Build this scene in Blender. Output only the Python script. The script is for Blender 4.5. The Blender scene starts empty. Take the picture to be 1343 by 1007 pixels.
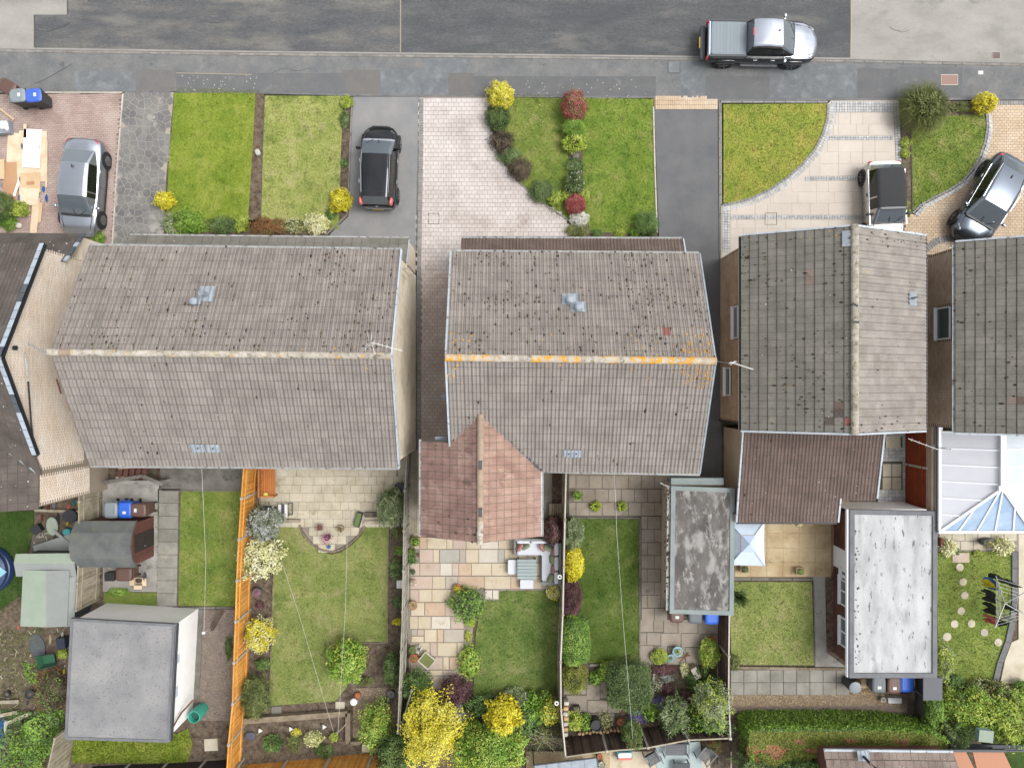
import bpy,math,random
import numpy as np
from mathutils import Vector,Matrix,noise
R=random.Random(11)
D=bpy.data
C=bpy.context.scene.collection
scn=bpy.context.scene
# ---------------------------------------------------------------- camera, light
H=33.0      # drone height above the ground, metres
F=924.0     # focal length in photo pixels (28 px per metre on the ground)
cam=D.cameras.new('camera');co=D.objects.new('camera',cam);C.objects.link(co)
co.location=(0,0,H);cam.sensor_width=36;cam.lens=36*F/1343;cam.clip_end=400;cam.clip_start=1
scn.camera=co
SUN_EL,SUN_AZ=60,88          # degrees; azimuth clockwise from +Y
w=D.worlds.new("World");scn.world=w;w.use_nodes=True
nt=w.node_tree;nt.nodes.clear()
sky=nt.nodes.new('ShaderNodeTexSky');sky.sky_type='NISHITA';sky.sun_disc=False
sky.sun_elevation=math.radians(SUN_EL);sky.sun_rotation=math.radians(SUN_AZ)
sky.air_density=1.0;sky.dust_density=4.0;sky.ozone_density=1.0
hs=nt.nodes.new('ShaderNodeHueSaturation');hs.inputs['Saturation'].default_value=0.10
tc=nt.nodes.new('ShaderNodeTexCoord');cn=nt.nodes.new('ShaderNodeTexNoise');cn.inputs['Scale'].default_value=2.2
cn.inputs['Detail'].default_value=6
cr=nt.nodes.new('ShaderNodeMapRange');cr.inputs[1].default_value=.35;cr.inputs[2].default_value=.65
cr.inputs[3].default_value=.75;cr.inputs[4].default_value=1.35
vm=nt.nodes.new('ShaderNodeVectorMath');vm.operation='SCALE'
bg=nt.nodes.new('ShaderNodeBackground');bg.inputs[1].default_value=0.15
wo=nt.nodes.new('ShaderNodeOutputWorld')
L_=nt.links.new
L_(tc.outputs['Generated'],cn.inputs['Vector']);L_(cn.outputs['Fac'],cr.inputs[0])
L_(sky.outputs[0],hs.inputs['Color']);L_(hs.outputs[0],vm.inputs[0]);L_(cr.outputs[0],vm.inputs['Scale'])
L_(vm.outputs[0],bg.inputs[0]);L_(bg.outputs[0],wo.inputs[0])
sl=D.lights.new('sun','SUN');sl.energy=1.05;sl.angle=math.radians(28);sl.color=(1,.96,.9)
so=D.objects.new('sun',sl);C.objects.link(so)
e_,a_=math.radians(SUN_EL),math.radians(SUN_AZ)
sd=Vector((math.sin(a_)*math.cos(e_),math.cos(a_)*math.cos(e_),math.sin(e_)))
so.rotation_euler=sd.to_track_quat('Z','Y').to_euler();so.location=sd*60
vs=scn.view_settings;vs.view_transform='Standard';vs.look='None';vs.gamma=1;vs.use_curve_mapping=False
vs.exposure=0.97
# ---------------------------------------------------------------- helpers
def W(px,py,z=0.0):
    s=(H-z)/F
    return Vector(((px-671.5)*s,-(py-503.5)*s,z))
def WL(pts,z=0.0):return[W(p[0],p[1],z)for p in pts]
WM={}
class MB:
    def __init__(s):s.v=[];s.f=[];s.r=[];s.m=[]
    def add(s,vs,fs,r=None,mi=0):
        b=len(s.v);s.v.extend([tuple(v)for v in vs]);r=R.random()if r is None else r
        for f in fs:s.f.append(tuple(b+i for i in f));s.r.append(r);s.m.append(mi)
        return s
    def prism(s,pts,z0,z1,r=None,mi=0,bottom=False):
        n=len(pts);pts=[(p[0],p[1])for p in pts]
        ar=sum(pts[i][0]*pts[(i+1)%n][1]-pts[(i+1)%n][0]*pts[i][1]for i in range(n))
        if ar<0:pts=pts[::-1]
        vs=[(x,y,z0)for x,y in pts]+[(x,y,z1)for x,y in pts]
        fs=[tuple(range(n,2*n))]+[(i,(i+1)%n,n+(i+1)%n,n+i)for i in range(n)]
        if bottom:fs.append(tuple(range(n))[::-1])
        return s.add(vs,fs,r,mi)
    def box(s,cx,cy,z0,sx,sy,sz,rz=0,r=None,taper=1.0,mi=0,M=None):
        c,n=math.cos(rz),math.sin(rz);vs=[]
        for z,t in((z0,1),(z0+sz,taper)):
            for a,b in((-1,-1),(1,-1),(1,1),(-1,1)):
                x,y=a*sx/2*t,b*sy/2*t;vs.append(Vector((cx+x*c-y*n,cy+x*n+y*c,z)))
        if M:vs=[M@v for v in vs]
        return s.add(vs,[(3,2,1,0),(4,5,6,7),(0,1,5,4),(1,2,6,5),(2,3,7,6),(3,0,4,7)],r,mi)
    def beam(s,a,b,wd,ht,r=None,up=(0,0,1),mi=0):
        a,b=Vector(a),Vector(b);d=(b-a); 
        if d.length<1e-6:return s
        d.normalize();u=Vector(up)
        if abs(d.dot(u))>.98:u=Vector((1,0,0))
        x=d.cross(u).normalized()*wd/2;y=x.cross(d).normalized()*ht/2
        vs=[a-x-y,a+x-y,a+x+y,a-x+y,b-x-y,b+x-y,b+x+y,b-x+y]
        return s.add(vs,[(0,3,2,1),(4,5,6,7),(0,1,5,4),(1,2,6,5),(2,3,7,6),(3,0,4,7)][::1],r,mi)
    def tube(s,pts,r0,n=6,r1=None,r=None,mi=0,cap=True):
        pts=[Vector(p)for p in pts];k=len(pts);r1=r0 if r1 is None else r1;vs=[]
        for i,p in enumerate(pts):
            d=(pts[min(i+1,k-1)]-pts[max(i-1,0)]).normalized()
            u=Vector((0,0,1))if abs(d.z)<.9 else Vector((1,0,0))
            x=d.cross(u).normalized();y=x.cross(d);rr=r0+(r1-r0)*i/max(k-1,1)
            for j in range(n):
                a=2*math.pi*j/n;vs.append(p+x*rr*math.cos(a)+y*rr*math.sin(a))
        fs=[(i*n+j,i*n+(j+1)%n,(i+1)*n+(j+1)%n,(i+1)*n+j)for i in range(k-1)for j in range(n)]
        if cap:fs+=[tuple(range(n))[::-1],tuple(range((k-1)*n,k*n))]
        return s.add(vs,fs,r,mi)
    def lathe(s,c,prof,n=18,r=None,mi=0,M=None,sx=1,sy=1):
        vs=[];c=Vector(c);k=len(prof)
        for pr,pz in prof:
            for j in range(n):
                a=2*math.pi*j/n;v=Vector((pr*math.cos(a)*sx,pr*math.sin(a)*sy,pz))
                vs.append(c+(M@v if M else v))
        fs=[(i*n+j,i*n+(j+1)%n,(i+1)*n+(j+1)%n,(i+1)*n+j)for i in range(k-1)for j in range(n)]
        if prof[0][0]>1e-4:fs.append(tuple(range(n))[::-1])
        if prof[-1][0]>1e-4:fs.append(tuple(range((k-1)*n,k*n)))
        return s.add(vs,fs,r,mi)
    def sq(s,c,size,e=.35,rz=0,r=None,M=None,nu=16,nv=9,mi=0):
        """rounded cushion-like box (superellipsoid)"""
        vs=[];c=Vector(c)
        def g(a,p):return math.copysign(abs(a)**p,a)
        for i in range(nv):
            la=-math.pi/2+math.pi*i/(nv-1)
            for j in range(nu):
                lo=2*math.pi*j/nu
                v=Vector((g(math.cos(la),e)*g(math.cos(lo),e)*size[0]/2,g(math.cos(la),e)*g(math.sin(lo),e)*size[1]/2,g(math.sin(la),e)*size[2]/2))
                if M:v=M@v
                cz,sz=math.cos(rz),math.sin(rz)
                vs.append(c+Vector((v.x*cz-v.y*sz,v.x*sz+v.y*cz,v.z)))
        fs=[(i*nu+j,i*nu+(j+1)%nu,(i+1)*nu+(j+1)%nu,(i+1)*nu+j)for i in range(nv-1)for j in range(nu)]
        return s.add(vs,fs,r,mi)
    def patch(s,a,b,c,d,bulge=0.0,nu=6,nv=4,u0=0,u1=1,v0=0,v1=1,off=0.0,r=None,mi=0):
        """bilinear patch a-b (bottom) d-c (top) bulged along its normal"""
        a,b,c,d=map(Vector,(a,b,c,d));n=(b-a+c-d).cross(d-a+c-b).normalized();vs=[]
        for j in range(nv+1):
            for i in range(nu+1):
                u=u0+(u1-u0)*i/nu;v=v0+(v1-v0)*j/nv
                p=(a*(1-u)+b*u)*(1-v)+(d*(1-u)+c*u)*v
                vs.append(p+n*(off+bulge*4*(u*(1-u)+.0)*(1 if True else 0)*(.5+2*v*(1-v))))
        fs=[(j*(nu+1)+i,j*(nu+1)+i+1,(j+1)*(nu+1)+i+1,(j+1)*(nu+1)+i)for j in range(nv)for i in range(nu)]
        return s.add(vs,fs,r,mi)
def mesh_of(name,mb,mats,inv=None,smooth=False):
    me=D.meshes.new(name);vs=mb.v
    if inv is not None:vs=[tuple(inv@Vector(v))for v in vs]
    me.from_pydata(vs,[],mb.f)
    a=me.attributes.new('rnd','FLOAT','FACE');a.data.foreach_set('value',mb.r)
    for m in(mats if isinstance(mats,(list,tuple))else[mats]):me.materials.append(m)
    if any(mb.m):me.polygons.foreach_set('material_index',mb.m)
    if smooth:
        me.polygons.foreach_set('use_smooth',[True]*len(mb.f))
        if smooth!=2: 
            try:me.set_sharp_from_angle(angle=math.radians(40))
            except Exception:pass
    me.update();return me
def mk(name,mb,mats,parent=None,local=False,smooth=False,label=None,kind=None):
    """one mesh object; vertices are given in world space unless local"""
    inv=None
    if parent is not None and not local:inv=WM[parent.name].inverted()
    o=D.objects.new(name,mesh_of(name,mb,mats,inv,smooth));C.objects.link(o)
    if parent is not None:o.parent=parent;WM[o.name]=WM[parent.name]
    else:WM[o.name]=Matrix.Identity(4)
    if label:o['label']=label
    if kind:o['kind']=kind
    return o
def thing(name,label,cat,loc=(0,0,0),rz=0,group=None):
    o=D.objects.new(name,None);C.objects.link(o);o.location=loc;o.rotation_euler=(0,0,rz)
    o.empty_display_size=.2
    o['label']=label;o['category']=cat
    if group:o['group']=group
    WM[o.name]=Matrix.Translation(Vector(loc))@Matrix.Rotation(rz,4,'Z');return o
def tag(o,label,cat,group=None):
    o['label']=label;o['category']=cat
    if group:o['group']=group
    return o
def recentre(o):
    """top-level single mesh: put its origin at the middle of its base"""
    me=o.data;n=len(me.vertices);a=np.empty(n*3);me.vertices.foreach_get('co',a);a=a.reshape(-1,3)
    c=(a.min(0)+a.max(0))/2;c[2]=a[:,2].min();a-=c;me.vertices.foreach_set('co',a.ravel());o.location=c;me.update()
    return o
def single(name,mb,mat,label,cat,group=None,smooth=False):
    return recentre(tag(mk(name,mb,mat,smooth=smooth),label,cat,group))
def struct(name,mb,mat,parent=None,smooth=False):
    o=mk(name,mb,mat,parent,smooth=smooth)
    if parent is None:o['kind']='structure'
    return o
def inst(name,me,M,parent,label=None):
    o=D.objects.new(name,me);C.objects.link(o);o.parent=parent
    o.matrix_local=WM[parent.name].inverted()@M;WM[o.name]=M
    if label:o['label']=label
    return o
def copy_tree(o,parent=None):
    c=o.copy();C.objects.link(c);c.parent=parent
    for ch in list(o.children):copy_tree(ch,c)
    return c
def inpoly(x,y,P):
    c=False;n=len(P);j=n-1
    for i in range(n):
        if(P[i][1]>y)!=(P[j][1]>y)and x<(P[j][0]-P[i][0])*(y-P[i][1])/(P[j][1]-P[i][1])+P[i][0]:c=not c
        j=i
    return c
def lin(c):c/=255;return c/12.92 if c<=.04045 else((c+.055)/1.055)**2.4
K=0.60
def S(r,g,b,k=K):return(lin(r)*k,lin(g)*k,lin(b)*k,1)
# ---------------------------------------------------------------- materials
MATS={}
def mat(name,cols,scale=3.0,vary=.15,rough=.85,bump=.3,bscale=60,spots=None,spots2=None,metal=0,coat=0,byrnd=False,stretch=None,trans=0,spec=.4,detail=5,fine=.0):
    """cols: 1..4 colours along a noise ramp (or along the per-piece random value when byrnd);
    spots: (colour, scale, threshold, softness) irregular stains"""
    m=D.materials.new(name);m.use_nodes=True;n=m.node_tree;n.nodes.clear();N=n.nodes.new;Lk=n.links.new
    out=N('ShaderNodeOutputMaterial');b=N('ShaderNodeBsdfPrincipled');Lk(b.outputs[0],out.inputs[0])
    geo=N('ShaderNodeNewGeometry');pos=geo.outputs['Position']
    if stretch:
        mp=N('ShaderNodeMapping');mp.inputs['Scale'].default_value=stretch;Lk(pos,mp.inputs[0]);pos=mp.outputs[0]
    at=N('ShaderNodeAttribute');at.attribute_name='rnd';oi=N('ShaderNodeObjectInfo')
    ad=N('ShaderNodeMath');ad.operation='ADD';Lk(at.outputs['Fac'],ad.inputs[0]);Lk(oi.outputs['Random'],ad.inputs[1])
    fr=N('ShaderNodeMath');fr.operation='FRACT';Lk(ad.outputs[0],fr.inputs[0]);rnd=fr.outputs[0]
    nz=N('ShaderNodeTexNoise');nz.inputs['Scale'].default_value=scale;nz.inputs['Detail'].default_value=detail;nz.inputs['Roughness'].default_value=.5+.02*detail;Lk(pos,nz.inputs['Vector'])
    ramp=N('ShaderNodeValToRGB');e=ramp.color_ramp.elements
    k=len(cols)
    if k==1:cols=[cols[0],cols[0]];k=2
    lo,hi=(.0,1.)if byrnd else(.32,.68)
    e[0].position=lo;e[0].color=cols[0];e[1].position=hi;e[1].color=cols[-1]
    for i in range(1,k-1):q=e.new(lo+(hi-lo)*i/(k-1));q.color=cols[i]
    if byrnd:Lk(at.outputs['Fac']if byrnd==2 else rnd,ramp.inputs[0])
    else:Lk(nz.outputs['Fac'],ramp.inputs[0])
    col=ramp.outputs[0]
    def mul(c,fac_out,lo_,hi_,f0=0,f1=1):
        mr=N('ShaderNodeMapRange');mr.inputs[1].default_value=f0;mr.inputs[2].default_value=f1
        mr.inputs[3].default_value=lo_;mr.inputs[4].default_value=hi_;Lk(fac_out,mr.inputs[0])
        v=N('ShaderNodeVectorMath');v.operation='SCALE';Lk(c,v.inputs[0]);Lk(mr.outputs[0],v.inputs['Scale']);return v.outputs[0]
    if vary:col=mul(col,rnd,1-vary,1+vary)
    if byrnd:col=mul(col,nz.outputs['Fac'],1-vary,1+vary,.3,.7)
    if fine:
        n3=N('ShaderNodeTexNoise');n3.inputs['Scale'].default_value=28;n3.inputs['Detail'].default_value=3;Lk(pos,n3.inputs['Vector'])
        col=mul(col,n3.outputs['Fac'],1-fine,1+fine,.35,.65)
    for sp in(spots,spots2):
        if not sp:continue
        n2=N('ShaderNodeTexNoise');n2.inputs['Scale'].default_value=sp[1];n2.inputs['Detail'].default_value=6;n2.inputs['Roughness'].default_value=.62
        of=N('ShaderNodeVectorMath');of.inputs[1].default_value=(7.3,3.1,1.7)if sp is spots else(1.3,9.1,4.7);Lk(pos,of.inputs[0]);Lk(of.outputs[0],n2.inputs['Vector'])
        mr=N('ShaderNodeMapRange');mr.inputs[1].default_value=sp[2];mr.inputs[2].default_value=sp[2]+sp[3];Lk(n2.outputs['Fac'],mr.inputs[0])
        mx=N('ShaderNodeMix');mx.data_type='RGBA';Lk(mr.outputs[0],mx.inputs[0]);Lk(col,mx.inputs[6]);mx.inputs[7].default_value=sp[0];col=mx.outputs[2]
    Lk(col,b.inputs['Base Color']);b.inputs['Roughness'].default_value=rough;b.inputs['Metallic'].default_value=metal
    b.inputs['Specular IOR Level'].default_value=spec;b.inputs['Coat Weight'].default_value=coat;b.inputs['Coat Roughness'].default_value=.06
    if trans:b.inputs['Transmission Weight'].default_value=trans
    if bump:
        bn=N('ShaderNodeTexNoise');bn.inputs['Scale'].default_value=bscale;bn.inputs['Detail'].default_value=3;Lk(geo.outputs['Position'],bn.inputs['Vector'])
        bp=N('ShaderNodeBump');bp.inputs['Strength'].default_value=bump;bp.inputs['Distance'].default_value=.012
        Lk(bn.outputs['Fac'],bp.inputs['Height']);Lk(bp.outputs[0],b.inputs['Normal'])
    MATS[name]=m;return m
def flat(name,c,rough=.5,metal=0,coat=0,vary=.06,bump=0,spec=.5):return mat(name,[c],rough=rough,metal=metal,coat=coat,vary=vary,bump=bump,spec=spec)
M=MATS
mat('soil',[S(70,58,48),S(104,90,76),S(122,108,94)],5,.1,.95,.8,25,fine=.3,spots=(S(135,125,105),9,.6,.06))
mat('ground_soil',[S(84,74,60),S(100,104,70),S(110,98,82)],.8,.1,.95,.8,25,fine=.3)
mat('asphalt_dark',[S(80,82,85),S(92,94,96),S(106,106,107)],1.4,0,.85,1.0,120,fine=.2,detail=10,stretch=(.3,1,1),spots=(S(142,139,132),.7,.56,.22),spots2=(S(78,80,84),.9,.55,.2))
mat('asphalt_mid',[S(82,84,88),S(98,99,101),S(120,118,114)],1.1,0,.85,1.0,120,fine=.2,detail=10,stretch=(.3,1,1),spots=(S(152,148,138),.8,.52,.3),spots2=(S(80,83,88),.9,.54,.25))
mat('asphalt_light',[S(146,143,137),S(163,160,154),S(172,169,163)],.9,0,.85,.5,90,fine=.05,stretch=(.5,1,1),spots=(S(128,126,122),1.2,.6,.15),spots2=(S(182,178,170),.8,.6,.2))
mat('pavement_grey',[S(108,110,112),S(120,121,122),S(132,131,129)],1.3,.05,.9,.8,120,fine=.12,detail=9,spots=(S(150,149,146),1.6,.55,.3),spots2=(S(96,97,98),1.6,.63,.1))
mat('pavement_patch_blue',[S(108,113,118),S(124,128,131)],1.8,.05,.9,.5,80,fine=.06,spots=(S(150,153,154),2.2,.5,.3))
mat('pavement_patch_brown',[S(112,110,109),S(121,119,117)],2,.05,.9,.5,80,fine=.05)
mat('pavement_patch_dark',[S(104,106,108),S(114,114,115)],2,.05,.9,.5,80,fine=.06,spots=(S(148,148,145),2.4,.6,.25))
mat('drive_grey',[S(136,137,139),S(146,146,146),S(154,152,150)],1.0,0,.9,.4,90,fine=.05,spots=(S(170,160,140),1.5,.66,.1),spots2=(S(120,120,120),1.2,.64,.1))
mat('drive_black',[S(102,103,106),S(111,112,114),S(118,118,120)],.8,0,.9,.5,110,fine=.06)
mat('concrete',[S(140,136,130),S(160,157,150),S(175,172,165)],1.2,.08,.9,.4,50,fine=.05,spots=(S(104,101,92),1.6,.58,.15))
mat('concrete_dark',[S(100,97,90),S(118,115,108),S(134,130,122)],1.5,.08,.9,.4,50,fine=.06,spots=(S(76,74,68),2,.58,.15))
mat('edging_pale',[S(190,184,172),S(208,202,190)],4,.1,.9,.3,50)
mat('kerb',[S(124,121,115),S(142,138,131),S(160,155,146)],3,.12,.9,.4,50,spots=(S(120,116,90),2.5,.62,.08))
mat('block_pink',[S(166,144,135),S(184,162,153),S(196,178,169)],.7,.09,.9,.3,50,spots=(S(198,180,170),.5,.56,.15))
mat('block_pale',[S(192,182,176),S(212,203,198),S(222,214,210)],.6,.06,.9,.3,50,spots=(S(172,160,154),.7,.6,.15))
mat('block_alley',[S(204,186,176),S(220,204,194),S(230,216,208)],.8,.08,.9,.3,50)
mat('block_sand',[S(198,174,146),S(212,190,164),S(222,205,183)],.7,.07,.9,.3,50)
mat('joint_pink',[S(126,108,100),S(142,124,116)],2,0,.95)
mat('joint_pale',[S(150,140,133),S(166,157,150)],2,0,.95)
mat('joint_sand',[S(158,132,104)],2,0,.95)
mat('joint_dark',[S(88,86,78),S(106,102,92)],2,0,.95)
mat('sett_grey',[S(178,180,182),S(196,196,196),S(208,206,202)],3,.14,.85,.4,40)
mat('edge_brick_grey',[S(140,140,140),S(158,156,152)],3,.12,.85,.4,40)
mat('crazy_stone',[S(112,112,113),S(128,127,125),S(140,138,134)],1.2,.12,.9,.4,40,spots=(S(172,168,162),1.3,.6,.1),fine=.07)
mat('crazy_joint',[S(158,150,138),S(178,170,160)],3,0,.95)
mat('slab_beige',[S(206,196,184),S(216,206,195)],1,.035,.9,.2,50,fine=.03)
mat('slab_cream',[S(188,178,154),S(204,195,173),S(214,206,188)],1.5,.06,.9,.3,50,fine=.04,spots=(S(152,140,102),1.2,.6,.14))
mat('slab_grey',[S(138,128,114),S(154,144,130),S(164,154,142)],1.3,.06,.9,.3,50,fine=.05,spots=(S(120,112,96),1.4,.6,.12))
mat('tile_grime',[S(84,77,69),S(106,98,89)],8,0,.95)  # dark colour standing in for shade at tile edges, plus grime in joints
mat('slab_old',[S(130,128,118),S(148,145,136),S(160,156,148)],1.5,.12,.9,.3,50,fine=.06,spots=(S(170,166,150),2,.6,.1))
mat('slab_sand',[S(170,148,112),S(192,172,136),S(206,190,158)],1.1,.04,.9,.3,50,fine=.04,spots=(S(146,128,98),1.4,.58,.14))
for nm,a,b2 in(('pink',(190,166,150),(206,184,170)),('buff',(204,188,156),(218,204,178)),('grey',(168,160,150),(186,178,168)),('blue',(166,170,162),(182,184,176)),('rust',(192,158,128),(210,180,152)),('pale',(216,210,198),(228,222,212))):
    a,b2=[tuple(.62*v+.38*g for v,g in zip(c,(200,188,170)))for c in(a,b2)];mat('sandstone_'+nm,[S(*a),S(*b2)],2.2,.05,.9,.3,40,fine=.05,spots=(S(a[0]*.85,a[1]*.82,a[2]*.76),1.6,.58,.16))
mat('mortar',[S(140,131,119),S(156,147,135)],3,0,.95)
mat('gravel_pink',[S(118,106,98),S(158,144,134),S(184,172,160)],3,.25,.9,.3,byrnd=True)
mat('gravel_gold',[S(140,112,72),S(196,170,124),S(222,204,168)],3,.2,.9,.3,byrnd=True)
mat('gravel_bed',[S(116,102,92),S(140,126,115)],5,0,.95)
def tilemat(name,cols,spots,spots2=None):return mat(name,cols,1.3,.07,.9,.5,45,fine=.1,spots=spots,spots2=spots2)
tilemat('tile_grey',[S(133,126,120),S(147,139,133),S(158,150,143)],(S(140,132,124),1.5,.56,.15),(S(112,106,88),8,.64,.05))
tilemat('tile_grey2',[S(136,129,123),S(148,141,135),S(158,151,145)],(S(136,130,125),1.2,.58,.15),(S(116,110,96),8,.68,.05))
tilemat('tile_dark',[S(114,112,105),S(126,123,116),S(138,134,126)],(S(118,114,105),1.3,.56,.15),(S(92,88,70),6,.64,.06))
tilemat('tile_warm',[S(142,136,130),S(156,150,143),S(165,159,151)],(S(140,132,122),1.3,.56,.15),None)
tilemat('tile_rust',[S(134,106,98),S(150,120,111),S(164,136,126)],(S(178,152,138),1.6,.54,.15),(S(112,90,86),1.2,.58,.1))
tilemat('tile_rust2',[S(158,126,112),S(174,142,127),S(184,156,142)],(S(194,168,150),1.6,.56,.15),(S(140,112,102),1.4,.6,.1))
tilemat('tile_brown',[S(100,84,78),S(112,95,88),S(120,104,97)],(S(92,78,72),1.5,.56,.15),None)
tilemat('tile_brown2',[S(124,110,102),S(140,125,116),S(152,138,129)],(S(112,94,88),1.2,.56,.15),None)
tilemat('tile_slate',[S(80,74,70),S(94,86,81),S(106,97,91)],(S(124,118,112),2,.62,.08),None)
tilemat('tile_red',[S(142,92,84),S(150,104,94)],None)
mat('ridge_mortar',[S(170,160,146),S(192,184,170),S(208,202,192)],5,.12,.9,.6,30,spots=(S(130,122,104),5,.56,.08),spots2=(S(214,168,80),3.5,.58,.08),fine=.14)
mat('ridge_orange',[S(184,174,158),S(206,196,178)],5,.1,.9,.6,30,spots=(S(230,166,50),4.5,.495,.05),spots2=(S(208,196,172),9,.58,.05),fine=.14)
mat('ridge_grey',[S(148,142,126),S(170,164,148),S(186,182,170)],5,.12,.9,.6,30,spots=(S(112,106,78),5,.56,.08),spots2=(S(198,150,66),3,.66,.06),fine=.15)
mat('ridge_rust',[S(160,140,122),S(178,158,138)],5,.1,.9,.5,30,fine=.1)
mat('ridge_slate',[S(168,182,196),S(184,194,206)],5,.1,.7,.2,30)
mat('ridge_slate_dark',[S(76,84,92),S(92,100,108)],5,.1,.7,.2,30)
mat('moss',[S(44,36,30),S(66,55,44),S(92,80,52)],6,.3,.95,.8,40,byrnd=True)
mat('lichen',[S(224,160,40),S(236,182,74),S(222,150,30)],6,.12,.95,.4,40,byrnd=True)
mat('lichen_pale',[S(198,194,182),S(220,216,206)],6,.1,.95,.4,40,byrnd=True)
mat('brick_cream',[S(232,212,190),S(242,226,208),S(246,234,220)],.9,.07,.9,.3,40,spots=(S(220,188,164),.8,.58,.25))
mat('brick_joint',[S(168,154,136)],3,0,.95)
mat('brick_tan',[S(214,200,176),S(228,216,194),S(236,226,208)],.9,.07,.9,.3,40,spots=(S(164,140,112),.8,.6,.2))
mat('brick_brown',[S(186,162,138),S(206,182,158),S(216,196,174)],.9,.14,.9,.3,40)
mat('brick_red',[S(92,58,48),S(112,72,60),S(122,84,72)],1.2,.14,.9,.3,40)
mat('joint_brown',[S(118,102,86)],3,0,.95)
mat('white_paint',[S(238,238,236,.82),S(246,246,246,.82)],2,.02,.6,.1)
mat('white_upvc',[S(236,240,246,.78)],2,.02,.35,0)
mat('render_cream',[S(196,180,156),S(208,192,168)],2,.03,.9,.3)
mat('lead',[S(150,160,170),S(178,187,196)],4,.06,.7,.3,30,metal=.2)
mat('verge_white',[S(176,186,196),S(204,212,220)],3,.08,.6,.2,spots=(S(128,128,122),4,.58,.1))
mat('gutter_white',[S(170,172,172),S(204,206,206)],4,.08,.5,.1,spots=(S(112,110,100),5,.55,.1));flat('gutter_black',S(52,54,58),.4)
mat('felt_garage',[S(132,132,134),S(148,148,149),S(162,161,160)],.7,0,.95,.7,60,fine=.06,spots=(S(104,104,106),12,.585,.08),spots2=(S(136,136,139),.7,.5,.35))
mat('felt_edge',[S(108,110,114),S(128,130,134)],2,0,.9,.4)
mat('felt_stained',[S(84,80,78),S(104,100,97),S(120,116,112)],1.2,0,.95,.4,60,fine=.06,stretch=(1.3,.6,1),spots=(S(158,156,153),1.5,.50,.12),spots2=(S(172,170,167),3.2,.56,.12))
mat('trim_greygreen',[S(126,138,138),S(144,155,153)],1.5,0,.7,.2,40,spots=(S(128,138,134),2,.6,.1))
mat('felt_white',[S(168,170,172),S(188,190,192),S(204,205,207)],.9,0,.7,.3,50,fine=.04,stretch=(1.6,.5,1),spots=(S(96,96,94),3.6,.59,.07),spots2=(S(150,151,152),1.3,.52,.22))
mat('felt_shed',[S(92,96,96),S(106,110,108),S(116,118,112)],1.5,.05,.95,.6,60,fine=.08,spots=(S(124,122,96),2,.62,.1))
mat('felt_green',[S(152,166,150),S(164,176,160)],1.5,.02,.95,.4,60,fine=.03)
mat('felt_grey',[S(144,150,148),S(154,158,156)],1.5,.03,.95,.4,60,fine=.04)
mat('wood_orange',[S(214,142,54),S(232,164,74),S(238,180,104)],1.2,.2,.7,.3,60,stretch=(1,1,6))
mat('wood_bench',[S(186,110,48),S(210,132,66)],2,.1,.6,.2)
mat('wood_weathered',[S(148,138,118),S(172,162,140),S(186,178,160)],2.5,.14,.9,.5,60,fine=.1,spots=(S(140,140,96),1.5,.6,.1))
mat('wood_grey',[S(146,142,128),S(164,160,146),S(176,172,160)],2.5,.12,.9,.5,60,fine=.1)
mat('wood_brown',[S(78,62,54),S(94,76,66),S(108,90,78)],2,.12,.85,.4,60,fine=.1)
mat('wood_dark',[S(46,38,34),S(62,52,46)],2,.12,.85,.4,60)
mat('wood_red',[S(102,62,54),S(122,78,68)],2,.12,.8,.4,60)
mat('fence_redbrown',[S(146,58,24),S(166,74,36)],2,.08,.7,.3,60)
mat('sleeper',[S(112,98,80),S(138,124,104),S(152,140,120)],2.5,.12,.9,.5,50,fine=.12)
mat('board_pale',[S(218,192,158),S(232,208,178),S(238,222,196)],2,.06,.7,.1)
mat('ply',[S(214,182,142),S(230,202,164)],2,.07,.8,.1)
mat('mdf_brown',[S(192,146,108),S(204,162,124)],1.5,.05,.8,.1)
mat('post_concrete',[S(176,170,158),S(196,190,180)],3,.06,.9,.3,40)
flat('glass_dark',S(100,114,112),.08,spec=.8,vary=0);flat('glass_car',S(104,114,122,.6),.05,coat=.6,vary=0,spec=.8)  # car glass: reflected sky put into the base colour
flat('glass_side',S(26,30,28,.6),.05,vary=0,spec=.6)
mat('poly_white',[S(226,229,238),S(236,239,246)],.8,.02,.25,0)
mat('poly_blue',[S(146,174,206),S(186,206,228)],1.2,.03,.12,0)
mat('poly_pale',[S(210,222,230),S(222,232,240)],1.0,.03,.2,0)
def paint(name,c,metal=.9,rough=.28):return mat(name,[c],rough=rough,metal=metal,coat=.7,vary=0,bump=0)
paint('paint_silver',S(176,182,192,.8));paint('paint_black',S(46,48,56,.45),.8,.14);paint('paint_pickup',S(178,184,196,.8),.95,.2)  # pickup's pale top paint is sky reflection painted over a black body
paint('paint_pickup_side',S(52,56,60,.5),.4,.25)
paint('paint_mini',S(186,182,178,.95),.85,.3);paint('paint_grey',S(100,108,120,.75),.92,.25)
paint('chrome',S(190,194,202,.8),1,.25)
flat('paint_white',S(240,240,240,.8),.3,coat=.5,vary=0)
flat('rubber',S(34,34,36),.8);flat('plastic_black',S(38,40,44),.5);flat('alloy',S(170,172,176),.3,.7)
flat('soft_top',S(56,57,60),.95,bump=.3);flat('tonneau',S(130,142,150),.5,bump=.1)
flat('lamp_red',S(210,40,56),.2,coat=.6,vary=0);flat('lamp_clear',S(150,156,164),.15,.2,coat=.6,vary=0);flat('lamp_pink',S(230,120,116),.2,vary=0)
flat('amber',S(220,130,50),.3);flat('plate_yellow',S(226,190,50),.4,vary=0);flat('plate_white',S(235,235,235),.4,vary=0)
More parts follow.
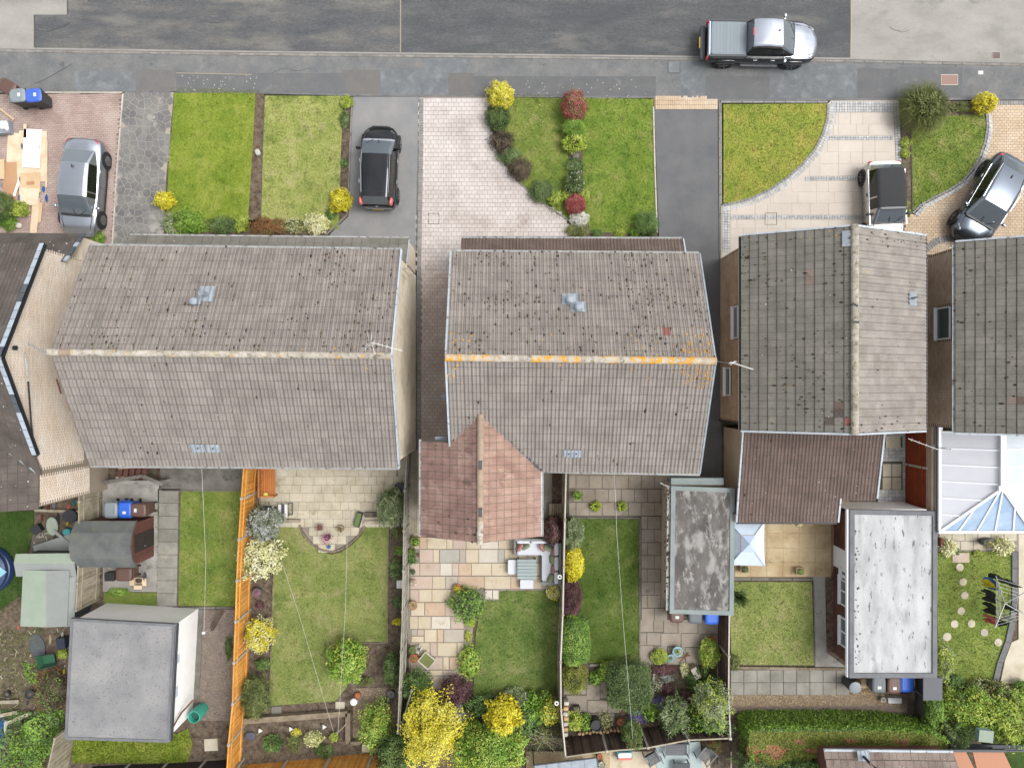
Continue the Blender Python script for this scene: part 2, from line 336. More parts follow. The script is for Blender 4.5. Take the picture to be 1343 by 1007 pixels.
flat('bin_grey',S(104,112,118),.5,bump=.1);flat('bin_black',S(58,60,64),.5);flat('bin_brown',S(104,76,66),.5);flat('bin_blue',S(44,108,220),.45,vary=.03)
flat('bin_lid_grey',S(140,150,156),.5);flat('bin_lid_blue',S(70,110,212),.45,vary=.03);flat('teal',S(72,188,164),.4);flat('teal_dark',S(34,100,88),.5)
flat('dark_navy',S(36,42,62),.5,vary=.1);flat('dark_grey',S(72,76,80),.6,vary=.1);flat('mid_grey',S(128,130,134),.6);flat('grey_slat',S(104,106,110),.6,vary=.1)
flat('sofa_white',S(222,226,234),.9,bump=.2,vary=.02);flat('cushion_pink',S(176,128,122),.9,vary=.05);flat('cushion_green',S(136,148,118),.9,vary=.05)
flat('rattan',S(140,142,142),.8,bump=.5);flat('table_slat',S(156,170,172),.6,vary=.08)
flat('parasol_blue',S(214,228,246),.8,vary=.03);flat('parasol_dome',S(198,216,242),.8,vary=.02);flat('tarp_blue',S(40,116,200),.5,vary=.25);flat('pool_blue',S(40,62,106),.4,vary=.05);flat('pool_pale',S(150,206,224),.4)
flat('terracotta',S(186,106,66),.8);flat('terracotta_pale',S(186,150,120),.8);flat('pot_grey',S(110,112,112),.8);flat('pot_blue',S(140,180,190),.4);flat('pot_dark',S(46,48,50),.6)
flat('white_plain',S(232,232,230),.6);flat('metal_grey',S(160,162,164),.4,.5);flat('cable',S(206,206,196),.6,vary=0);flat('cable_white',S(228,228,224),.6,vary=0)
flat('metal_rust',S(122,74,54),.7);flat('wheelbarrow_green',S(38,96,66),.5);flat('cloth_teal',S(70,160,170),.8,vary=.1);flat('yellow_toy',S(226,214,50),.5)
flat('bag_grey',S(160,164,176),.5,vary=.1);flat('wood_log',S(196,164,124),.9,vary=.2);flat('hatch_red',S(158,128,118),.9);flat('black_iron',S(44,44,46),.6)
flat('rug_blue',S(178,194,194),.95,vary=.05);flat('coral',S(230,128,116),.8);flat('water',S(90,108,120),.06);flat('pebble_blue',S(92,94,110),.8,vary=.2)
flat('cream_frame',S(226,224,186),.6);flat('balcony_roof',S(184,128,96),.7,vary=.06);flat('dark_panel',S(82,86,94),.6,vary=.05);flat('dark_green_steel',S(52,78,72),.6)
def dz(c,q=.14):m_=sum(c[:3])/3;return tuple(v*(1-q)+m_*q for v in c[:3])
def leafmat(name,cols,rough=.6,vary=.12):return mat(name,[S(*dz(c))for c in cols],2.5,vary,rough,0,byrnd=2,spec=.25)
leafmat('leaf_green',[(66,96,40),(96,132,58),(130,164,84)]);leafmat('leaf_lime',[(128,150,36),(170,194,58),(206,220,100)])
leafmat('leaf_bright',[(84,128,24),(122,168,44),(160,198,80)]);leafmat('leaf_yellow',[(196,176,10),(236,220,22),(250,240,70)])
leafmat('leaf_gold',[(206,190,36),(236,224,58),(250,242,104)]);leafmat('leaf_red',[(124,44,44),(172,74,72),(206,118,108)])
leafmat('leaf_purple',[(66,40,46),(104,64,70),(134,92,92)]);leafmat('leaf_dusk',[(70,58,48),(100,84,70),(124,108,84)])
leafmat('leaf_sage',[(104,124,76),(138,156,102),(172,184,136)]);leafmat('leaf_silver',[(98,112,84),(146,154,136),(194,198,196)])
leafmat('leaf_cream',[(206,204,120),(234,232,160),(248,246,206)]);leafmat('leaf_dark',[(58,82,36),(84,110,50),(114,138,68)])
leafmat('leaf_olive',[(84,96,44),(116,126,62),(150,156,90)]);leafmat('leaf_violet',[(84,70,140),(116,98,180),(150,136,204)])
leafmat('leaf_rust',[(124,78,40),(160,106,62),(120,110,60)]);leafmat('leaf_magenta',[(168,56,110),(200,92,146),(220,140,180)])
leafmat('leaf_teal',[(76,100,50),(106,132,70),(138,162,96)]);leafmat('leaf_white',[(200,206,180),(226,226,208),(240,240,230)])
leafmat('leaf_hedge',[(98,110,30),(132,142,50),(160,164,76)],vary=.2);leafmat('leaf_hedge_brown',[(150,96,56),(196,140,94),(110,120,44)],vary=.2)
mat('bark',[S(84,70,56),S(110,94,76)],6,.1,.9,.6,40)
mat('stone_ball',[S(196,190,180),S(214,210,200)],5,.1,.9,.3)
GR={'a':[(112,138,34),(134,154,46),(150,162,60)],'b':[(122,138,58),(144,152,74),(164,164,96)],'c':[(96,122,40),(120,138,54),(146,150,74)],
      'd':[(88,120,34),(112,136,44),(136,148,64)],'e':[(118,138,44),(140,150,54),(164,158,66)],'f':[(112,128,58),(130,142,70),(150,152,88)],
      'g':[(74,100,30),(92,116,42),(112,128,58)],'h':[(104,124,48),(122,140,56),(134,146,66)],'k':[(52,78,26),(62,90,32),(76,98,40)]}
GR['h2']=[(82,106,40),(102,124,54),(130,140,74)]
for k_,v_ in GR.items():
    v_=[dz(c,.16)for c in v_];mat('grass_'+k_,[S(*c,.71)for c in v_],.8,.16,.9,.9,70,fine=.16,detail=9,spec=.15,spots=(S(v_[2][0]*1.07,v_[2][1]*1.02,v_[2][2]*1.15,.70),1.3,.54,.2),spots2=(S(v_[0][0]*.84,v_[0][1]*.92,v_[0][2]*.8,.66),1.0,.57,.2))
# ---------------------------------------------------------------- builders
def fastmesh(name,V,Fq,rnd,mats,smooth=False,mi=None):
    """V (n,3), Fq (m,k) arrays -> mesh"""
    me=D.meshes.new(name);n,m,k=len(V),len(Fq),Fq.shape[1]
    me.vertices.add(n);me.vertices.foreach_set('co',np.ascontiguousarray(V,dtype=np.float32).ravel())
    me.loops.add(m*k);me.loops.foreach_set('vertex_index',np.ascontiguousarray(Fq,dtype=np.int32).ravel())
    me.polygons.add(m);me.polygons.foreach_set('loop_start',np.arange(0,m*k,k,dtype=np.int32))
    me.polygons.foreach_set('loop_total',np.full(m,k,dtype=np.int32))
    a=me.attributes.new('rnd','FLOAT','FACE');a.data.foreach_set('value',np.ascontiguousarray(rnd,dtype=np.float32))
    for m_ in(mats if isinstance(mats,(list,tuple))else[mats]):me.materials.append(m_)
    if mi is not None:me.polygons.foreach_set('material_index',np.ascontiguousarray(mi,dtype=np.int32))
    me.update(calc_edges=True)
    me.polygons.foreach_set('use_smooth',[bool(smooth)]*m)
    return me
def addmesh(name,me,parent=None,kind=None):
    o=D.objects.new(name,me);C.objects.link(o)
    if parent is not None:
        o.parent=parent;WM[o.name]=WM[parent.name]
    else:WM[o.name]=Matrix.Identity(4)
    if kind:o['kind']=kind
    return o
def joined(name,base,mats4,material,parent,kind='stuff'):
    """many copies of a small quad mesh as one mesh (one part)"""
    if not mats4:return None
    V0,F0=base[:2];mi=None
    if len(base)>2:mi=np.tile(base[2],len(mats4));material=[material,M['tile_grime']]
    A=np.array([np.array(WM[parent.name].inverted()@m)for m in mats4])
    Vh=np.c_[V0,np.ones(len(V0))];V=np.einsum('nij,kj->nki',A,Vh)[:,:,:3].reshape(-1,3)
    Fq=(F0[None]+(np.arange(len(mats4))*len(V0))[:,None,None]).reshape(-1,F0.shape[1])
    rn=np.repeat(np.array([R.random()for _ in mats4]),len(F0))
    return addmesh(name,fastmesh(name,V,Fq,rn,material,mi=mi),parent,kind)
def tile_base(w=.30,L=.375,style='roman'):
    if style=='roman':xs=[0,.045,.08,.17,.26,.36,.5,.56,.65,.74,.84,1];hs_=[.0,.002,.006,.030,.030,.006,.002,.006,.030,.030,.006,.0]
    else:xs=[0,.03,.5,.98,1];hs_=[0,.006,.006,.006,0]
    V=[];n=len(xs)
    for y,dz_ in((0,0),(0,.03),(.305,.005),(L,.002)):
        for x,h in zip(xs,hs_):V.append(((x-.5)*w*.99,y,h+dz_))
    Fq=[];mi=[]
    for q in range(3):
        for i in range(n-1):Fq.append((q*n+i,q*n+i+1,(q+1)*n+i+1,(q+1)*n+i));mi.append(1 if q!=1 or i==0 else 0)  # front edge and course strip painted as shade; side strip is joint grime
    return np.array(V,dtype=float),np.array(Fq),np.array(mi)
TB={'roman':tile_base(),'plain':tile_base(style='flat')}
TM={}
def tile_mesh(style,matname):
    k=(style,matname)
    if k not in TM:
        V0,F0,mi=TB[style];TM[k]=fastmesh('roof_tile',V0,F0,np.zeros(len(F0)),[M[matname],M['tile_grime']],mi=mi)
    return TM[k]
def slope_tiles(A,B,C_,D_,nx,ny,keep=None):
    """A,B eave ends, D,C ridge ends -> list of (matrix, world centre)"""
    A,B,C_,D_=map(Vector,(A,B,C_,D_));out=[]
    for j in range(ny):
        for i in range(nx):
            v=j/ny;v1=(j+1)/ny;u=(i+.5)/nx
            a=A.lerp(D_,v);b=B.lerp(C_,v);a1=A.lerp(D_,v1);b1=B.lerp(C_,v1)
            o=a.lerp(b,u);o1=a1.lerp(b1,u);x=(b-a);sx=x.length/nx/.30;x.normalize()
            n=x.cross(o1-o).normalized();y=n.cross(x);sy=(o1-o).length/.335
            c=o.lerp(o1,.5)
            if keep and not keep(c):continue
            jit=R.uniform(-.004,.004)
            m=Matrix(((x.x*sx,y.x*sy,n.x,o.x+n.x*jit),(x.y*sx,y.y*sy,n.y,o.y+n.y*jit),(x.z*sx,y.z*sy,n.z,o.z+n.z*jit),(0,0,0,1)))
            out.append((m,c))
    return out
def lay_tiles(house,slopes,budget=300,cam_at=Vector((0,0,H))):
    """slopes: list of (tiles, style, material name, {index: other material}); nearest `budget` become single parts, the rest one part"""
    al=[]
    for si,(ts,style,mn,odd)in enumerate(slopes):
        for k,(m,c)in enumerate(ts):al.append(((c-cam_at).length,si,k,m,style,(odd or{}).get(k,mn),k in(odd or{})))
    al.sort(key=lambda t:(not t[6],t[0]))
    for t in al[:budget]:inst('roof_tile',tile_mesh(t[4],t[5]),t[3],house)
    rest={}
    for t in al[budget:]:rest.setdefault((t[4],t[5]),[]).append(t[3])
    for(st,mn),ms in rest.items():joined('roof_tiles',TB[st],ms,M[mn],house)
def moss(house,ts,prob,nper=2,matname='moss',size=(.018,.05),dens=None,along=True,edge=True):
    V=[];Fq=[];rn=[]
    for m,c in ts:
        p=prob*(dens(c)if dens else 1)
        for _ in range(nper):
            if R.random()>p:continue
            x=R.choice((-.15,-.15,-.07,.0,.08))if edge else R.uniform(-.14,.14);y=R.uniform(0,.33)
            if R.random()<.35:y=R.uniform(-.02,.03);x=R.uniform(-.15,.15)
            r=R.uniform(*size);el=R.uniform(1,2.2)if along else 1;b=len(V);k=6
            base=m@Vector((x,y,.02));X=m.to_3x3()@Vector((1,0,0));Y=m.to_3x3()@Vector((0,1,0));X.normalize();Y.normalize();N_=X.cross(Y)
            for j in range(k):
                a=2*math.pi*j/k;q=r*R.uniform(.7,1.2);V.append(base+X*q*math.cos(a)+Y*q*el*math.sin(a)-N_*.004)
            for j in range(k):
                a=2*math.pi*j/k;q=r*.55*R.uniform(.7,1.2);V.append(base+X*q*math.cos(a)+Y*q*el*math.sin(a)+N_*r*.7)
            for j in range(k):Fq.append((b+j,b+(j+1)%k,b+k+(j+1)%k,b+k+j))
            Fq.append((b+k,b+k+1,b+k+2,b+k+3));Fq.append((b+k,b+k+3,b+k+4,b+k+5))
            rn+=[R.random()]*(k+2)
    if not V:return
    inv=WM[house.name].inverted();V=[inv@v for v in V]
    addmesh('lichen' if 'lichen' in matname else 'moss',fastmesh('moss',np.array(V),np.array(Fq),np.array(rn),M[matname]),house,'stuff')
RID={}
def ridge(house,a,b,matf,n=None,rad=.13,every=.45,name='ridge_tile'):
    """row of half-round ridge tiles, each its own part; matf(t)->material name"""
    a,b=Vector(a),Vector(b);L=(b-a).length;n=n or max(1,round(L/every));d=(b-a)/n;x=d.normalized()
    y=Vector((0,0,1)).cross(x).normalized();z=x.cross(y)
    for i in range(n):
        mn=matf((i+.5)/n);key=(mn,rad)
        if key not in RID:
            mb=MB();vs=[];k=8
            for xx,rr in((0,1.0),(.9,.96),(.9,1.05),(1.0,1.05)):
                for j in range(k+1):
                    an=math.pi*(j/k)*1.1-.05*math.pi;vs.append((xx,math.cos(an)*rad*rr,math.sin(an)*rad*rr*.8))
            fs=[(q*(k+1)+j,(q+1)*(k+1)+j,(q+1)*(k+1)+j+1,q*(k+1)+j+1)for q in range(3)for j in range(k)]
            fs+=[tuple(range(k+1)),tuple(range(3*(k+1),4*(k+1)))[::-1]]
            mb.add(vs,fs,0);RID[key]=mesh_of('ridge_tile',mb,M[mn])
        o=a+d*i+Vector((0,0,R.uniform(-.008,.008)));s=d.length*.985
        inst(name,RID[key],Matrix(((x.x*s,y.x,z.x,o.x),(x.y*s,y.y,z.y,o.y),(x.z*s,y.z,z.z,o.z),(0,0,0,1))),house)
BRK=(np.array([(-.5,-.5,0),(.5,-.5,0),(.5,.5,0),(-.5,.5,0),(-.46,-.42,1),(.46,-.42,1),(.46,.42,1),(-.46,.42,1)],dtype=float),
       np.array([(4,5,6,7),(0,1,5,4),(1,2,6,5),(2,3,7,6),(3,0,4,7)]))
PVK=(BRK[0].copy(),BRK[1]);PVK[0][4:,:2]=np.sign(PVK[0][4:,:2])*.49
def bricks(parent,A,U,V_,wU,hV,matname,keep=None,bl=.225,bh=.075,deep=.012,bond=.5):
    """joined brickwork on a plane: origin A, directions U (along), V_ (up)"""
    A=Vector(A);U=Vector(U).normalized();V_=Vector(V_).normalized();N_=U.cross(V_);ms=[]
    for j in range(int(hV/bh)):
        for i in range(-1,int(wU/bl)+1):
            u=(i+.5+(bond if j%2 else 0))*bl;v=(j+.5)*bh
            if u<bl*.3 or u>wU-bl*.3:continue
            if keep and not keep(u,v):continue
            p=A+U*u+V_*v;a,b2=(bl-.01),(bh-.01);dd=deep*R.uniform(.7,1.3)
            ms.append(Matrix(((U.x*a,V_.x*b2,N_.x*dd,p.x),(U.y*a,V_.y*b2,N_.y*dd,p.y),(U.z*a,V_.z*b2,N_.z*dd,p.z),(0,0,0,1))))
    return joined('brickwork',BRK,ms,M[matname],parent)
def paving(parent,poly_px,z,matname,bl=.2,bw=.1,rz=0,name='paving_blocks',bond=.5,hole=None,th=.02):
    """joined block paving inside a pixel polygon"""
    P=[tuple(p[:2])for p in WL(poly_px,z)];x0=min(p[0]for p in P);x1=max(p[0]for p in P);y0=min(p[1]for p in P);y1=max(p[1]for p in P)
    cx,cy=(x0+x1)/2,(y0+y1)/2;r=max(x1-x0,y1-y0)*.75;c,s=math.cos(rz),math.sin(rz);ms=[]
    for j in range(int(-r/bw),int(r/bw)+1):
        for i in range(int(-r/bl),int(r/bl)+1):
            u=(i+(bond if j%2 else 0))*bl;v=j*bw;x=cx+u*c-v*s;y=cy+u*s+v*c
            if not inpoly(x,y,P)or(hole and hole(x,y)):continue
            a,b2=bl-.009,bw-.009;t=th+R.uniform(-.0015,.0015)
            ms.append(Matrix(((c*a,-s*b2,0,x),(s*a,c*b2,0,y),(0,0,t,z),(0,0,0,1))))
    return joined(name,PVK,ms,M[matname],parent)
SLB={}
def slab_mesh(mn):
    if mn not in SLB:
        mb=MB();mb.add([(-.5,-.5,0),(.5,-.5,0),(.5,.5,0),(-.5,.5,0),(-.5,-.5,.8),(.5,-.5,.8),(.5,.5,.8),(-.5,.5,.8),(-.485,-.485,1),(.485,-.485,1),(.485,.485,1),(-.485,.485,1)],
                   [(8,9,10,11)]+[(a,(a+1)%4,4+(a+1)%4,4+a)for a in range(4)]+[(4+a,4+(a+1)%4,8+(a+1)%4,8+a)for a in range(4)],0)
        SLB[mn]=mesh_of('slab',mb,M[mn])
    return SLB[mn]
def slab(parent,x,y,z,sx,sy,mn,rz=0,th=.035,name='slab'):
    return inst(name,slab_mesh(mn),Matrix.Translation((x,y,z+R.uniform(-.003,.003)))@Matrix.Rotation(rz+R.uniform(-.004,.004),4,'Z')@Matrix.Diagonal((sx,sy,th,1)),parent)
def slabs_px(parent,x0,y0,x1,y1,nx,ny,mn,z=.1,gap=.02,bond=0,keep=None,shx=0,mats=None):
    """grid of slabs in the pixel box; bond shifts odd rows, keep(px,py) filters"""
    dx,dy=(x1-x0)/nx,(y1-y0)/ny
    for j in range(ny):
        for i in range(-1 if bond else 0,nx):
            px=x0+(i+.5+(bond if j%2 else 0))*dx;py=y0+(j+.5)*dy
            w_=dx
            if bond:
                a,b2=max(px-dx/2,x0),min(px+dx/2,x1);w_=b2-a;px=(a+b2)/2
                if w_<dx*.12:continue
            if keep and not keep(px,py):continue
            p=W(px+shx*(py-y0),py,z);k=(H-z)/F
            slab(parent,p.x,p.y,z,w_*k-gap,dy*k-gap,R.choice(mats)if mats else mn)
def slab_list(parent,rects,z=.1,gap=.022):
    for x0,y0,x1,y1,mn in rects:
        p=W((x0+x1)/2,(y0+y1)/2,z);k=(H-z)/F;slab(parent,p.x,p.y,z,(x1-x0)*k-gap,(y1-y0)*k-gap,mn)
def sheet(name,pts,z,matname,depth=.12,parent=None):
    mb=MB().prism(WL(pts,z),z-depth,z,0);return struct(name,mb,M[matname],parent)
def area(P):return abs(sum(P[i][0]*P[(i+1)%len(P)][1]-P[(i+1)%len(P)][0]*P[i][1]for i in range(len(P))))/2
def scatter(P,n,rs):
    A=np.array([(p[0],p[1])for p in P]);lo,hi=A.min(0),A.max(0);out=[]
    bb=(hi-lo).prod();k=int(n*bb/max(area(P),.01)*1.05)+8;q=rs.uniform(lo,hi,(k,2));ins=np.zeros(k,bool);j=len(A)-1
    for i in range(len(A)):
        xi,yi,xj,yj=A[i][0],A[i][1],A[j][0],A[j][1]
        with np.errstate(divide='ignore',invalid='ignore'):
            t=((yi>q[:,1])!=(yj>q[:,1]))&(q[:,0]<(xj-xi)*(q[:,1]-yi)/(yj-yi+1e-12)+xi)
        ins^=t;j=i
    return q[ins]
def lawn(pts,g,z=.12,dens=520,long=.045,edge=True):
    """turf sheet (setting) plus real grass blades (stuff)"""
    P=[tuple(p[:2])for p in WL(pts,z)]
    o=sheet('lawn',pts,z,'grass_'+g,.1)
    rs=np.random.RandomState(len(MATS)+int(abs(P[0][0])*97));q=scatter(P,int(area(P)*dens),rs);n=len(q);q=q+rs.normal(0,.035,q.shape)
    a=rs.uniform(0,2*math.pi,n);wd=rs.uniform(.012,.026,n);h=rs.uniform(.4,1,n)*long*np.array([1+1.3*max(0,noise.noise(Vector((x_*3.6,y_*3.6,2))))for x_,y_ in q]);ln=rs.uniform(-.05,.05,(n,2))
    V=np.zeros((n,3,3));V[:,0,0]=q[:,0]-np.cos(a)*wd;V[:,0,1]=q[:,1]-np.sin(a)*wd;V[:,1,0]=q[:,0]+np.cos(a)*wd;V[:,1,1]=q[:,1]+np.sin(a)*wd
    V[:,:2,2]=z-.004;V[:,2,0]=q[:,0]+ln[:,0];V[:,2,1]=q[:,1]+ln[:,1];V[:,2,2]=z+h
    Fq=np.arange(n*3).reshape(n,3)
    addmesh('grass',fastmesh('grass',V.reshape(-1,3),Fq,rs.uniform(0,1,n),M['grass_'+g]),None,'stuff')
    return o
def leaves(c,rx,ry,rz_,n,leaf,seed,lump=.28,lo=-.25,spike=0,flatn=.5,shell=.6,box=0,freq=2.2,wid=.5):
    rs=np.random.RandomState(seed);u=rs.uniform(lo,1,n);ph=rs.uniform(0,2*math.pi,n);s=np.sqrt(1-u*u)
    d=np.c_[s*np.cos(ph),s*np.sin(ph),u]
    sv=Vector((seed*1.37%50,seed*.71%50,3.1))
    if box: 
        e=1-box;m_=np.maximum(np.abs(d[:,0]),np.abs(d[:,1]));q=1/np.maximum(m_,.35);f=(1-box)+box*np.minimum(q,1.35);dd=d*np.c_[f,f,np.ones(n)]
    else:dd=d
    lm=np.array([noise.noise(Vector(x)*freq+sv)for x in d]);rad=(shell+(1-shell)*rs.uniform(0,1,n)**.6)*(1+lump*1.9*lm)
    p=dd*rad[:,None]*np.array([rx,ry,rz_])
    cl=np.array([noise.noise(Vector(x)*3.1/max(rx,.25)*.5+sv*1.7)for x in p])
    nn=d*(1-flatn)+np.array([0,0,flatn])+rs.normal(0,.45,(n,3));nn/=np.linalg.norm(nn,axis=1)[:,None]
    t=rs.normal(0,1,(n,3))if not spike else d*np.array([2.2,2.2,.8])+rs.normal(0,.4,(n,3))
    t-=nn*(t*nn).sum(1)[:,None]*(0 if spike else 1);t/=np.linalg.norm(t,axis=1)[:,None]
    b=np.cross(nn,t);b/=np.linalg.norm(b,axis=1)[:,None]+1e-9
    L=leaf*rs.uniform(.6,1.3,n)[:,None];p=p+np.array(c)
    V=np.stack([p-t*L*.5,p+b*L*wid*.5-nn*L*.06,p+t*L*.5,p-b*L*wid*.5-nn*L*.06],1).reshape(-1,3)
    rnd=np.clip(.48+.75*cl+rs.normal(0,.2,n)+.12*u,0,1)
    return V,rnd
LS=[0]
def bush(px,py,w_,h_,z,label,leafm='leaf_green',cat='shrub',name='shrub',n=None,leaf=.07,lump=.28,spike=0,flatn=.45,box=0,rot=0,group=None,shell=.55,mix=None,z0=.1,trunk=True,wid=.55,dens=1.0,freq=2.2):
    """one shrub: w_,h_ crown size in photo pixels, z its top height; > foliage, stems (, flowers)"""
    LS[0]+=1;zc=z0+(z-z0)*.5;c=W(px,py,max(zc,z*.62));k=(H-z*.6)/F;rx,ry=w_/2*k*1.05,h_/2*k*1.05;rz_=(z-z0)*.56
    t=thing(name,label,cat,(c.x,c.y,z0),rot,group)
    n=n or int(min(14000,max(240,3.6*dens*(rx*ry*3.1+(rx+ry)*rz_*2.2)/(leaf*leaf*wid*.9))))
    parts=[(leafm,1.0)]if not mix else mix
    for qi,(lm_,fr)in enumerate(parts):
        V,rn=leaves((0,0,zc-z0+.02*qi),rx,ry,rz_,max(30,int(n*fr)),leaf*(1 if qi==0 else .8),LS[0]*13+qi*5,lump,-.35,spike,flatn,shell if qi==0 else .85,box,freq,wid)
        Fq=np.arange(len(V)).reshape(-1,4);addmesh('foliage' if qi==0 else 'blossom',fastmesh('foliage',V,Fq,rn,M[lm_]),t)
    if trunk:
        mb=MB();m=5 if max(rx,ry)>.3 else 3
        for i in range(m):
            a=2*math.pi*i/m+R.random();mb.tube([(0.02*math.cos(a),.02*math.sin(a),-.04),(rx*.25*math.cos(a),ry*.25*math.sin(a),(zc-z0)*.8),(rx*.6*math.cos(a),ry*.6*math.sin(a),(zc-z0)*1.25)],max(.012,rx*.035),5,.005)
        mk('stem',mb,M['bark'],t,local=True)
    return t
def blades(px,py,wpx,z,label,leafm,n,name='ornamental_grass',cat='plant',wide=.03,z0=.1,droop=.5,group=None,seed=3,rigid=False):
    rs=random.Random(seed);c=W(px,py,z*.5);r=wpx/2*(H-z*.5)/F;t=thing(name,label,cat,(c.x,c.y,z0),0,group);V=[];Fq=[];rn=[]
    for i in range(n):
        a=rs.uniform(0,2*math.pi);L=r*rs.uniform(.55,1.05);hh=(z-z0)*rs.uniform(.6,1.05);x=Vector((math.cos(a),math.sin(a),0));y=Vector((-x.y,x.x,0));b=len(V);wd=wide*rs.uniform(.6,1.2)
        st=x*r*.12*rs.random()+y*rs.uniform(-.04,.04)
        for q,(d_,h2,ww)in enumerate(((0,0,1),(.35,.75,1),(.7,1.0,.8),(1,1-droop,.1))):
            p=st+x*L*d_*rs.uniform(.93,1.05)+Vector((0,0,hh*h2));V+=[p-y*wd*ww/2,p+y*wd*ww/2]
        for q in range(3):Fq.append((b+2*q,b+2*q+1,b+2*q+3,b+2*q+2));rn.append(min(1,max(0,rs.gauss(.5,.25))))
    addmesh('foliage',fastmesh('foliage',np.array(V),np.array(Fq),np.array(rn),M[leafm]),t)
    return t
def ground_cover(poly,n,leaf,leafm,z=.12,h=.15,seed=1,name='ground_cover',parent=None):
    P=[tuple(p[:2])for p in WL(poly,z)];rs=np.random.RandomState(seed);q=scatter(P,n,rs);n=len(q)
    nz=np.array([noise.noise(Vector((x*1.3,y*1.3,seed)))for x,y in q]);p=np.c_[q,z+h*np.clip(.5+nz+rs.uniform(-.3,.3,n),0,1.4)]
    t=rs.normal(0,1,(n,3));t[:,2]*=.4;t/=np.linalg.norm(t,axis=1)[:,None];nn=rs.normal(0,.4,(n,3))+np.array([0,0,1]);b=np.cross(nn,t);b/=np.linalg.norm(b,axis=1)[:,None]
    L=leaf*rs.uniform(.5,1.3,n)[:,None];V=np.stack([p-t*L*.5,p+b*L*.3,p+t*L*.5,p-b*L*.3],1).reshape(-1,3)
    return addmesh(name,fastmesh(name,V,np.arange(4*n).reshape(-1,4),np.clip(.5+.6*nz+rs.normal(0,.2,n),0,1),M[leafm]),parent,'stuff')
def gravel(poly,z,n,size,matname,seed=1):
    P=[tuple(p[:2])for p in WL(poly,z)];rs=np.random.RandomState(seed);q=scatter(P,n,rs);n=len(q);s=rs.uniform(.5,1.2,(n,1))*size;a=rs.uniform(0,6.28,n)
    base=np.array([(1,0,0),(0,1,0),(-1,0,0),(0,-1,0),(0,0,.9)]);c,s_=np.cos(a)[:,None],np.sin(a)[:,None]
    X=base[None,:,0]*c-base[None,:,1]*s_*.7;Y=base[None,:,0]*s_+base[None,:,1]*c*.7;Z=np.repeat(base[None,:,2],n,0)
    V=np.stack([X*s+q[:,:1],Y*s+q[:,1:],Z*s*.8+z-.003],2).reshape(-1,3)
    Fq=(np.array([(0,1,4),(1,2,4),(2,3,4),(3,0,4)])[None]+(np.arange(n)*5)[:,None,None]).reshape(-1,3)
    return addmesh('gravel',fastmesh('gravel',V,Fq,np.repeat(rs.uniform(0,1,n),4),M[matname]),None,'stuff')
def fence(top,h,label,board,post='post_concrete',bays=None,horizontal=False,posts_face=True,name='garden_fence',bw=.1,z0=.1,cap=None,capped=True,side=1,group=None,post_r=.05,boards=True,skip_posts=()):
    """panel fence along a pixel polyline given at its top edge; > fence_panel, post, cap_rail"""
    P=WL(top,h);t=thing(name,label,'fence',(P[0].x,P[0].y,z0),0,group)
    pts=[]
    tot=sum((P[i+1]-P[i]).length for i in range(len(P)-1));n=bays or max(1,round(tot/1.83))
    def at(s):
        for i in range(len(P)-1):
            l=(P[i+1]-P[i]).length
            if s<=l or i==len(P)-2:return P[i].lerp(P[i+1],s/l if l else 0)
            s-=l
    Q=[at(tot*i/n)for i in range(n+1)]
    for i in range(n):
        a,b=Q[i],Q[i+1];d=(b-a);L=d.length;d.normalize();nn=Vector((-d.y,d.x,0))*side;mb=MB()
        if horizontal:
            k=int((h-z0)/bw)
            for j in range(k):
                z=z0+(j+.5)*(h-z0)/k;o=nn*.008*(j%2);mb.beam(Vector((a.x,a.y,z))+o+d*.05,Vector((b.x,b.y,z))+o-d*.05,.02,(h-z0)/k-.006)
        else:
            k=max(1,int(L/bw))
            for j in range(k):
                p=a+d*((j+.5)*L/k);o=nn*(.006 if j%2 else-.006);hh=h-R.uniform(0,.012)
                mb.box(p.x+o.x,p.y+o.y,z0,L/k-.006,.018,hh-z0,math.atan2(d.y,d.x))
        pan=mk('fence_panel',mb,M[board],t)
        for z in(z0+.3,h-.3):mk('rail',MB().beam(Vector((a.x,a.y,z))-nn*.035,Vector((b.x,b.y,z))-nn*.035,.04,.06),M[board],t)
        if capped:
            cm=MB().beam(Vector((a.x,a.y,h+.012)),Vector((b.x,b.y,h+.012)),.06,.03);mk('cap_rail',cm,M[cap or board],t)
    for i,q in enumerate(Q):
        if i in skip_posts:continue
        mb=MB().box(q.x,q.y,z0-.05,post_r*2,post_r*2,h-z0+.1,math.atan2(d.y,d.x));mb.box(q.x,q.y,h+.05,post_r*2.2,post_r*2.2,.03,math.atan2(d.y,d.x),taper=.5)
        mk('post',mb,M[post],t)
    return t
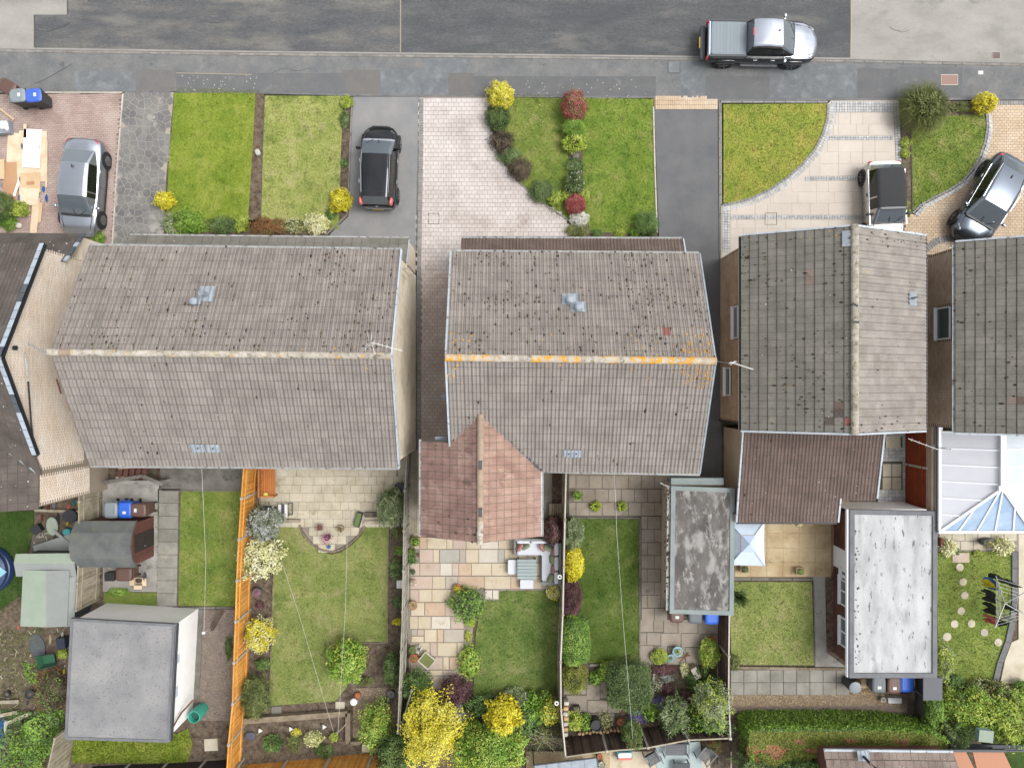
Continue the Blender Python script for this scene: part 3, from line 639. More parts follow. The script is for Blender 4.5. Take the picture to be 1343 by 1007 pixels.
def pot(px,py,r,h,label,matname,plant=None,leaf=.05,n=160,z0=.135,ph=.22,name='plant_pot',square=False,ppx=None,cat='plant pot',spread=1.2,rz=0):
    """r in metres; > pot, soil (the plant in it is a part here because it grows in the pot)"""
    p=W(px,py,h);t=thing(name,label,cat,(p.x,p.y,z0),rz)
    mb=MB()
    if square:
        mb.box(0,0,0,r*1.8,r*1.8,h,taper=1.08);s=.9*r*1.8
        mk('pot',mb,M[matname],t,True);mk('soil',MB().box(0,0,h,s,s,.008),M['soil'],t,True)
        mk('rim',MB().box(-r,0,h-.02,.03,r*2.1,.05).box(r,0,h-.02,.03,r*2.1,.05).box(0,r,h-.02,r*1.94,.03,.05).box(0,-r,h-.02,r*1.94,.03,.05),M[matname],t,True)
    else:
        mb.lathe((0,0,0),[(0.001,0),(r*.7,0),(r*.95,h*.85),(r*1.05,h*.85),(r*1.05,h),(r*.9,h),(r*.86,h*.88)],18)
        mk('pot',mb,M[matname],t,True,smooth=True);mk('soil',MB().lathe((0,0,h*.86),[(r*.88,0),(.001,.01)],14),M['soil'],t,True)
    if plant:
        LS[0]+=1
        for q,pm in enumerate(plant if isinstance(plant,(list,tuple))else[plant]):
            V,rn=leaves((0,0,h+ph*.3),r*spread,r*spread,ph*.7,int(n*(1 if q==0 else .5)),leaf,LS[0]*7+q,.3,-.1)
            addmesh('foliage' if q==0 else 'flowers',fastmesh('foliage',V,np.arange(len(V)).reshape(-1,4),rn,M[pm]),t)
    return t
def wheelie(px,py,rz,label,body,lid,z0=.14,h=1.05,group='wheelie bins',sticker=True,w_=.56,d_=.66):
    """front of the bin looks along local -y; the lid hinge and wheels are at +y"""
    p=W(px,py,h+z0);t=thing('wheelie_bin',label,'wheelie bin',(p.x,p.y,z0),rz,group)
    mb=MB();b=.78
    vs=[]
    for z,a,q in((.06,b*.92,b*.9),(.1,b,b),(h*.9,1,1),(h*.9,1.05,1.05),(h*.96,1.05,1.05)):
        for sx,sy in((-1,-1),(1,-1),(1,1),(-1,1)):vs.append((sx*w_/2*a,sy*d_/2*q+(1-q)*.1,z))
    mb.add(vs,[(3,2,1,0),(16,17,18,19)]+[(4*i+j,4*i+(j+1)%4,4*i+4+(j+1)%4,4*i+4+j)for i in range(4)for j in range(4)])
    mk('body',mb,M[body],t,True)
    l=MB();vs=[]
    for z,a,dy in((h*.95,1.1,0),(h*.985,1.12,0),(h*1.02,1.0,.01),(h*1.04,.82,.02)):
        for j in range(16):
            an=2*math.pi*j/16;cx=math.copysign(abs(math.cos(an))**.45,math.cos(an));cy=math.copysign(abs(math.sin(an))**.45,math.sin(an));vs.append((cx*w_/2*a,cy*d_/2*a+dy,z))
    l.add(vs,[tuple(range(16))[::-1],tuple(range(48,64))]+[(16*i+j,16*i+(j+1)%16,16*i+16+(j+1)%16,16*i+16+j)for i in range(3)for j in range(16)])
    lo=mk('lid',l,M[lid],t,True)
    mk('rib',MB().box(-.14,.02,h*1.035,.03,d_*.6,.014).box(.14,.02,h*1.035,.03,d_*.6,.014),M[lid],lo,True)
    mk('handle',MB().tube([(-w_*.42,d_/2+.02,h*.93),(-w_*.42,d_/2+.1,h*.95),(w_*.42,d_/2+.1,h*.95),(w_*.42,d_/2+.02,h*.93)],.016,6),M[lid],t,True)
    for s in(-1,1):mk('wheel',MB().lathe((s*w_*.36,d_/2*.82+.02,.1),[(.03,-.025),(.1,-.025),(.1,.025),(.03,.025)],14,M=Matrix.Rotation(math.pi/2,3,'Y')),M['rubber'],t,True)
    if sticker:mk('sticker',MB().box(0,-.1,h*1.04,.16,.12,.004),M['white_plain'],t,True)
    return t
def line_thing(name,label,cat,pts,r,matname,group=None,sag=0):
    a,b=Vector(pts[0]),Vector(pts[-1]);P=[]
    if len(pts)==2:
        for i in range(13):
            u=i/12;p=a.lerp(b,u);p.z-=sag*4*u*(1-u);P.append(p)
    else:P=pts
    return single(name,MB().tube(P,r,5),M[matname],label,cat,group)
# ---------------------------------------------------------------- cars
def car(label,name,cat,loc,rz,st,gr,wheels,body='paint_silver',roof=None,hood=None,wr=.33,lights=None,tail='lamp_red',handles=(),mirrors=None,plate=None,top_class=None,hoodx=None,group=None,rim='alloy',extra=None,glass='glass_car'):
    t=thing(name,label,cat,loc,rz,group);hw=max(s[1]for s in st)
    top,sid=MB(),MB();prof=[]
    # smooth the stations with a Catmull-Rom resample so the outline is rounded, not faceted
    def resamp(S_,k=3):
        out=[]
        for i in range(len(S_)-1):
            p0,p1,p2,p3=S_[max(i-1,0)],S_[i],S_[i+1],S_[min(i+2,len(S_)-1)]
            for q in range(k):
                u=q/k;out.append(tuple(.5*((2*b)+(-a+c)*u+(2*a-5*b+4*c-d)*u*u+(-a+3*b-3*c+d)*u**3)for a,b,c,d in zip(p0,p1,p2,p3)))
        return out+[tuple(S_[-1])]
    for x,h,zt,zs,zb in resamp(st):
        prof.append([(x,h*.86,zb),(x,h*.97,zb+.12),(x,h,(zb+zs)*.5),(x,h*.985,zs-.1),(x,h*.955,zs-.02),(x,h*.89,zs+.015),(x,h*.62,zt-.012),(x,h*.3,zt),(x,0,zt+.004)])
    np_=len(prof[0])
    for mbx,rng in((sid,range(0,5)),(top,range(5,np_-1))):
        for sgn in(1,-1):
            vs=[];lo,hi=rng[0],rng[-1]+1
            for pr in prof:vs+=[(a,b*sgn,c)for a,b,c in pr[lo:hi+1]]
            m=hi-lo+1;fs=[]
            for i in range(len(prof)-1):
                for j in range(m-1):
                    q=(i*m+j,(i+1)*m+j,(i+1)*m+j+1,i*m+j+1);fs.append(q if sgn<0 else q[::-1])
            mbx.add(vs,fs,.5)
    for k,d in((0,1),(-1,-1)):
        ring=[(a,b,c)for a,b,c in prof[k]]+[(a,-b,c)for a,b,c in prof[k][::-1]];sid.add(ring,[tuple(range(len(ring)))[::d]],.5)
    mk('body',sid,M[body],t,True,smooth=True)
    mk('bonnet',top,M[hood or body],t,True,smooth=2)
    g={}
    G=[]
    for x,wb,zb,wt,zt in gr:
        e=zt-zb;G.append([(x,wb,zb),(x,wb+(wt-wb)*.8 if e>.1 else wb-.04,zb+e*.8),(x,wt-.03 if e>.1 else wb-.08,zb+e*.97),(x,wt*.8,zt),(x,wt*.4,zt+.012),(x,0,zt+.016)])
    for i,cl in enumerate(top_class):
        for j in range(5):
            if cl=='W':nm='windscreen' if j>=1 else 'door_pillar'
            elif cl=='R':nm='rear_window' if j>=2 else 'door_pillar'
            elif cl=='S':nm='side_window' if j==0 else 'roof'
            else:nm='roof' if j>=1 else 'door_pillar'
            for sgn in(1,-1):
                key=nm if nm not in('side_window','door_pillar')else(nm,i,sgn)
                a,b,c,d=[(p[0],p[1]*sgn,p[2])for p in(G[i][j],G[i+1][j],G[i+1][j+1],G[i][j+1])]
                vs=[a,b,c,d];f=(0,1,2,3)if sgn>0 else(3,2,1,0)
                g.setdefault(key,MB()).add(vs,[f],.5)
    for key,mb in g.items():
        nm=key if isinstance(key,str)else key[0]
        mt={'windscreen':glass,'rear_window':glass,'side_window':'glass_side','roof':roof or body,'door_pillar':body}[nm]
        o=mk(nm,mb,M[mt],t,True,smooth=False)
        # weld so the shading runs smoothly over the strip
        import bmesh
        bm=bmesh.new();bm.from_mesh(o.data);bmesh.ops.remove_doubles(bm,verts=bm.verts,dist=.002);bmesh.ops.recalc_face_normals(bm,faces=bm.faces)
        bm.to_mesh(o.data);bm.free()
        if nm in('windscreen','roof','rear_window'):o.data.polygons.foreach_set('use_smooth',[True]*len(o.data.polygons))
    for wx in wheels:
        for s in(-1,1):
            Rm=Matrix.Rotation(math.pi/2,3,'X')
            mk('wheel_arch',MB().lathe((wx,s*(hw-.05),wr+.02),[(.001,-.055*s),(wr+.075,-.055*s),(wr+.075,.06*s)][::1],22,M=Matrix.Rotation(-math.pi/2,3,'X')if 1 else Rm),M['plastic_black'],t,True)
            wo=mk('wheel',MB().lathe((wx,s*(hw-.07),wr),[(wr*.62,-.1),(wr*.95,-.1),(wr,-.07),(wr,.07),(wr*.95,.1),(wr*.62,.1)],22,M=Rm),M['rubber'],t,True,smooth=True)
            rmb=MB().lathe((wx,s*(hw+.02),wr),[(.001,0),(wr*.18,0),(wr*.18,-.02*1)],10,M=Rm)
            for q in range(5):
                a=2*math.pi*q/5+.3;rmb.beam((wx+math.cos(a)*wr*.1,s*(hw+.018),wr+math.sin(a)*wr*.1),(wx+math.cos(a)*wr*.62,s*(hw+.02),wr+math.sin(a)*wr*.62),.03,.075,up=(0,1,0))
            rmb.lathe((wx,s*(hw+.022),wr),[(wr*.56,-.02),(wr*.56,.006),(wr*.66,.006),(wr*.66,-.02)],20,M=Rm)
            mk('rim',rmb,M[rim],wo,True)
    for nm,lm,pts in(lights or[]):
        mb=MB();mb.sq(pts[0],pts[1],.6,rz=pts[2]if len(pts)>2 else 0,nu=14,nv=7);mk(nm,mb,M[lm],t,True,smooth=2)
    for x,y,z in handles:
        for s in(-1,1):mk('door_handle',MB().box(x,s*(y),z,.17,.035,.03),M['chrome'],t,True)
    if mirrors:
        x,y,z,mm=mirrors
        for s in(-1,1):
            mk('door_mirror',MB().sq((x,s*(y+.1),z),(.14,.2,.15),.7,nu=12,nv=7).beam((x,s*(y-.06),z-.04),(x,s*(y+.06),z-.03),.05,.04),M[mm],t,True)
    if plate:
        x,z,pm=plate;mk('number_plate',MB().box(x,0,z,.03,.5,.11),M[pm],t,True)
    for s in(-1,1):
        for x in((wheels[1]-wr-.3),(wheels[0]+wheels[1])/2-.02,wheels[0]+wr+.22):mk('door_gap',MB().beam((x,s*(hw+.001),.34+.1*(hw>.88)),(x-.03,s*(hw*.985+.001),st[4][3]-.1),.012,.008,up=(0,1,0)),M['plastic_black'],t,True)
        cx_,cz_=gr[-1][0],gr[-1][2];mk('wiper',MB().tube([(cx_+.02,s*.12+.12,cz_+.05),(cx_-.2,s*.3+.25,cz_+.05+.2*(gr[-2][4]-cz_)/(gr[-1][0]-gr[-2][0]))],.012,4),M['plastic_black'],t,True)
        mk('bonnet_gap',MB().beam((cx_+.05,s*hw*.80,cz_+.0),(st[-2][0]-.05,s*hw*.66,st[-2][2]-.0),.012,.02),M['plastic_black'],t,True)
    if extra:extra(t)
    return t
# ================================================================ ground, road, pavements, drives
struct('ground',MB().prism([(-90,-90),(90,-90),(90,90),(-90,90)],-.6,0,0),M['ground_soil'])
X0,X1=-1100,2450
KL=[(X0,58),(0,65),(260,69),(525,72),(790,75),(1120,79),(1343,84),(X1,98)]      # kerb line in photo pixels
def ky(x):
    for a,b in zip(KL,KL[1:]):
        if a[0]<=x<=b[0]:return a[1]+(b[1]-a[1])*(x-a[0])/(b[0]-a[0])
    return 70
sheet('road',[(X0,-230)]+[(x,y-1)for x,y in KL][0:1]+[(x,y)for x,y in KL]+[(X1,-230)],.02,'asphalt_light',.1)
sheet('road_resurfacing',[(45,19.5),(88.5,19.5),(88.5,-230),(525,-230),(525,ky(525)-3),(260,ky(260)-3),(45.5,ky(45)-3)],.025,'asphalt_mid',.02)
sheet('road_resurfacing',[(525.6,-230),(1116,-230),(1116,ky(1116)-3),(790,ky(790)-3),(525.6,ky(525)-3)],.025,'asphalt_dark',.02)
def crack(pts,z,w_,mn,name='road_joint'):
    mb=MB();P=WL(pts,z)
    for a,b in zip(P,P[1:]):mb.beam(a,b,w_,.008)
    return struct(name,mb,M[mn])
flat('tar',S(74,74,76),.7);flat('grit',S(170,160,138),.9,vary=.1)
crack([(525.3,-200),(525.3,69)],.029,.05,'grit');crack([(1116,-200),(1116.5,40),(1116,76)],.029,.06,'grit')
crack([(45,20),(45.4,40),(45,62)],.029,.05,'tar');crack([(88.5,-200),(88.5,19.5)],.029,.05,'tar')
# pavement
GL=[(X0,118),(0,122),(160,121),(225,120),(345,123),(460,126),(640,127),(860,130),(945,133),(1180,132),(1343,131),(X1,138)]
pv=sheet('pavement',[(x,y+4)for x,y in KL]+GL[::-1],.12,'pavement_grey',.12)
for _ in range(6):
    cx_=R.uniform(20,1320);cy_=R.choice((R.uniform(5,55),R.uniform(88,118)));pts_=[(cx_,cy_)]
    for _q in range(R.randint(4,9)):pts_.append((pts_[-1][0]+R.uniform(4,12),pts_[-1][1]+R.uniform(-5,4)))
    pts_=[q_ for q_ in pts_ if not(ky(q_[0])-6<q_[1]<ky(q_[0])+8)]
    if len(pts_)>2:crack(pts_,.036 if cy_<60 else .128,.008,'tar','crack')
sheet('kerb_bed',[(x,y-1)for x,y in KL]+[(x,y+4.5)for x,y in KL[::-1]],.118,'pavement_grey',.1)
kb=D.objects.new('kerb',None);C.objects.link(kb);kb['kind']='structure';WM['kerb']=Matrix.Identity(4)
x=-70
while x<1420:
    a,b=W(x,ky(x),.12),W(x+25.6,ky(x+25.6),.12);d=b-a;m=(a+b)/2
    inst('kerb_stone',slab_mesh('kerb'),Matrix.Translation((m.x,m.y-.06,.02+R.uniform(0,.006)))@Matrix.Rotation(math.atan2(d.y,d.x),4,'Z')@Matrix.Diagonal((d.length-.012,.10,.112,1)),kb);x+=25.6
for x0,x1_,y0,y1_,mn in((98,178,94,120,'pavement_patch_blue'),(178,229,92,119,'pavement_patch_brown'),(231,455,96,122,'pavement_patch_dark'),(110,218,74,91,'pavement_grey'),
        (448,499,92,123,'pavement_patch_brown'),(499,588,92,124,'pavement_patch_blue'),(588,622,96,125,'pavement_patch_brown'),(558,612,77,95,'pavement_patch_blue'),(622,860,100,126,'pavement_patch_dark'),
        (875,893,79,97,'pavement_patch_dark'),(893,925,80,128,'pavement_patch_blue'),(925,1010,100,130,'pavement_patch_dark'),(1010,1122,84,129,'pavement_patch_blue'),(1125,1178,90,129,'pavement_patch_dark'),(1180,1262,88,128,'pavement_patch_dark'),(1262,1343,90,128,'pavement_grey')):
    sheet('pavement_patch',[(x0,y0),(x1_,y0+.5),(x1_,y1_),(x0,y1_)],.124+R.uniform(0,.003),mn,.02)
crack([(45,110),(60,104),(95,84)],.125,.02,'tar');crack([(231,96),(330,98)],.13,.04,'grit')
gr_=thing('drain_grating','rusty square gully grating set in the road beside the kerb','drain cover',tuple(W(1307,73,.03)))
k=(H)/F;mb=MB().box(0,0,-.02,.40,.34,.022);mk('frame',mb,M['metal_grey'],gr_,True)
mb=MB()
for i in range(7):mb.box(-.16+i*.053,0,.006,.024,.3,.012)
mk('bar',mb,M['metal_rust'],gr_,True)
o=thing('inspection_cover','rectangular reddish cover set in the pavement, below the drain grating','manhole cover',tuple(W(1245,105,.13)))
mk('plate',MB().box(0,0,-.02,.72,.44,.028),M['hatch_red'],o,True);mk('frame',MB().box(0,.235,-.02,.8,.03,.034).box(0,-.235,-.02,.8,.03,.034).box(-.385,0,-.02,.03,.44,.034).box(.385,0,-.02,.03,.44,.034),M['edging_pale'],o,True)
o=thing('inspection_cover','square blue grey cover in the dark pavement left of the pickup','manhole cover',tuple(W(884,88,.13)))
mk('plate',MB().box(0,0,-.02,.5,.5,.026),M['pavement_patch_blue'],o,True)
single('valve_cover',MB().box(W(1284,97).x,W(1284,97).y,.1,.22,.16,.028),M['white_plain'],'small white water valve lid in the pavement','valve cover')
mb=MB()
for i in range(70):
    px,py=R.uniform(230,345),R.uniform(98,120)
    if R.random()<.5:px,py=R.uniform(680,850),R.uniform(104,128)
    p=W(px,py,.13);mb.box(p.x,p.y,.125,R.uniform(.02,.05),R.uniform(.02,.05),.008,R.random()*3)
mk('stone_chips',mb,M['edging_pale'],None,kind='stuff')
# --- front drives
def drive(pts,z,mat_,blocks=None,bl=.2,bw=.1,rz=0,name='driveway',hole=None,depth=.1,extra=0):
    o=sheet(name,pts,z,mat_,depth)
    if blocks:paving(o,pts,z,blocks,bl,bw,rz,hole=hole)
    return o
drive([(-40,124),(159,123),(146,325),(-40,325)],.10,'joint_pink','block_pink',.2,.1,.05)
cz=[(162,122),(228,121),(217,240),(213,340),(146,340),(153,220)]
cp=sheet('crazy_paving',cz,.105,'crazy_joint',.1)
P=[tuple(p[:2])for p in WL(cz,.1)]
ctr=[]
yy=W(0,345).y
while yy<W(0,118).y:
    xx=W(140,0).x
    while xx<W(232,0).x:ctr.append((xx+R.uniform(-.14,.14),yy+R.uniform(-.14,.14)));xx+=.325
    yy+=.325
for i,(cx,cy)in enumerate(ctr):
    if not inpoly(cx,cy,P):continue
    poly=[(cx-.5,cy-.5),(cx+.5,cy-.5),(cx+.5,cy+.5),(cx-.5,cy+.5)]
    for j,(ox,oy)in enumerate(ctr):
        if i==j or abs(ox-cx)+abs(oy-cy)>1.5:continue
        nx,ny=ox-cx,oy-cy;L=math.hypot(nx,ny);nx/=L;ny/=L;lim=L/2-.013;out=[]
        for a,b in zip(poly,poly[1:]+poly[:1]):
            da=(a[0]-cx)*nx+(a[1]-cy)*ny-lim;db=(b[0]-cx)*nx+(b[1]-cy)*ny-lim
            if da<=0:out.append(a)
            if da*db<0:q=da/(da-db);out.append((a[0]+(b[0]-a[0])*q,a[1]+(b[1]-a[1])*q))
        poly=out
        if len(poly)<3:break
    if len(poly)>=3:mk('paving_stone',MB().prism(poly,.10,.110+R.uniform(0,.004)),M['crazy_stone'],cp)
def edging(pts,z,w_,mn,name='edging',step=.9,lab=None):
    o=D.objects.new(name,None);C.objects.link(o);o['kind']='structure';WM[o.name]=Matrix.Identity(4)
    P=WL(pts,z)
    for a,b in zip(P,P[1:]):
        L=(b-a).length;n=max(1,round(L/step))
        for i in range(n):
            m=a.lerp(b,(i+.5)/n);inst('edging_stone',slab_mesh(mn),Matrix.Translation((m.x,m.y,z-.08+R.uniform(0,.006)))@Matrix.Rotation(math.atan2((b-a).y,(b-a).x),4,'Z')@Matrix.Diagonal((L/n-.012,w_,.09,1)),o)
    return o
edging([(161,123),(154,212),(147,322)],.15,.06,'edging_pale');edging([(30,121.5),(160,121.5)],.14,.06,'edging_pale')
drive([(463,127),(550,127),(547,330),(418,330),(434,306),(457,284)],.10,'drive_grey')
edging([(461.5,128),(457,250),(455,282),(428,308)],.15,.06,'kerb');edging([(550.5,127),(549,220),(546,330)],.13,.04,'concrete_dark')
D3=[(551,127),(640,127),(640,150),(650,190),(668,225),(690,247),(716,268),(746,288),(744,345),(590,345),(590,400),(590,630),(548,630),(546,400)]
drive(D3,.10,'joint_pale','block_pale',.24,.195,0,hole=lambda x,y:y<W(0,361).y)
paving(D.objects['driveway.002']if 'driveway.002' in D.objects else cp,[(551,357.5),(592,357.5),(592,628),(549,628)],.10,'block_alley',.24,.16,0)
edging([(552.5,128),(551.5,240),(549.5,350),(549.5,625)],.135,.2,'edge_brick_grey',step=.12)
o=thing('inspection_cover','block filled square cover in the pale pink driveway','manhole cover',tuple(W(569,287,.12)))
mk('frame',MB().box(0,.24,0,.5,.015,.012).box(0,-.24,0,.5,.015,.012).box(-.24,0,0,.015,.47,.012).box(.24,0,0,.015,.47,.012),M['joint_dark'],o,True)
drive([(858,139),(943,141),(945,330),(947,700),(872,640),(865,330)],.10,'drive_black')
sd_=sheet('drive_threshold',[(858,129),(942,131),(942,141),(858,140)],.105,'joint_sand',.1);paving(sd_,[(858.5,128.5),(942,128.5),(942,141.5),(858.5,141.5)],.105,'block_sand',.1,.21,0,bond=0)
edging([(857,140),(859,220),(862,305)],.15,.07,'edging_pale');edging([(943.5,133),(944.5,330),(945,340)],.14,.06,'kerb')
# slab-and-sett drive
ARC=[(1085,136),(1084,155),(1078,175),(1068,195),(1052,214),(1032,232),(1010,247),(985,259),(960,266),(947,268)]
D5=[(1090,132),(1178,132),(1186,330),(946,345),(946,270)]+[(x,y+1)for x,y in ARC[::-1]]
d5=sheet('driveway',D5,.118,'slab_beige',.1)
bands=(178,182), 
def arcx(py):
    for a,b in zip(ARC,ARC[1:]):
        if a[1]<=py<=b[1]:return a[0]+(b[0]-a[0])*(py-a[1])/(b[1]-a[1]+1e-6)
    return 1085 if py<136 else 947
rows=[(148,163.5),(163.5,178),(184,200),(200,215.5),(215.5,231),(237,252),(252,267),(267,282.5),(288,300),(300,312),(312,330)]
for y0,y1_ in rows:
    x=1171 if y0<220 else 1174
    while x>950:
        x0=x-R.choice((16,24,32));lim=max(arcx(y0),arcx(y1_))+11 if y0<262 else 958
        if x0<lim:x0=lim
        if x-x0>3:p=W((x0+x)/2,(y0+y1_)/2,.1);slab(d5,p.x,p.y,.1,(x-x0)*k-.014,(y1_-y0)*k-.014,'slab_beige',th=.03)
        if x0<=lim:break
        x=x0
def setts(x0,y0,x1_,y1_,nr,vert=False,sh=0):
    mb=MB();dk=MB();n=max(1,round(((y1_-y0)if vert else(x1_-x0))/3.5))
    for i in range(n):
        for j in range(nr):
            px,py=(x0+(x1_-x0)*(j+.5)/nr+sh*(i+.5)/n,y0+(y1_-y0)*(i+.5)/n)if vert else(x0+(x1_-x0)*(i+.5)/n,y0+(y1_-y0)*(j+.5)/nr)
            p=W(px,py,.12);s=(x1_-x0)/(nr if vert else n)*k-.012;q=(y1_-y0)/(n if vert else nr)*k-.012;mb.box(p.x,p.y,.1,s,q,.036+R.uniform(0,.003),R.uniform(-.03,.03),taper=.94)
    mk('setts',mb,M['sett_grey'],d5,kind='stuff');a,b=W(x0,y0,.12),W(x1_+sh,y1_,.12)
    mk('sett_bed',MB().prism(WL([(x0,y0),(x1_,y0),(x1_+sh,y1_),(x0+sh,y1_)],.122),.1,.124+R.uniform(0,.001),.5),M['concrete_dark'],d5)
setts(1090,133.5,1171,147.5,4);setts(1084,178.5,1171,184,2);setts(1056,231.5,1174,237,2);setts(958,282.5,1130,288,2);setts(1171.5,133.5,1179,225,2,True,4);setts(947,270,957,330,3,True)
mb=MB()
for q,off in enumerate((4.6,8.2)):
    for a,b in zip(ARC,ARC[1:]):
        A,B=W(*a,.1),W(*b,.1);d=(B-A);L=d.length;d.normalize();nn=Vector((-d.y,d.x,0));nn=nn if nn.x>0 or nn.y<0 else-nn
        n=max(1,round(L/.125))
        for i in range(n):
            p=A+d*(L*(i+.5)/n)+nn*off*k;mb.box(p.x,p.y,.1,.105,.108,.036,math.atan2(d.y,d.x))
mk('setts',mb,M['sett_grey'],d5,kind='stuff')
edging([(x+1,y+1)for x,y in ARC],.15,.1,'edge_brick_grey',step=.2);edging([(945.5,134),(1086,134)],.15,.08,'edge_brick_grey',step=.5);edging([(945.5,134),(946,268)],.15,.06,'edge_brick_grey',step=.5)
o=thing('inspection_cover','square recessed cover in the beige slab drive by the sett band','manhole cover',tuple(W(1011,287,.132)))
mk('frame',MB().box(0,.27,0,.56,.015,.012).box(0,-.27,0,.56,.015,.012).box(-.27,0,0,.015,.53,.012).box(.27,0,0,.015,.53,.012),M['joint_dark'],o,True)
# sandy block drive, far right
ARC2=[(1293,147),(1294,165),(1291,185),(1284,205),(1274,222),(1260,238),(1243,249),(1225,258),(1208,267),(1196,279)]
D6=[(1300,133),(1700,133),(1700,330),(1186,335),(1187,285)]+[(x+3,y+3)for x,y in ARC2[::-1]]
drive(D6,.10,'joint_sand','block_sand',.2,.125,0,hole=lambda x,y:x>W(1420,0).x)
for off,st,mn in((1.5,.2,'edge_brick_grey'),(5.5,.1,'sett_grey'),(8.2,.1,'sett_grey')):
    edging([(x+off*.8,y+off*.5)for x,y in ARC2],.14,.10 if off<2 else .08,mn,step=st*1.0 if off<2 else .2)
edging([(1302,135),(1460,135)],.13,.2,'edge_brick_grey',step=.12)
edging([(1216,326),(1228,316),(1245,312),(1258,312)],.14,.3,'edge_brick_grey',step=.12)
# --- front lawns
lawn([(229,121),(280,116),(335,121),(331,200),(325,290),(320,303),(217,304),(221,220)],'a',.125)
lawn([(347,126),(450,126),(447,200),(444,300),(341,305),(344,210)],'b',.12)
lawn([(660,128),(742,129),(745,200),(748,290),(735,283),(700,258),(672,230),(655,200),(650,160)],'c',.12)
lawn([(765,129),(857,129),(860,220),(862,296),(835,306),(775,304),(764,270)],'d',.12)
lawn([(949,137)]+ARC[:-1]+[(949,266)],'e',.125)
lawn([(1212,153),(1291,150)]+ARC2[1:-1]+[(1197,277),(1195,170)],'c',.125)
crack([(347,126),(344,210),(342,290)],.14,.03,'joint_dark','lawn_edge');crack([(1195,168),(1197,277)],.14,.05,'joint_dark','lawn_edge')
for pts in([(325,290),(335,122),(346.5,122),(342,300),(322,302)],[(448,128),(461,128),(457,284),(425,312),(216,312),(217,300),(335,288),(425,296),(444,275)],
            [(742,129),(766,129),(764,268),(780,300),(862,296),(862,312),(745,312),(748,290)],[(1180,133),(1300,133),(1294,151),(1212,155),(1196,172),(1197,284),(1187,290)],
            [(640,128),(662,128),(652,165),(657,202),(674,232),(702,262),(748,292),(744,300),(712,268),(688,247),(666,225),(648,192)]):
    sheet('flower_bed',pts,.115,'soil',.1)
edging([(x,y+1)for x,y in D3[3:8]],.16,.05,'edge_brick_grey',step=.3)
# ================================================================ houses
def walls(h,xs,ys,ze,ridge_axis=None,zr=None,mat_='brick_cream',zr_pos=None,name='wall'):
    x0,x1=xs;y0,y1_=ys;mb=MB();mb.box((x0+x1)/2,(y0+y1_)/2,0,x1-x0,y1_-y0,ze)
    if ridge_axis=='x':
        ym=zr_pos if zr_pos is not None else(y0+y1_)/2
        mb.add([(x0,y0,ze),(x1,y0,ze),(x1,y1_,ze),(x0,y1_,ze),(x0,ym,zr),(x1,ym,zr)],[(0,1,5,4),(2,3,4,5),(1,2,5),(3,0,4)])
    if ridge_axis=='y':
        xm=(x0+x1)/2
        mb.add([(x0,y0,ze),(x1,y0,ze),(x1,y1_,ze),(x0,y1_,ze),(xm,y0,zr),(xm,y1_,zr)],[(3,0,4,5),(1,2,5,4),(0,1,4),(2,3,5)])
    return mk(name,mb,M[mat_],h)
def deck(h,quads,mn='joint_dark',name='roof_underlay',dz=.035):
    mb=MB()
    for q in quads:mb.add([Vector(v)-Vector((0,0,dz))for v in q],[(0,1,2,3)],0)
    return mk(name,mb,M[mn],h)
def bar(h,name,a,b,w_,t_,mn,mb=None):return mk(name,(mb or MB()).beam(a,b,w_,t_),M[mn],h)
def gutter(h,a,b,mn='gutter_white',r=.055):
    a,b=Vector(a),Vector(b);d=(b-a).normalized();n=d.cross(Vector((0,0,1)));mb=MB();vs=[]
    for p in(a,b):
        for j in range(7):an=math.pi+math.pi*j/6;vs.append(p+n*math.cos(an)*r+Vector((0,0,math.sin(an)*r)))
        for j in range(7):an=2*math.pi-math.pi*j/6;vs.append(p+n*math.cos(an)*r*.75+Vector((0,0,math.sin(an)*r*.75)))
    mb.add(vs,[(j,(j+1)%14,14+(j+1)%14,14+j)for j in range(14)]+[tuple(range(14)),tuple(range(14,28))[::-1]])
    return mk('gutter',mb,M[mn],h)
def flue(h,c,n,kind='pipe',sx=.55,sy=.6,ht=.35,r=.07,lead=True):
    """lead flashing slate with a pipe or vent cowl"""
    c=Vector(c);n=Vector(n).normalized();x=Vector((1,0,0))if abs(n.x)<.4 else Vector((0,1,0));y=n.cross(x).normalized();x=y.cross(n)
    Mx=Matrix(((x.x,y.x,n.x,c.x),(x.y,y.y,n.y,c.y),(x.z,y.z,n.z,c.z),(0,0,0,1)))
    mb=MB();N_=8;vs=[Mx@Vector(((i/N_-.5)*sx,(j-.5)*sy,.07+.018*math.sin(i*2.4)+.01*j))for j in(0,1)for i in range(N_+1)]
    mb.add(vs,[(i,i+1,N_+2+i,N_+1+i)for i in range(N_)]);f=mk('flashing',mb,M['lead'],h)
    mb=MB()
    if kind=='pipe':mb.lathe(c,[(r,0),(r,ht),(r*.8,ht),(r*.8,ht-.05),(.001,ht-.05)],12)
    elif kind=='cowl':mb.lathe(c,[(r*1.5,0),(r,.1),(r,ht*.6),(r*1.7,ht*.62),(r*1.8,ht*.9),(r*1.2,ht),(.001,ht+.02)],14)
    elif kind=='dot':mb.lathe(c+n*.08,[(.03,0),(.03,.04),(.001,.05)],10)
    mk('flue',mb,M['gutter_black' if kind=='dot' else 'lead'],f)
def lich(c,cen,s):return max(0,1-abs(c.y-cen)/s)
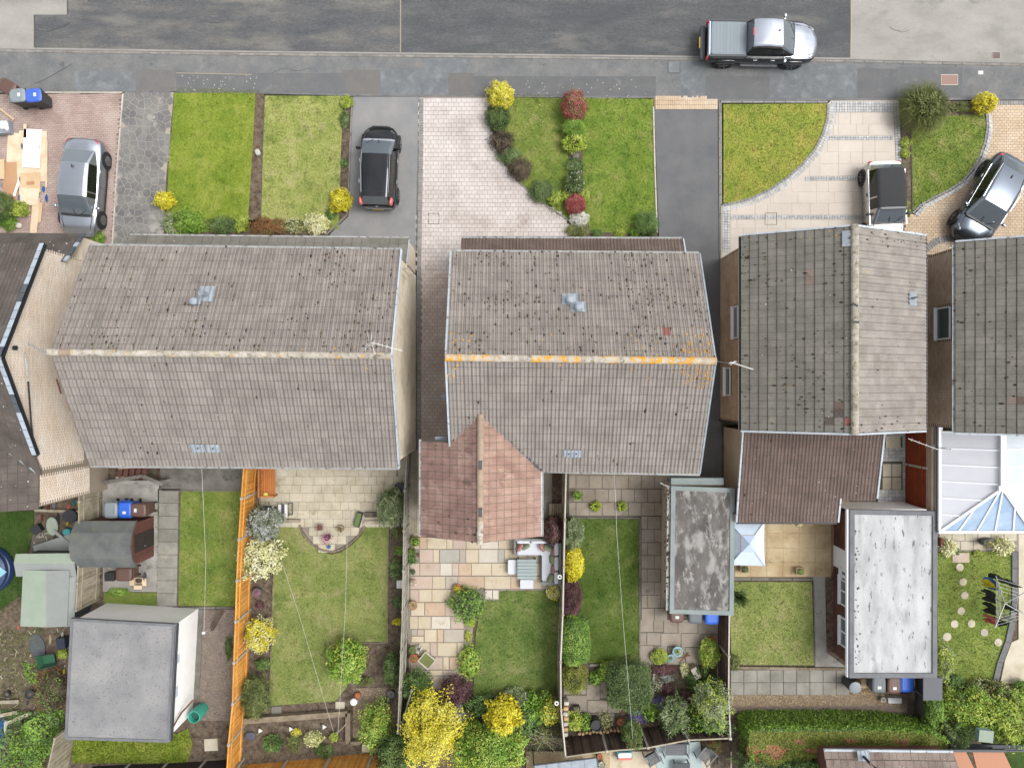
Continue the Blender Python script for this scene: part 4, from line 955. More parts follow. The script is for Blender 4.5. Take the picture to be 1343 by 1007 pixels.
# ---- house 1, wide roof left of centre
h1=thing('semi_detached_house','widest grey tiled house, left of centre, with a plain cream gable wall on its right','house',(-10.7,.9,0))
zE,zR=5.0,7.2
NL,NR=W(117,322.5,zE),W(526,328,zE);SL,SR=W(117,610,zE),W(523,613,zE);RL,RR=W(66,462,zR),W(512.5,467,zR)
t1s=slope_tiles(SL,SR,RR,RL,42,14);t1n=slope_tiles(NR,NL,RL,RR,42,14)
deck(h1,[(SL,SR,RR,RL),(NR,NL,RL,RR)])
walls(h1,(-16.7,-4.50),(SL.y+.25,NR.y-.25),zE-.12,'x',zR-.15,'brick_joint',RR.y)
odd={k:'tile_grey2' for k in range(0,588,37)}
lay_tiles(h1,[(t1s,'roman','tile_grey2',{}),(t1n,'roman','tile_grey',{})],260)
dn=lambda c:.12+2.4*max(0,noise.noise(c*.45+Vector((3,1,0))))+1.0*max(0,noise.noise(Vector((c.x*2.2,c.y*.5,1))))
moss(h1,t1n,.5,4,dens=dn);moss(h1,t1s,.045,2)
moss(h1,[t for t in t1n if t[1].y<RL.y+.9],.5,3,dens=lambda c:.4+noise.noise(c));moss(h1,t1n+t1s,.03,1,'lichen_pale',(.012,.03),along=False)
moss(h1,[t for t in t1n if t[1].x>-9 and t[1].y<RL.y+1.0],.14,2,'lichen',(.02,.05),along=False,dens=lambda c:max(0,noise.noise(c*1.4)*2.2))
moss(h1,[t for t in t1n+t1s if t[1].x>-6.5 and abs(t[1].y-RL.y)<1.1],.1,2,'lichen',(.015,.04),along=False)
ridge(h1,RL+Vector((-.1,0,.02)),RR+Vector((.03,0,.02)),lambda t:'ridge_orange' if .45<t<.47 else('ridge_rust' if .05<t<.07 else 'ridge_mortar'))
bricks(h1,(-4.49,SR.y+.27,.1),(0,1,0),(0,0,1),NR.y-SR.y-.55,6.9,'brick_tan',keep=lambda u,v:v+.1<zE-.2+(zR-zE)*(1-abs(u+SR.y+.27-RR.y)/4.2),bl=.225,bh=.075)
mb=MB().beam(SR+Vector((.02,0,.02)),RR+Vector((.04,0,.02)),.07,.14).beam(NR+Vector((.02,0,.02)),RR+Vector((.04,0,.02)),.07,.14);mk('verge_board',mb,M['verge_white'],h1)
gutter(h1,SL+Vector((0,-.05,-.02)),SR+Vector((0,-.05,-.02)),'gutter_white',.045);gutter(h1,NR+Vector((0,.06,-.02)),NL+Vector((0,.06,-.02)),'gutter_white',.04)
# front lean-to of house 1
a,b=W(170,309,2.55),W(536,313,2.55);c,d=Vector((b.x,5.1,3.3)),Vector((a.x,5.2,3.3))
deck(h1,[(b,a,d,c)],'felt_edge');tl=slope_tiles(b,a,d,c,30,4);joined('roof_tiles',TB['plain'],[m for m,_ in tl],M['tile_dark'],h1);moss(h1,tl,.2,1,'lichen_pale',(.012,.035),along=False)
mk('porch_wall',MB().box((a.x+b.x)/2,5.7,0,b.x-a.x-.1,1.1,2.5),M['brick_tan'],h1);gutter(h1,b+Vector((0,.05,0)),a+Vector((0,.05,0)),'gutter_white',.03)
bar(h1,'verge_board',b+Vector((.03,0,0)),c+Vector((.03,0,0)),.05,.1,'verge_white')
nN,nS=Vector((0,.46,.89)),Vector((0,-.46,.89))
def onroof(tiles,px,py,z=6.2):
    best=min(tiles,key=lambda t:(t[1].x/(H-t[1].z)*F+671.5-px)**2+(503.5-t[1].y/(H-t[1].z)*F-py)**2);return best[1]
flue(h1,onroof(t1n,267,388),nN,'pipe',.62,.7,.6,.1);flue(h1,onroof(t1n,261,398)+Vector((0,0,.03)),nN,'cowl',.4,.3,.4,.08)
flue(h1,onroof(t1s,265,589),nS,'dot',.55,.36);flue(h1,onroof(t1s,284,589),nS,'dot',.55,.36)
def yagi(h_,c,ang,L,mast,n=9,el=.34,tilt=0,mat_='cable_white',label='thin white television aerial',own=True,refl=True):
    c=Vector(c);mast=Vector(mast);d=Vector((math.cos(ang),math.sin(ang),tilt));s=Vector((-d.y,d.x,0)).normalized()
    t=thing('television_aerial',label,'aerial',tuple(mast))
    mk('mast',MB().tube([mast,Vector((mast.x,mast.y,c.z+.1)),],.02,6),M['metal_grey'],t)
    mb=MB().tube([Vector((mast.x,mast.y,c.z)),c,c+d*L],.016,5);mk('boom',mb,M[mat_],t)
    mb=MB()
    for i in range(n):p=c+d*(L*(i+.5)/n);q=el*(.5 if i else .8);mb.tube([p-s*q*.5,p+s*q*.5],.008,4)
    mk('elements',mb,M[mat_],t)
    if refl:
        mb=MB()
        for q in(-1,1):mb.tube([c-d*.1+s*.05*q,c-d*.18+s*.3*q+Vector((0,0,.15*q))],.007,4).tube([c-d*.02+s*.05*q,c-d*.1+s*.3*q-Vector((0,0,.15*q))],.007,4)
        mk('reflector',mb,M[mat_],t)
    return t
p0=W(487,449,8.3);p1=W(528,460,8.3)
yagi(h1,p0,math.atan2((p1-p0).y,(p1-p0).x),(p1-p0).length,(RR.x-.35,RR.y,7.2),7,.26,label='white television aerial on the right end of the wide grey ridge')
t=thing('television_aerial','small aerial with prongs beside the white verge of the wide roof','aerial',tuple(W(533,351,4.2)))
mk('boom',MB().tube([W(524,354,4.4),W(540,350,4.3)],.014,5),M['metal_grey'],t);mk('elements',MB().tube([W(525,358,4.4),W(533,367,4.3)],.012,4).tube([W(530,354,4.4),W(537,363,4.3)],.012,4).tube([W(536,347,4.4),W(538,354,4.3)],.012,4),M['metal_grey'],t)
p=W(53,460,8.6);q=Vector((RL.x-.05,RL.y,7.3))
t=thing('television_aerial','short grey aerial sticking out of the left end of the wide ridge','aerial',tuple(q))
mk('boom',MB().tube([q,W(57,460.5,7.6),W(36,450.5,7.9)],.014,5),M['metal_grey'],t)
mb=MB()
for i in range(8):c_=W(38+i*3.2,451.5+i*1.4,7.85);mb.tube([c_+Vector((.03,-.1,0)),c_+Vector((-.03,.1,0))],.01,4)
mk('elements',mb,M['metal_grey'],t)
# ---- house 2, centre
h2=thing('semi_detached_house','grey tiled house in the centre with bright orange lichen on its ridge','house',(2.5,.9,0))
NL,NR=W(595,330.5,zE),W(917.5,333,zE);SL,SR=W(590,616,zE),W(917.5,620.5,zE);RL,RR=W(584,469,zR),W(937,473.5,zR)
SL.x=NL.x=RL.x=-2.40;SR.x=NR.x=RR.x=7.43
t2s=slope_tiles(SL,SR,RR,RL,33,14);t2n=slope_tiles(NR,NL,RL,RR,33,14)
deck(h2,[(SL,SR,RR,RL),(NR,NL,RL,RR)])
walls(h2,(-2.25,7.28),(SL.y+.25,NR.y-.25),zE-.12,'x',zR-.15,'brick_brown',RR.y)
lay_tiles(h2,[(t2s,'roman','tile_grey2',{}),(t2n,'roman','tile_grey',{33*10+5:'tile_red'})],220)
moss(h2,t2n,.6,4,dens=dn);moss(h2,t2s,.05,2);moss(h2,[t for t in t2n if t[1].y<RL.y+1.3],.6,3,dens=lambda c:.5+noise.noise(c));moss(h2,t2n+t2s,.02,1,'lichen_pale',(.012,.035),along=False)
moss(h2,[t for t in t2n if t[1].y<RL.y+1.0],.35,6,'lichen',(.012,.04),dens=lambda c:(.25 if c.x<3.5 else 1)*(1-(c.y-RL.y)/1.3)*(.5+noise.noise(c*2)))
moss(h2,[t for t in t2s if t[1].y>RL.y-.7],.3,3,'lichen',(.02,.055),along=False,dens=lambda c:(.12 if c.x<4.2 else .8)*(.45+noise.noise(c*2.5)))
moss(h2,[t for t in t2n+t2s if t[1].x>6.2 and abs(t[1].y-RL.y)<1.2],.8,34,'lichen',(.010,.034),dens=lambda c:(1.25-abs(c.y-RL.y)/1.1)*(.35+.65*(c.x-6.2)/1.2))
moss(h2,[t for t in t2n+t2s if t[1].x<-1.6 and abs(t[1].y-RL.y)<.8],.4,4,'lichen',(.02,.06),along=False)
ridge(h2,RL+Vector((-.03,0,.02)),RR+Vector((.05,0,.02)),lambda t:'ridge_orange' if(t>.70 or .30<t<.50 or t<.17 or .58<t<.62)else 'ridge_mortar',rad=.14)
for Ae,Re in((SL,RL),(NL,RL)):bar(h2,'verge_board',Ae+Vector((-.03,0,.02)),Re+Vector((-.03,0,.02)),.07,.12,'verge_white')
for Ae,Re in((SR,RR),(NR,RR)):bar(h2,'verge_board',Ae+Vector((.03,0,-.02)),Re+Vector((.03,0,-.02)),.06,.12,'lead')
gutter(h2,SL+Vector((3.4,-.06,-.02)),SR+Vector((.05,-.06,-.02)),'gutter_white',.05);gutter(h2,NR+Vector((0,.06,-.02)),NL+Vector((0,.06,-.02)),'gutter_white',.04)
a,b=W(605,313,2.5),W(895,314,2.5);c,d=Vector((b.x,5.05,3.2)),Vector((a.x,5.05,3.2))
deck(h2,[(b,a,d,c)],'felt_edge');tl=slope_tiles(b,a,d,c,33,4);joined('roof_tiles',TB['roman'],[m for m,_ in tl],M['tile_brown'],h2);moss(h2,tl,.1,1,'lichen_pale',(.01,.03),along=False)
mk('porch_wall',MB().box((a.x+b.x)/2,5.6,0,b.x-a.x-.1,1.1,2.45),M['brick_brown'],h2);gutter(h2,b+Vector((0,.06,0)),a+Vector((0,.06,0)),'gutter_white',.04);bar(h2,'verge_board',b+Vector((.03,0,.03)),c+Vector((.03,0,.03)),.06,.1,'verge_white')
flue(h2,onroof(t2n,751,397),nN,'cowl',.62,.5,.45,.09);flue(h2,onroof(t2n,759,405),nN,'cowl',.6,.45,.4,.08)
flue(h2,onroof(t2s,743,594),nS,'dot',.42,.34);flue(h2,onroof(t2s,760,595),nS,'dot',.42,.34)
t=thing('television_aerial','long white aerial poking out from the orange right end of the ridge','aerial',(RR.x,RR.y,7.2))
mk('boom',MB().tube([Vector((RR.x+.02,RR.y,7.25)),W(958,477,7.8),W(969,475,8)],.016,5),M['metal_grey'],t);mk('elements',MB().tube([W(958,475,8),W(988,484.5,8.2)],.02,5).tube([W(956,476.5,8),W(966,474,8)],.015,4).tube([W(958,479,8),W(964,473,8)],.012,4),M['cable_white'],t)
t=thing('soil_pipe','pale pipe with cowl on the side wall of the centre house','pipe',tuple(W(578,491,.1)))
mk('pipe',MB().tube([(-2.55,.35,.1),(-2.55,.35,4.3)],.055,10),M['gutter_white'],t)
t=thing('flue_terminal','round grey boiler flue pointing out of the side wall in the alley','flue',tuple(W(577,520,3.0)))
mk('pipe',MB().tube([(-2.3,-.55,3.2),(-2.72,-.55,3.2),(-2.78,-.55,3.1)],.1,12).lathe((-2.84,-.55,3.05),[(.001,.2),(.17,.16),(.19,0),(.001,0)],14),M['lead'],t)
# rear extension (reddish)
e2=thing('rear_extension','reddish tiled gabled extension at the back of the centre house','extension',(-1.2,-4,0))
zr2,ze2=6.12,5.0;xr=-1.2;xl,xrr=-3.59,1.13;yn,ys=-1.1,-6.06
planeS=lambda y:zE+(zR-zE)*(y-SL.y)/(RL.y-SL.y)
keepL=lambda c:(c.z>planeS(c.y)-.05 or c.x<-2.42)and(c.y<-2.2 or c.x>-2.45)
tL=slope_tiles((xl,yn,ze2),(xl,ys,ze2),(xr,ys,zr2),(xr,yn,zr2),17,8,keepL)
tR=slope_tiles((xrr,ys,ze2),(xrr,yn,ze2),(xr,yn,zr2),(xr,ys,zr2),17,8,lambda c:c.z>planeS(c.y)-.05)
deck(e2,[((xl,-2.2,ze2),(xl,ys,ze2),(xr,ys,zr2),(xr,-2.2,zr2)),((xrr,ys,ze2),(xrr,-3.4,ze2),(xr,-1.1,zr2),(xr,ys,zr2))])
mb=MB().box((xl+xrr)/2,-4.6,0,xrr-xl-.4,2.7,ze2-.1);mb.add([(xl+.2,ys+.1,ze2-.1),(xrr-.2,ys+.1,ze2-.1),(xr,ys+.1,zr2-.12),(xl+.2,-2.3,ze2-.1),(xrr-.2,-3.2,ze2-.1),(xr,-2.3,zr2-.12)],[(0,1,2),(0,2,5,3),(1,4,5,2)])
mk('wall',mb,M['brick_brown'],e2)
lay_tiles(e2,[(tL,'roman','tile_rust',{}),(tR,'roman','tile_rust2',{})],290)
moss(e2,tL,.15,2,dens=lambda c:.3+1.5*max(0,noise.noise(c*.9))+(1.2 if c.y<-5 else 0));moss(e2,tR,.05,1,'lichen_pale',(.015,.035),along=False)
ridge(e2,(xr,-1.15,zr2+.03),(xr-.02,ys-.05,zr2+.03),lambda t:'ridge_rust' if t<.8 else 'ridge_mortar',rad=.13)
for px,py in((629.5,610),(629.5,672)):
    p=W(px,py,zr2+.16);mk('ridge_vent',MB().box(xr,p.y,zr2+.12,.13,.36,.07,taper=.8),M['dark_grey'],e2)
bar(e2,'valley_lining',(xr,yn+.03,zr2+.02),(xrr+.03,-3.42,ze2+.06),.09,.03,'gutter_black');bar(e2,'valley_lining',(xr,yn+.03,zr2+.02),(-2.42,-2.2,5.60),.06,.03,'gutter_black')
gutter(e2,(xl-.06,ys,ze2-.01),(xl-.06,-2.2,ze2-.01),'gutter_white',.05);gutter(e2,(xrr+.07,ys,ze2-.01),(xrr+.07,-3.4,ze2-.01),'gutter_white',.05)
mk('flashing',MB().box(-2.75,-2.16,4.98,.6,.14,.05),M['lead'],e2)
# ---- house 3
z3,zr3=4.5,6.29
h3=thing('detached_house','house with a north to south ridge, darker left slope and pale right slope','house',(13,2,0))
x0,xm,x1_,yN,yS=9.27,12.98,16.72,5.97,-1.87
tW=slope_tiles((x0,yN,z3),(x0,yS,z3),(xm,yS,zr3),(xm,yN,zr3),26,12);tE=slope_tiles((x1_,yS,z3),(x1_,yN,z3),(xm,yN,zr3),(xm,yS,zr3),26,12)
deck(h3,[((x0,yN,z3),(x0,yS,z3),(xm,yS,zr3),(xm,yN,zr3)),((x1_,yS,z3),(x1_,yN,z3),(xm,yN,zr3),(xm,yS,zr3))])
walls(h3,(9.75,16.4),(yS+.12,yN-.12),z3-.1,'y',zr3-.2,'joint_brown')
mk('soffit',MB().box(9.55,(yN+yS)/2,z3-.14,.5,yN-yS-.1,.05),M['gutter_black'],h3)
oddW={26*11+24:'tile_red',26*10+23:'tile_slate',26*9+24:'tile_slate',26*10+22:'tile_brown',26*7+5:'tile_brown2',26*7+6:'tile_brown2'}
lay_tiles(h3,[(tW,'roman','tile_dark',oddW),(tE,'roman','tile_warm',{})],280)  # sunlight painted in: lighter tiles on the east slope, darker on the west
moss(h3,tW,.42,4,dens=dn);moss(h3,tE,.04,2);moss(h3,[t for t in tE if t[1].y>5.3 or t[1].y<-1.3],.5,4,dens=lambda c:.8);moss(h3,tW,.03,1,'lichen_pale',(.015,.035),along=False);moss(h3,[t for t in tW if t[1].y<-.9 and t[1].x>11.2],.3,2,'lichen_pale',(.015,.03),along=False)
moss(h3,[t for t in tE if t[1].x<13.6],.12,2,'lichen',(.02,.045),along=False,dens=lambda c:max(0,noise.noise(c*1.2)*2.5));moss(h3,[t for t in tW if t[1].y>5.4 and t[1].x>11],.3,2,'lichen',(.02,.04),along=False)
ridge(h3,(xm,yN+.06,zr3+.03),(xm,yS-.06,zr3+.03),lambda t:'ridge_grey',rad=.15)
gutter(h3,(x0-.05,yN,z3-.03),(x0-.05,yS,z3-.03),'gutter_black',.05);gutter(h3,(x1_+.05,yS,z3-.03),(x1_+.05,yN,z3-.03),'gutter_black',.045)
for y_,s in((yN,1),(yS,-1)):
    for xa in(x0,x1_):bar(h3,'verge_board',(xa,y_+.04*s,z3-.01),(xm,y_+.04*s,zr3-.01),.07,.12,'verge_white')
flue(h3,onroof(tW,1108,315),(-.43,0,.9),'dot',.6,.5);flue(h3,onroof(tE,1197,390),(.43,0,.9),'pipe',.55,.45,.4,.05)
bricks(h3,(9.74,yS+.12,.1),(0,-1,0),(0,0,1),.01,.1,'brick_brown')
bricks(h3,(9.735,yN-.12,.1),(0,-1,0),(0,0,1),yN-yS-.24,4.2,'brick_brown',keep=lambda u,v:not((2.45<u<3.9 and 2.0<v<2.75)or(5.1<u<6.4 and .75<v<1.75)))
def wall_window(h_,x,y0,y1__,za,zb,s=-1,name='window'):
    """window in a wall that faces -x (s=-1) or +x"""
    mb=MB();t=.06
    for a,b in(((y0,za),(y1__,za)),((y0,zb),(y1__,zb)),((y0,za),(y0,zb)),((y1__,za),(y1__,zb))):mb.beam((x+s*.03,a[0],a[1]),(x+s*.03,b[0],b[1]),t,t,up=(1,0,0))
    wn=mk(name,mb,M['white_upvc'],h_);mk('pane',MB().box(x+s*.02,(y0+y1__)/2,min(za,zb)+.03,.02,abs(y1__-y0)-.06,abs(zb-za)-.06),M['glass_dark'],wn)
    mk('sill',MB().box(x+s*.07,(y0+y1__)/2,min(za,zb)-.07,.14,abs(y1__-y0)+.1,.05),M['white_upvc'],wn);return wn
wall_window(h3,9.74,3.35,2.0,2.1,2.68);wall_window(h3,9.74,.72,-.5,.95,1.6)
mk('downpipe',MB().tube([(9.68,-1.7,.1),(9.68,-1.7,3.4),(9.3,-1.75,4.4)],.04,8),M['gutter_black'],h3)
mb=MB();mb.tube([W(1119,398,6.4),W(1126,402,6.75)],.04,8);mk('vent_pipe',mb,M['metal_grey'],h3);mk('vent_pipe',MB().tube([W(1120,422,6.45),W(1128,423,6.7)],.04,8),M['metal_grey'],h3)
# rear lean-to of house 3
e3=thing('rear_extension','dark brown tiled lean-to with a stepped edge behind the house','extension',(12.5,-4,0))
pz=lambda y:3.4+(y+2.03)*.213
yy0,yy1,ymid=-2.0,-5.95,-4.89
te=slope_tiles((9.72,yy1,pz(yy1)),(15.6,yy1,pz(yy1)),(15.6,yy0,pz(yy0)),(9.72,yy0,pz(yy0)),20,12,lambda c:c.x<14.02 or c.y>ymid)
deck(e3,[((9.72,yy1,pz(yy1)),(14.04,yy1,pz(yy1)),(14.04,yy0,pz(yy0)),(9.72,yy0,pz(yy0))),((14.04,ymid,pz(ymid)),(15.6,ymid,pz(ymid)),(15.6,yy0,pz(yy0)),(14.04,yy0,pz(yy0)))])
mb=MB().box(11.95,-3.9,0,4.1,3.8,2.5).box(14.7,-3.4,0,1.5,2.8,2.55);mk('wall',mb,M['render_cream'],e3)
lay_tiles(e3,[(te,'roman','tile_brown',{})],240);moss(e3,te,.16,1,'lichen_pale',(.012,.035),along=False);moss(e3,te,.04,1)
for a,b in(((9.68,yy1),(9.68,yy0)),((14.07,yy1),(14.07,ymid)),((15.63,ymid),(15.63,yy0))):bar(e3,'verge_board',(a[0],a[1],pz(a[1])+.03),(b[0],b[1],pz(b[1])+.03),.07,.1,'verge_white')
gutter(e3,(9.7,yy1-.06,pz(yy1)-.02),(14.05,yy1-.06,pz(yy1)-.02),'gutter_black',.04);gutter(e3,(14.1,ymid-.06,pz(ymid)-.02),(15.6,ymid-.06,pz(ymid)-.02),'gutter_black',.04)
mk('window',MB().box(15.72,-3.1,1.4,.1,1.3,.6),M['cream_frame'],e3)
mk('downpipe',MB().tube([(9.6,-5.6,.1),(9.6,-5.6,2.5)],.04,8),M['gutter_black'],e3)
# ---- house 4 (right edge)
h4=thing('detached_house','dark tiled house cut by the right edge, white framed window in its wall','house',(21,2,0))
x0,xm,x1_,yN,yS=17.93,21.65,25.4,5.72,-1.96
tW=slope_tiles((x0,yN,z3),(x0,yS,z3),(xm,yS,zr3),(xm,yN,zr3),26,12);tE=slope_tiles((x1_,yS,z3),(x1_,yN,z3),(xm,yN,zr3),(xm,yS,zr3),26,12)
deck(h4,[((x0,yN,z3),(x0,yS,z3),(xm,yS,zr3),(xm,yN,zr3)),((x1_,yS,z3),(x1_,yN,z3),(xm,yN,zr3),(xm,yS,zr3))])
walls(h4,(18.2,25.1),(yS+.12,yN-.12),z3-.1,'y',zr3-.2,'joint_brown')
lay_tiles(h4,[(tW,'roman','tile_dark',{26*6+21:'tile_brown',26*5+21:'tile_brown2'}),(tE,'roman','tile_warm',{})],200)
moss(h4,tW,.34,3,size=(.02,.06),dens=dn)
ridge(h4,(xm,yN+.06,zr3+.03),(xm,yS-.06,zr3+.03),lambda t:'ridge_grey',rad=.15)
gutter(h4,(x0-.05,yN,z3-.03),(x0-.05,yS,z3-.03),'gutter_white',.05)
for y_,s in((yN,1),(yS,-1)):
    for xa in(x0,x1_):bar(h4,'verge_board',(xa,y_+.04*s,z3-.01),(xm,y_+.04*s,zr3-.01),.07,.12,'verge_white')
bricks(h4,(18.185,yN-.12,.1),(0,-1,0),(0,0,1),yN-yS-.24,4.2,'brick_brown',keep=lambda u,v:not(2.35<u<3.75 and 2.75<v<3.85))
wall_window(h4,18.18,3.2,1.9,2.9,3.8)
# ---- house 0 (left edge)
h0=thing('detached_house','dark slate brown roofed house cut by the left edge with a tall cream brick gable','house',(-24,0,0))
xv=-18.68;yR,zR0,yN0,zE0,sl=.98,7.37,5.56,5.0,.517
pS=lambda y:zR0-sl*(yR-y);yS0=-3.6;zS0=pS(yS0)
xw=-18.83;zw=5.0;pw=lambda x:zw+(xw-x)*.517;xwr=xw-3.6
xo=-30.0
tn=slope_tiles((xv,yN0,zE0),(xo,yN0,zE0),(xo,yR,zR0),(xv,yR,zR0),36,15)
ts=slope_tiles((xo,yS0,zS0),(xv,yS0,zS0),(xv,yR,zR0),(xo,yR,zR0),36,15,lambda c:c.x>xw or c.z>pw(c.x)-.02 or c.x<xwr-1.5)
tw=slope_tiles((xw,-4.98,zw),(xw,1,zw),(xwr,1,pw(xwr)),(xwr,-4.98,pw(xwr)),20,12,lambda c:c.z>pS(c.y)-.03 and c.y<-.1)
deck(h0,[((xv,yN0,zE0),(xo,yN0,zE0),(xo,yR,zR0),(xv,yR,zR0)),((xo,yS0,zS0),(xv,yS0,zS0),(xv,yR,zR0),(xo,yR,zR0)),((xw,-4.98,zw),(xw,-2.8,zw),(xwr,-1,pw(xwr)),(xwr,-4.98,pw(xwr)))])
mb=MB().box((xo+xv)/2-.05,(yN0+yS0)/2,0,xv-xo-.1,yN0-yS0-.3,4.9);x_=xv-.1
mb.add([(x_,yS0+.1,4.88),(x_,yN0-.15,4.88),(x_,yR,zR0-.12),(xo,yS0+.1,4.88),(xo,yN0-.15,4.88),(xo,yR,zR0-.12)],[(0,1,2),(0,2,5,3),(1,4,5,2)])
mb.box(xw-3.6,-3.9,0,7.1,2.0,4.95);mb.add([(xw-.06,-4.88,4.9),(xwr,-4.88,pw(xwr)-.15),(2*xwr-xw,-4.88,4.9)],[(0,1,2)])
mk('wall',mb,M['brick_joint'],h0)
lay_tiles(h0,[(ts,'plain','tile_slate',{}),(tn,'roman','tile_slate',{}),(tw,'plain','tile_slate',{})],200)
moss(h0,tn+ts+tw,.16,2,'lichen_pale',(.012,.04),along=False,dens=lambda c:max(.15,.4+1.6*noise.noise(c*.9)))
mb=MB()
for y_,z_ in((yN0,zE0),(-2.85,pS(-2.85))):pass
for(ya,za),nme in(((yN0,zE0),0),((-2.75,pS(-2.75)),1)):
    a=Vector((xv+.04,ya,za+.05));b=Vector((xv+.04,yR,zR0+.05));n=13 if nme==0 else 11
    for i in range(n):
        u0,u1=i/n,(i+.93)/n;mn='ridge_slate_dark' if i in(5,6,12)else 'ridge_slate'
        mk('verge_tile',MB().beam(a.lerp(b,u0),a.lerp(b,u1)+Vector((0,0,.015)),.17,.07),M[mn],h0)
bar(h0,'bargeboard',(xv+.1,yN0,zE0-.04),(xv+.1,yR,zR0-.04),.05,.2,'gutter_black');bar(h0,'bargeboard',(xv+.1,-2.8,pS(-2.8)-.04),(xv+.1,yR,zR0-.04),.05,.2,'gutter_black')
bar(h0,'valley_lining',(xw,-3.6+.1,5.05),(xw-2.2,-3.5+2.3,6.2),.12,.03,'lead')
bricks(h0,(x_+.015,yS0+.15,.1),(0,1,0),(0,0,1),yN0-yS0-.3,7.2,'brick_cream',keep=lambda u,v:v+.1<zR0-.2-sl*abs(u+yS0+.15-yR)-.05 and v>2.0)
bricks(h0,(xw+.0,-4.85,.1),(0,1,0),(0,0,1),1.25,4.8,'brick_cream',keep=lambda u,v:v>1.5)
# porch lean-to
a,b,c,d=Vector((-18.6,6.5,2.4)),Vector((xo,6.6,2.4)),Vector((xo,5.03,3.7)),Vector((-18.6,5.03,3.7))
d.y=c.y=5.1
tp=slope_tiles(a,b,c,d,34,6);deck(h0,[(a,b,c,d)]);joined('roof_tiles',TB['plain'],[m for m,_ in tp],M['tile_slate'],h0);moss(h0,tp,.25,2,'lichen_pale',(.015,.045),along=False,dens=lambda c:.3+noise.noise(c*1.1))
mk('porch_wall',MB().box((-18.7+xo)/2,5.8,0,11.2,1.2,2.3),M['brick_cream'],h0)
for i in range(6):
    u0,u1=i/6,(i+.93)/6;mk('verge_tile',MB().beam(a.lerp(d,u0)+Vector((.04,0,.05)),a.lerp(d,u1)+Vector((.04,0,.06)),.15,.06),M['ridge_slate' if i in(2,5)else 'ridge_slate_dark'],h0)
mk('vent',MB().lathe(Vector((-18.62,1.35,6.6)),[(.09,-.05),(.09,.05),(.001,.06)],12,M=Matrix.Rotation(math.pi/2,3,'Y')),M['gutter_black'],h0)
mk('cable_pipe',MB().tube([W(46,598,5.45),W(41,555,5.7),W(37,500,5.95)],.035,6),M['gutter_black'],h0);mk('cable_pipe',MB().tube([W(37,500,5.95),W(33,462,6.1)],.025,6),M['gutter_white'],h0)
mk('bracket',MB().tube([W(74,497,4.3),W(80,516,4.25)],.035,6),M['metal_rust'],h0)
# ---- garages
def flat_building(label,roof,z,wallm,roofm,trim,tw=.22,name='garage',inset=.12,up=.07,cat='garage',drip=None):
    P=WL(roof,z);c=sum(P,Vector())/len(P);t=thing(name,label,cat,(c.x,c.y,0))
    wp=[p+Vector((math.copysign(inset,c.x-p.x),math.copysign(inset,c.y-p.y),0))for p in P];mk('wall',MB().prism(wp,0,z-.14,.5),M[wallm],t)
    mk('roof',MB().prism(P,z-.14,z,.5,bottom=True),M[roofm],t)
    for i in range(len(P)):
        a,b=P[i],P[(i+1)%len(P)];d=(b-a).normalized();n=Vector((-d.y,d.x,0));n=n if n.dot(c-a)>0 else-n
        s=tw/2*(1 if i%2==0 else 1);cut=0 if i%2==0 else tw
        mk('roof_edge',MB().beam(a+n*s+d*cut+Vector((0,0,up/2-.02)),b+n*s-d*cut+Vector((0,0,up/2-.02)),tw,up+.04),M[trim],t)
    return t,P
g1,P=flat_building('white walled garage with speckled grey felt roof, bottom left',[(93,810.5),(230,818),(222,973),(85,969)],2.6,'white_paint','felt_garage','felt_edge',.11,up=.03)
def put_window(t,a,b,z0_,z1_,mat_='glass_dark',fr='white_upvc',w_=.04):
    a,b=Vector(a),Vector(b);mb=MB()
    for p,q in(((a.x,a.y,z0_),(b.x,b.y,z0_)),((a.x,a.y,z1_),(b.x,b.y,z1_))):mb.beam(p,q,w_*1.5,w_)
    for p in(a,b,(a+b)/2):mb.beam((p.x,p.y,z0_),(p.x,p.y,z1_),w_,w_*1.5,up=(1,0,0))
    wn=mk('window',mb,M[fr],t);d=(b-a);mk('pane',MB().add([(a.x,a.y,z0_),(b.x,b.y,z0_),(b.x,b.y,z1_),(a.x,a.y,z1_)],[(0,1,2,3)]),M[mat_],wn);return wn
xe=P[1].x-.09;xe2=P[2].x-.09
for py in(862,907):
    yc=W(231,py,2.1).y;xx=xe+(xe2-xe)*((P[1].y-yc)/(P[1].y-P[2].y))-.02;put_window(g1,(xx,yc+.3,0),(xx-.01,yc-.3,0),1.75,2.2,'poly_pale',w_=.02)
gutter(g1,P[1]+Vector((.06,0,-.1)),P[2]+Vector((.06,0,-.1)),'gutter_black',.05)
mk('downpipe',MB().tube([P[2]+Vector((.02,.5,-.2)),P[2]+Vector((.05,.8,-1.0)),P[2]+Vector((.35,1.15,-1.45)),P[2]+Vector((.5,1.15,-1.5))],.04,8),M['metal_rust'],g1)
g4,P=flat_building('garage with patchy dark felt roof inside a grey green raised border',[(880,637),(963.5,640),(962,806.5),(878,804)],2.4,'render_cream','felt_stained','trim_greygreen',.19,up=.04)
gutter(g4,P[0]+Vector((-.09,0,-.05)),P[3]+Vector((-.09,.1,-.05)),'gutter_white',.05)
mk('downpipe',MB().tube([P[0]+Vector((-.1,-.05,-.05)),W(866,633,2.2)],.035,8),M['gutter_white'],g4)
mk('flashing',MB().box(P[0].x+1.2,P[0].y+.16,1.9,2.3,.3,.3),M['trim_greygreen'],g4)
moss(g4,[(Matrix.Translation((P[0].x-.1,P[0].y-.2-i*.2,2.35)),None)for i in range(26)],.8,3)
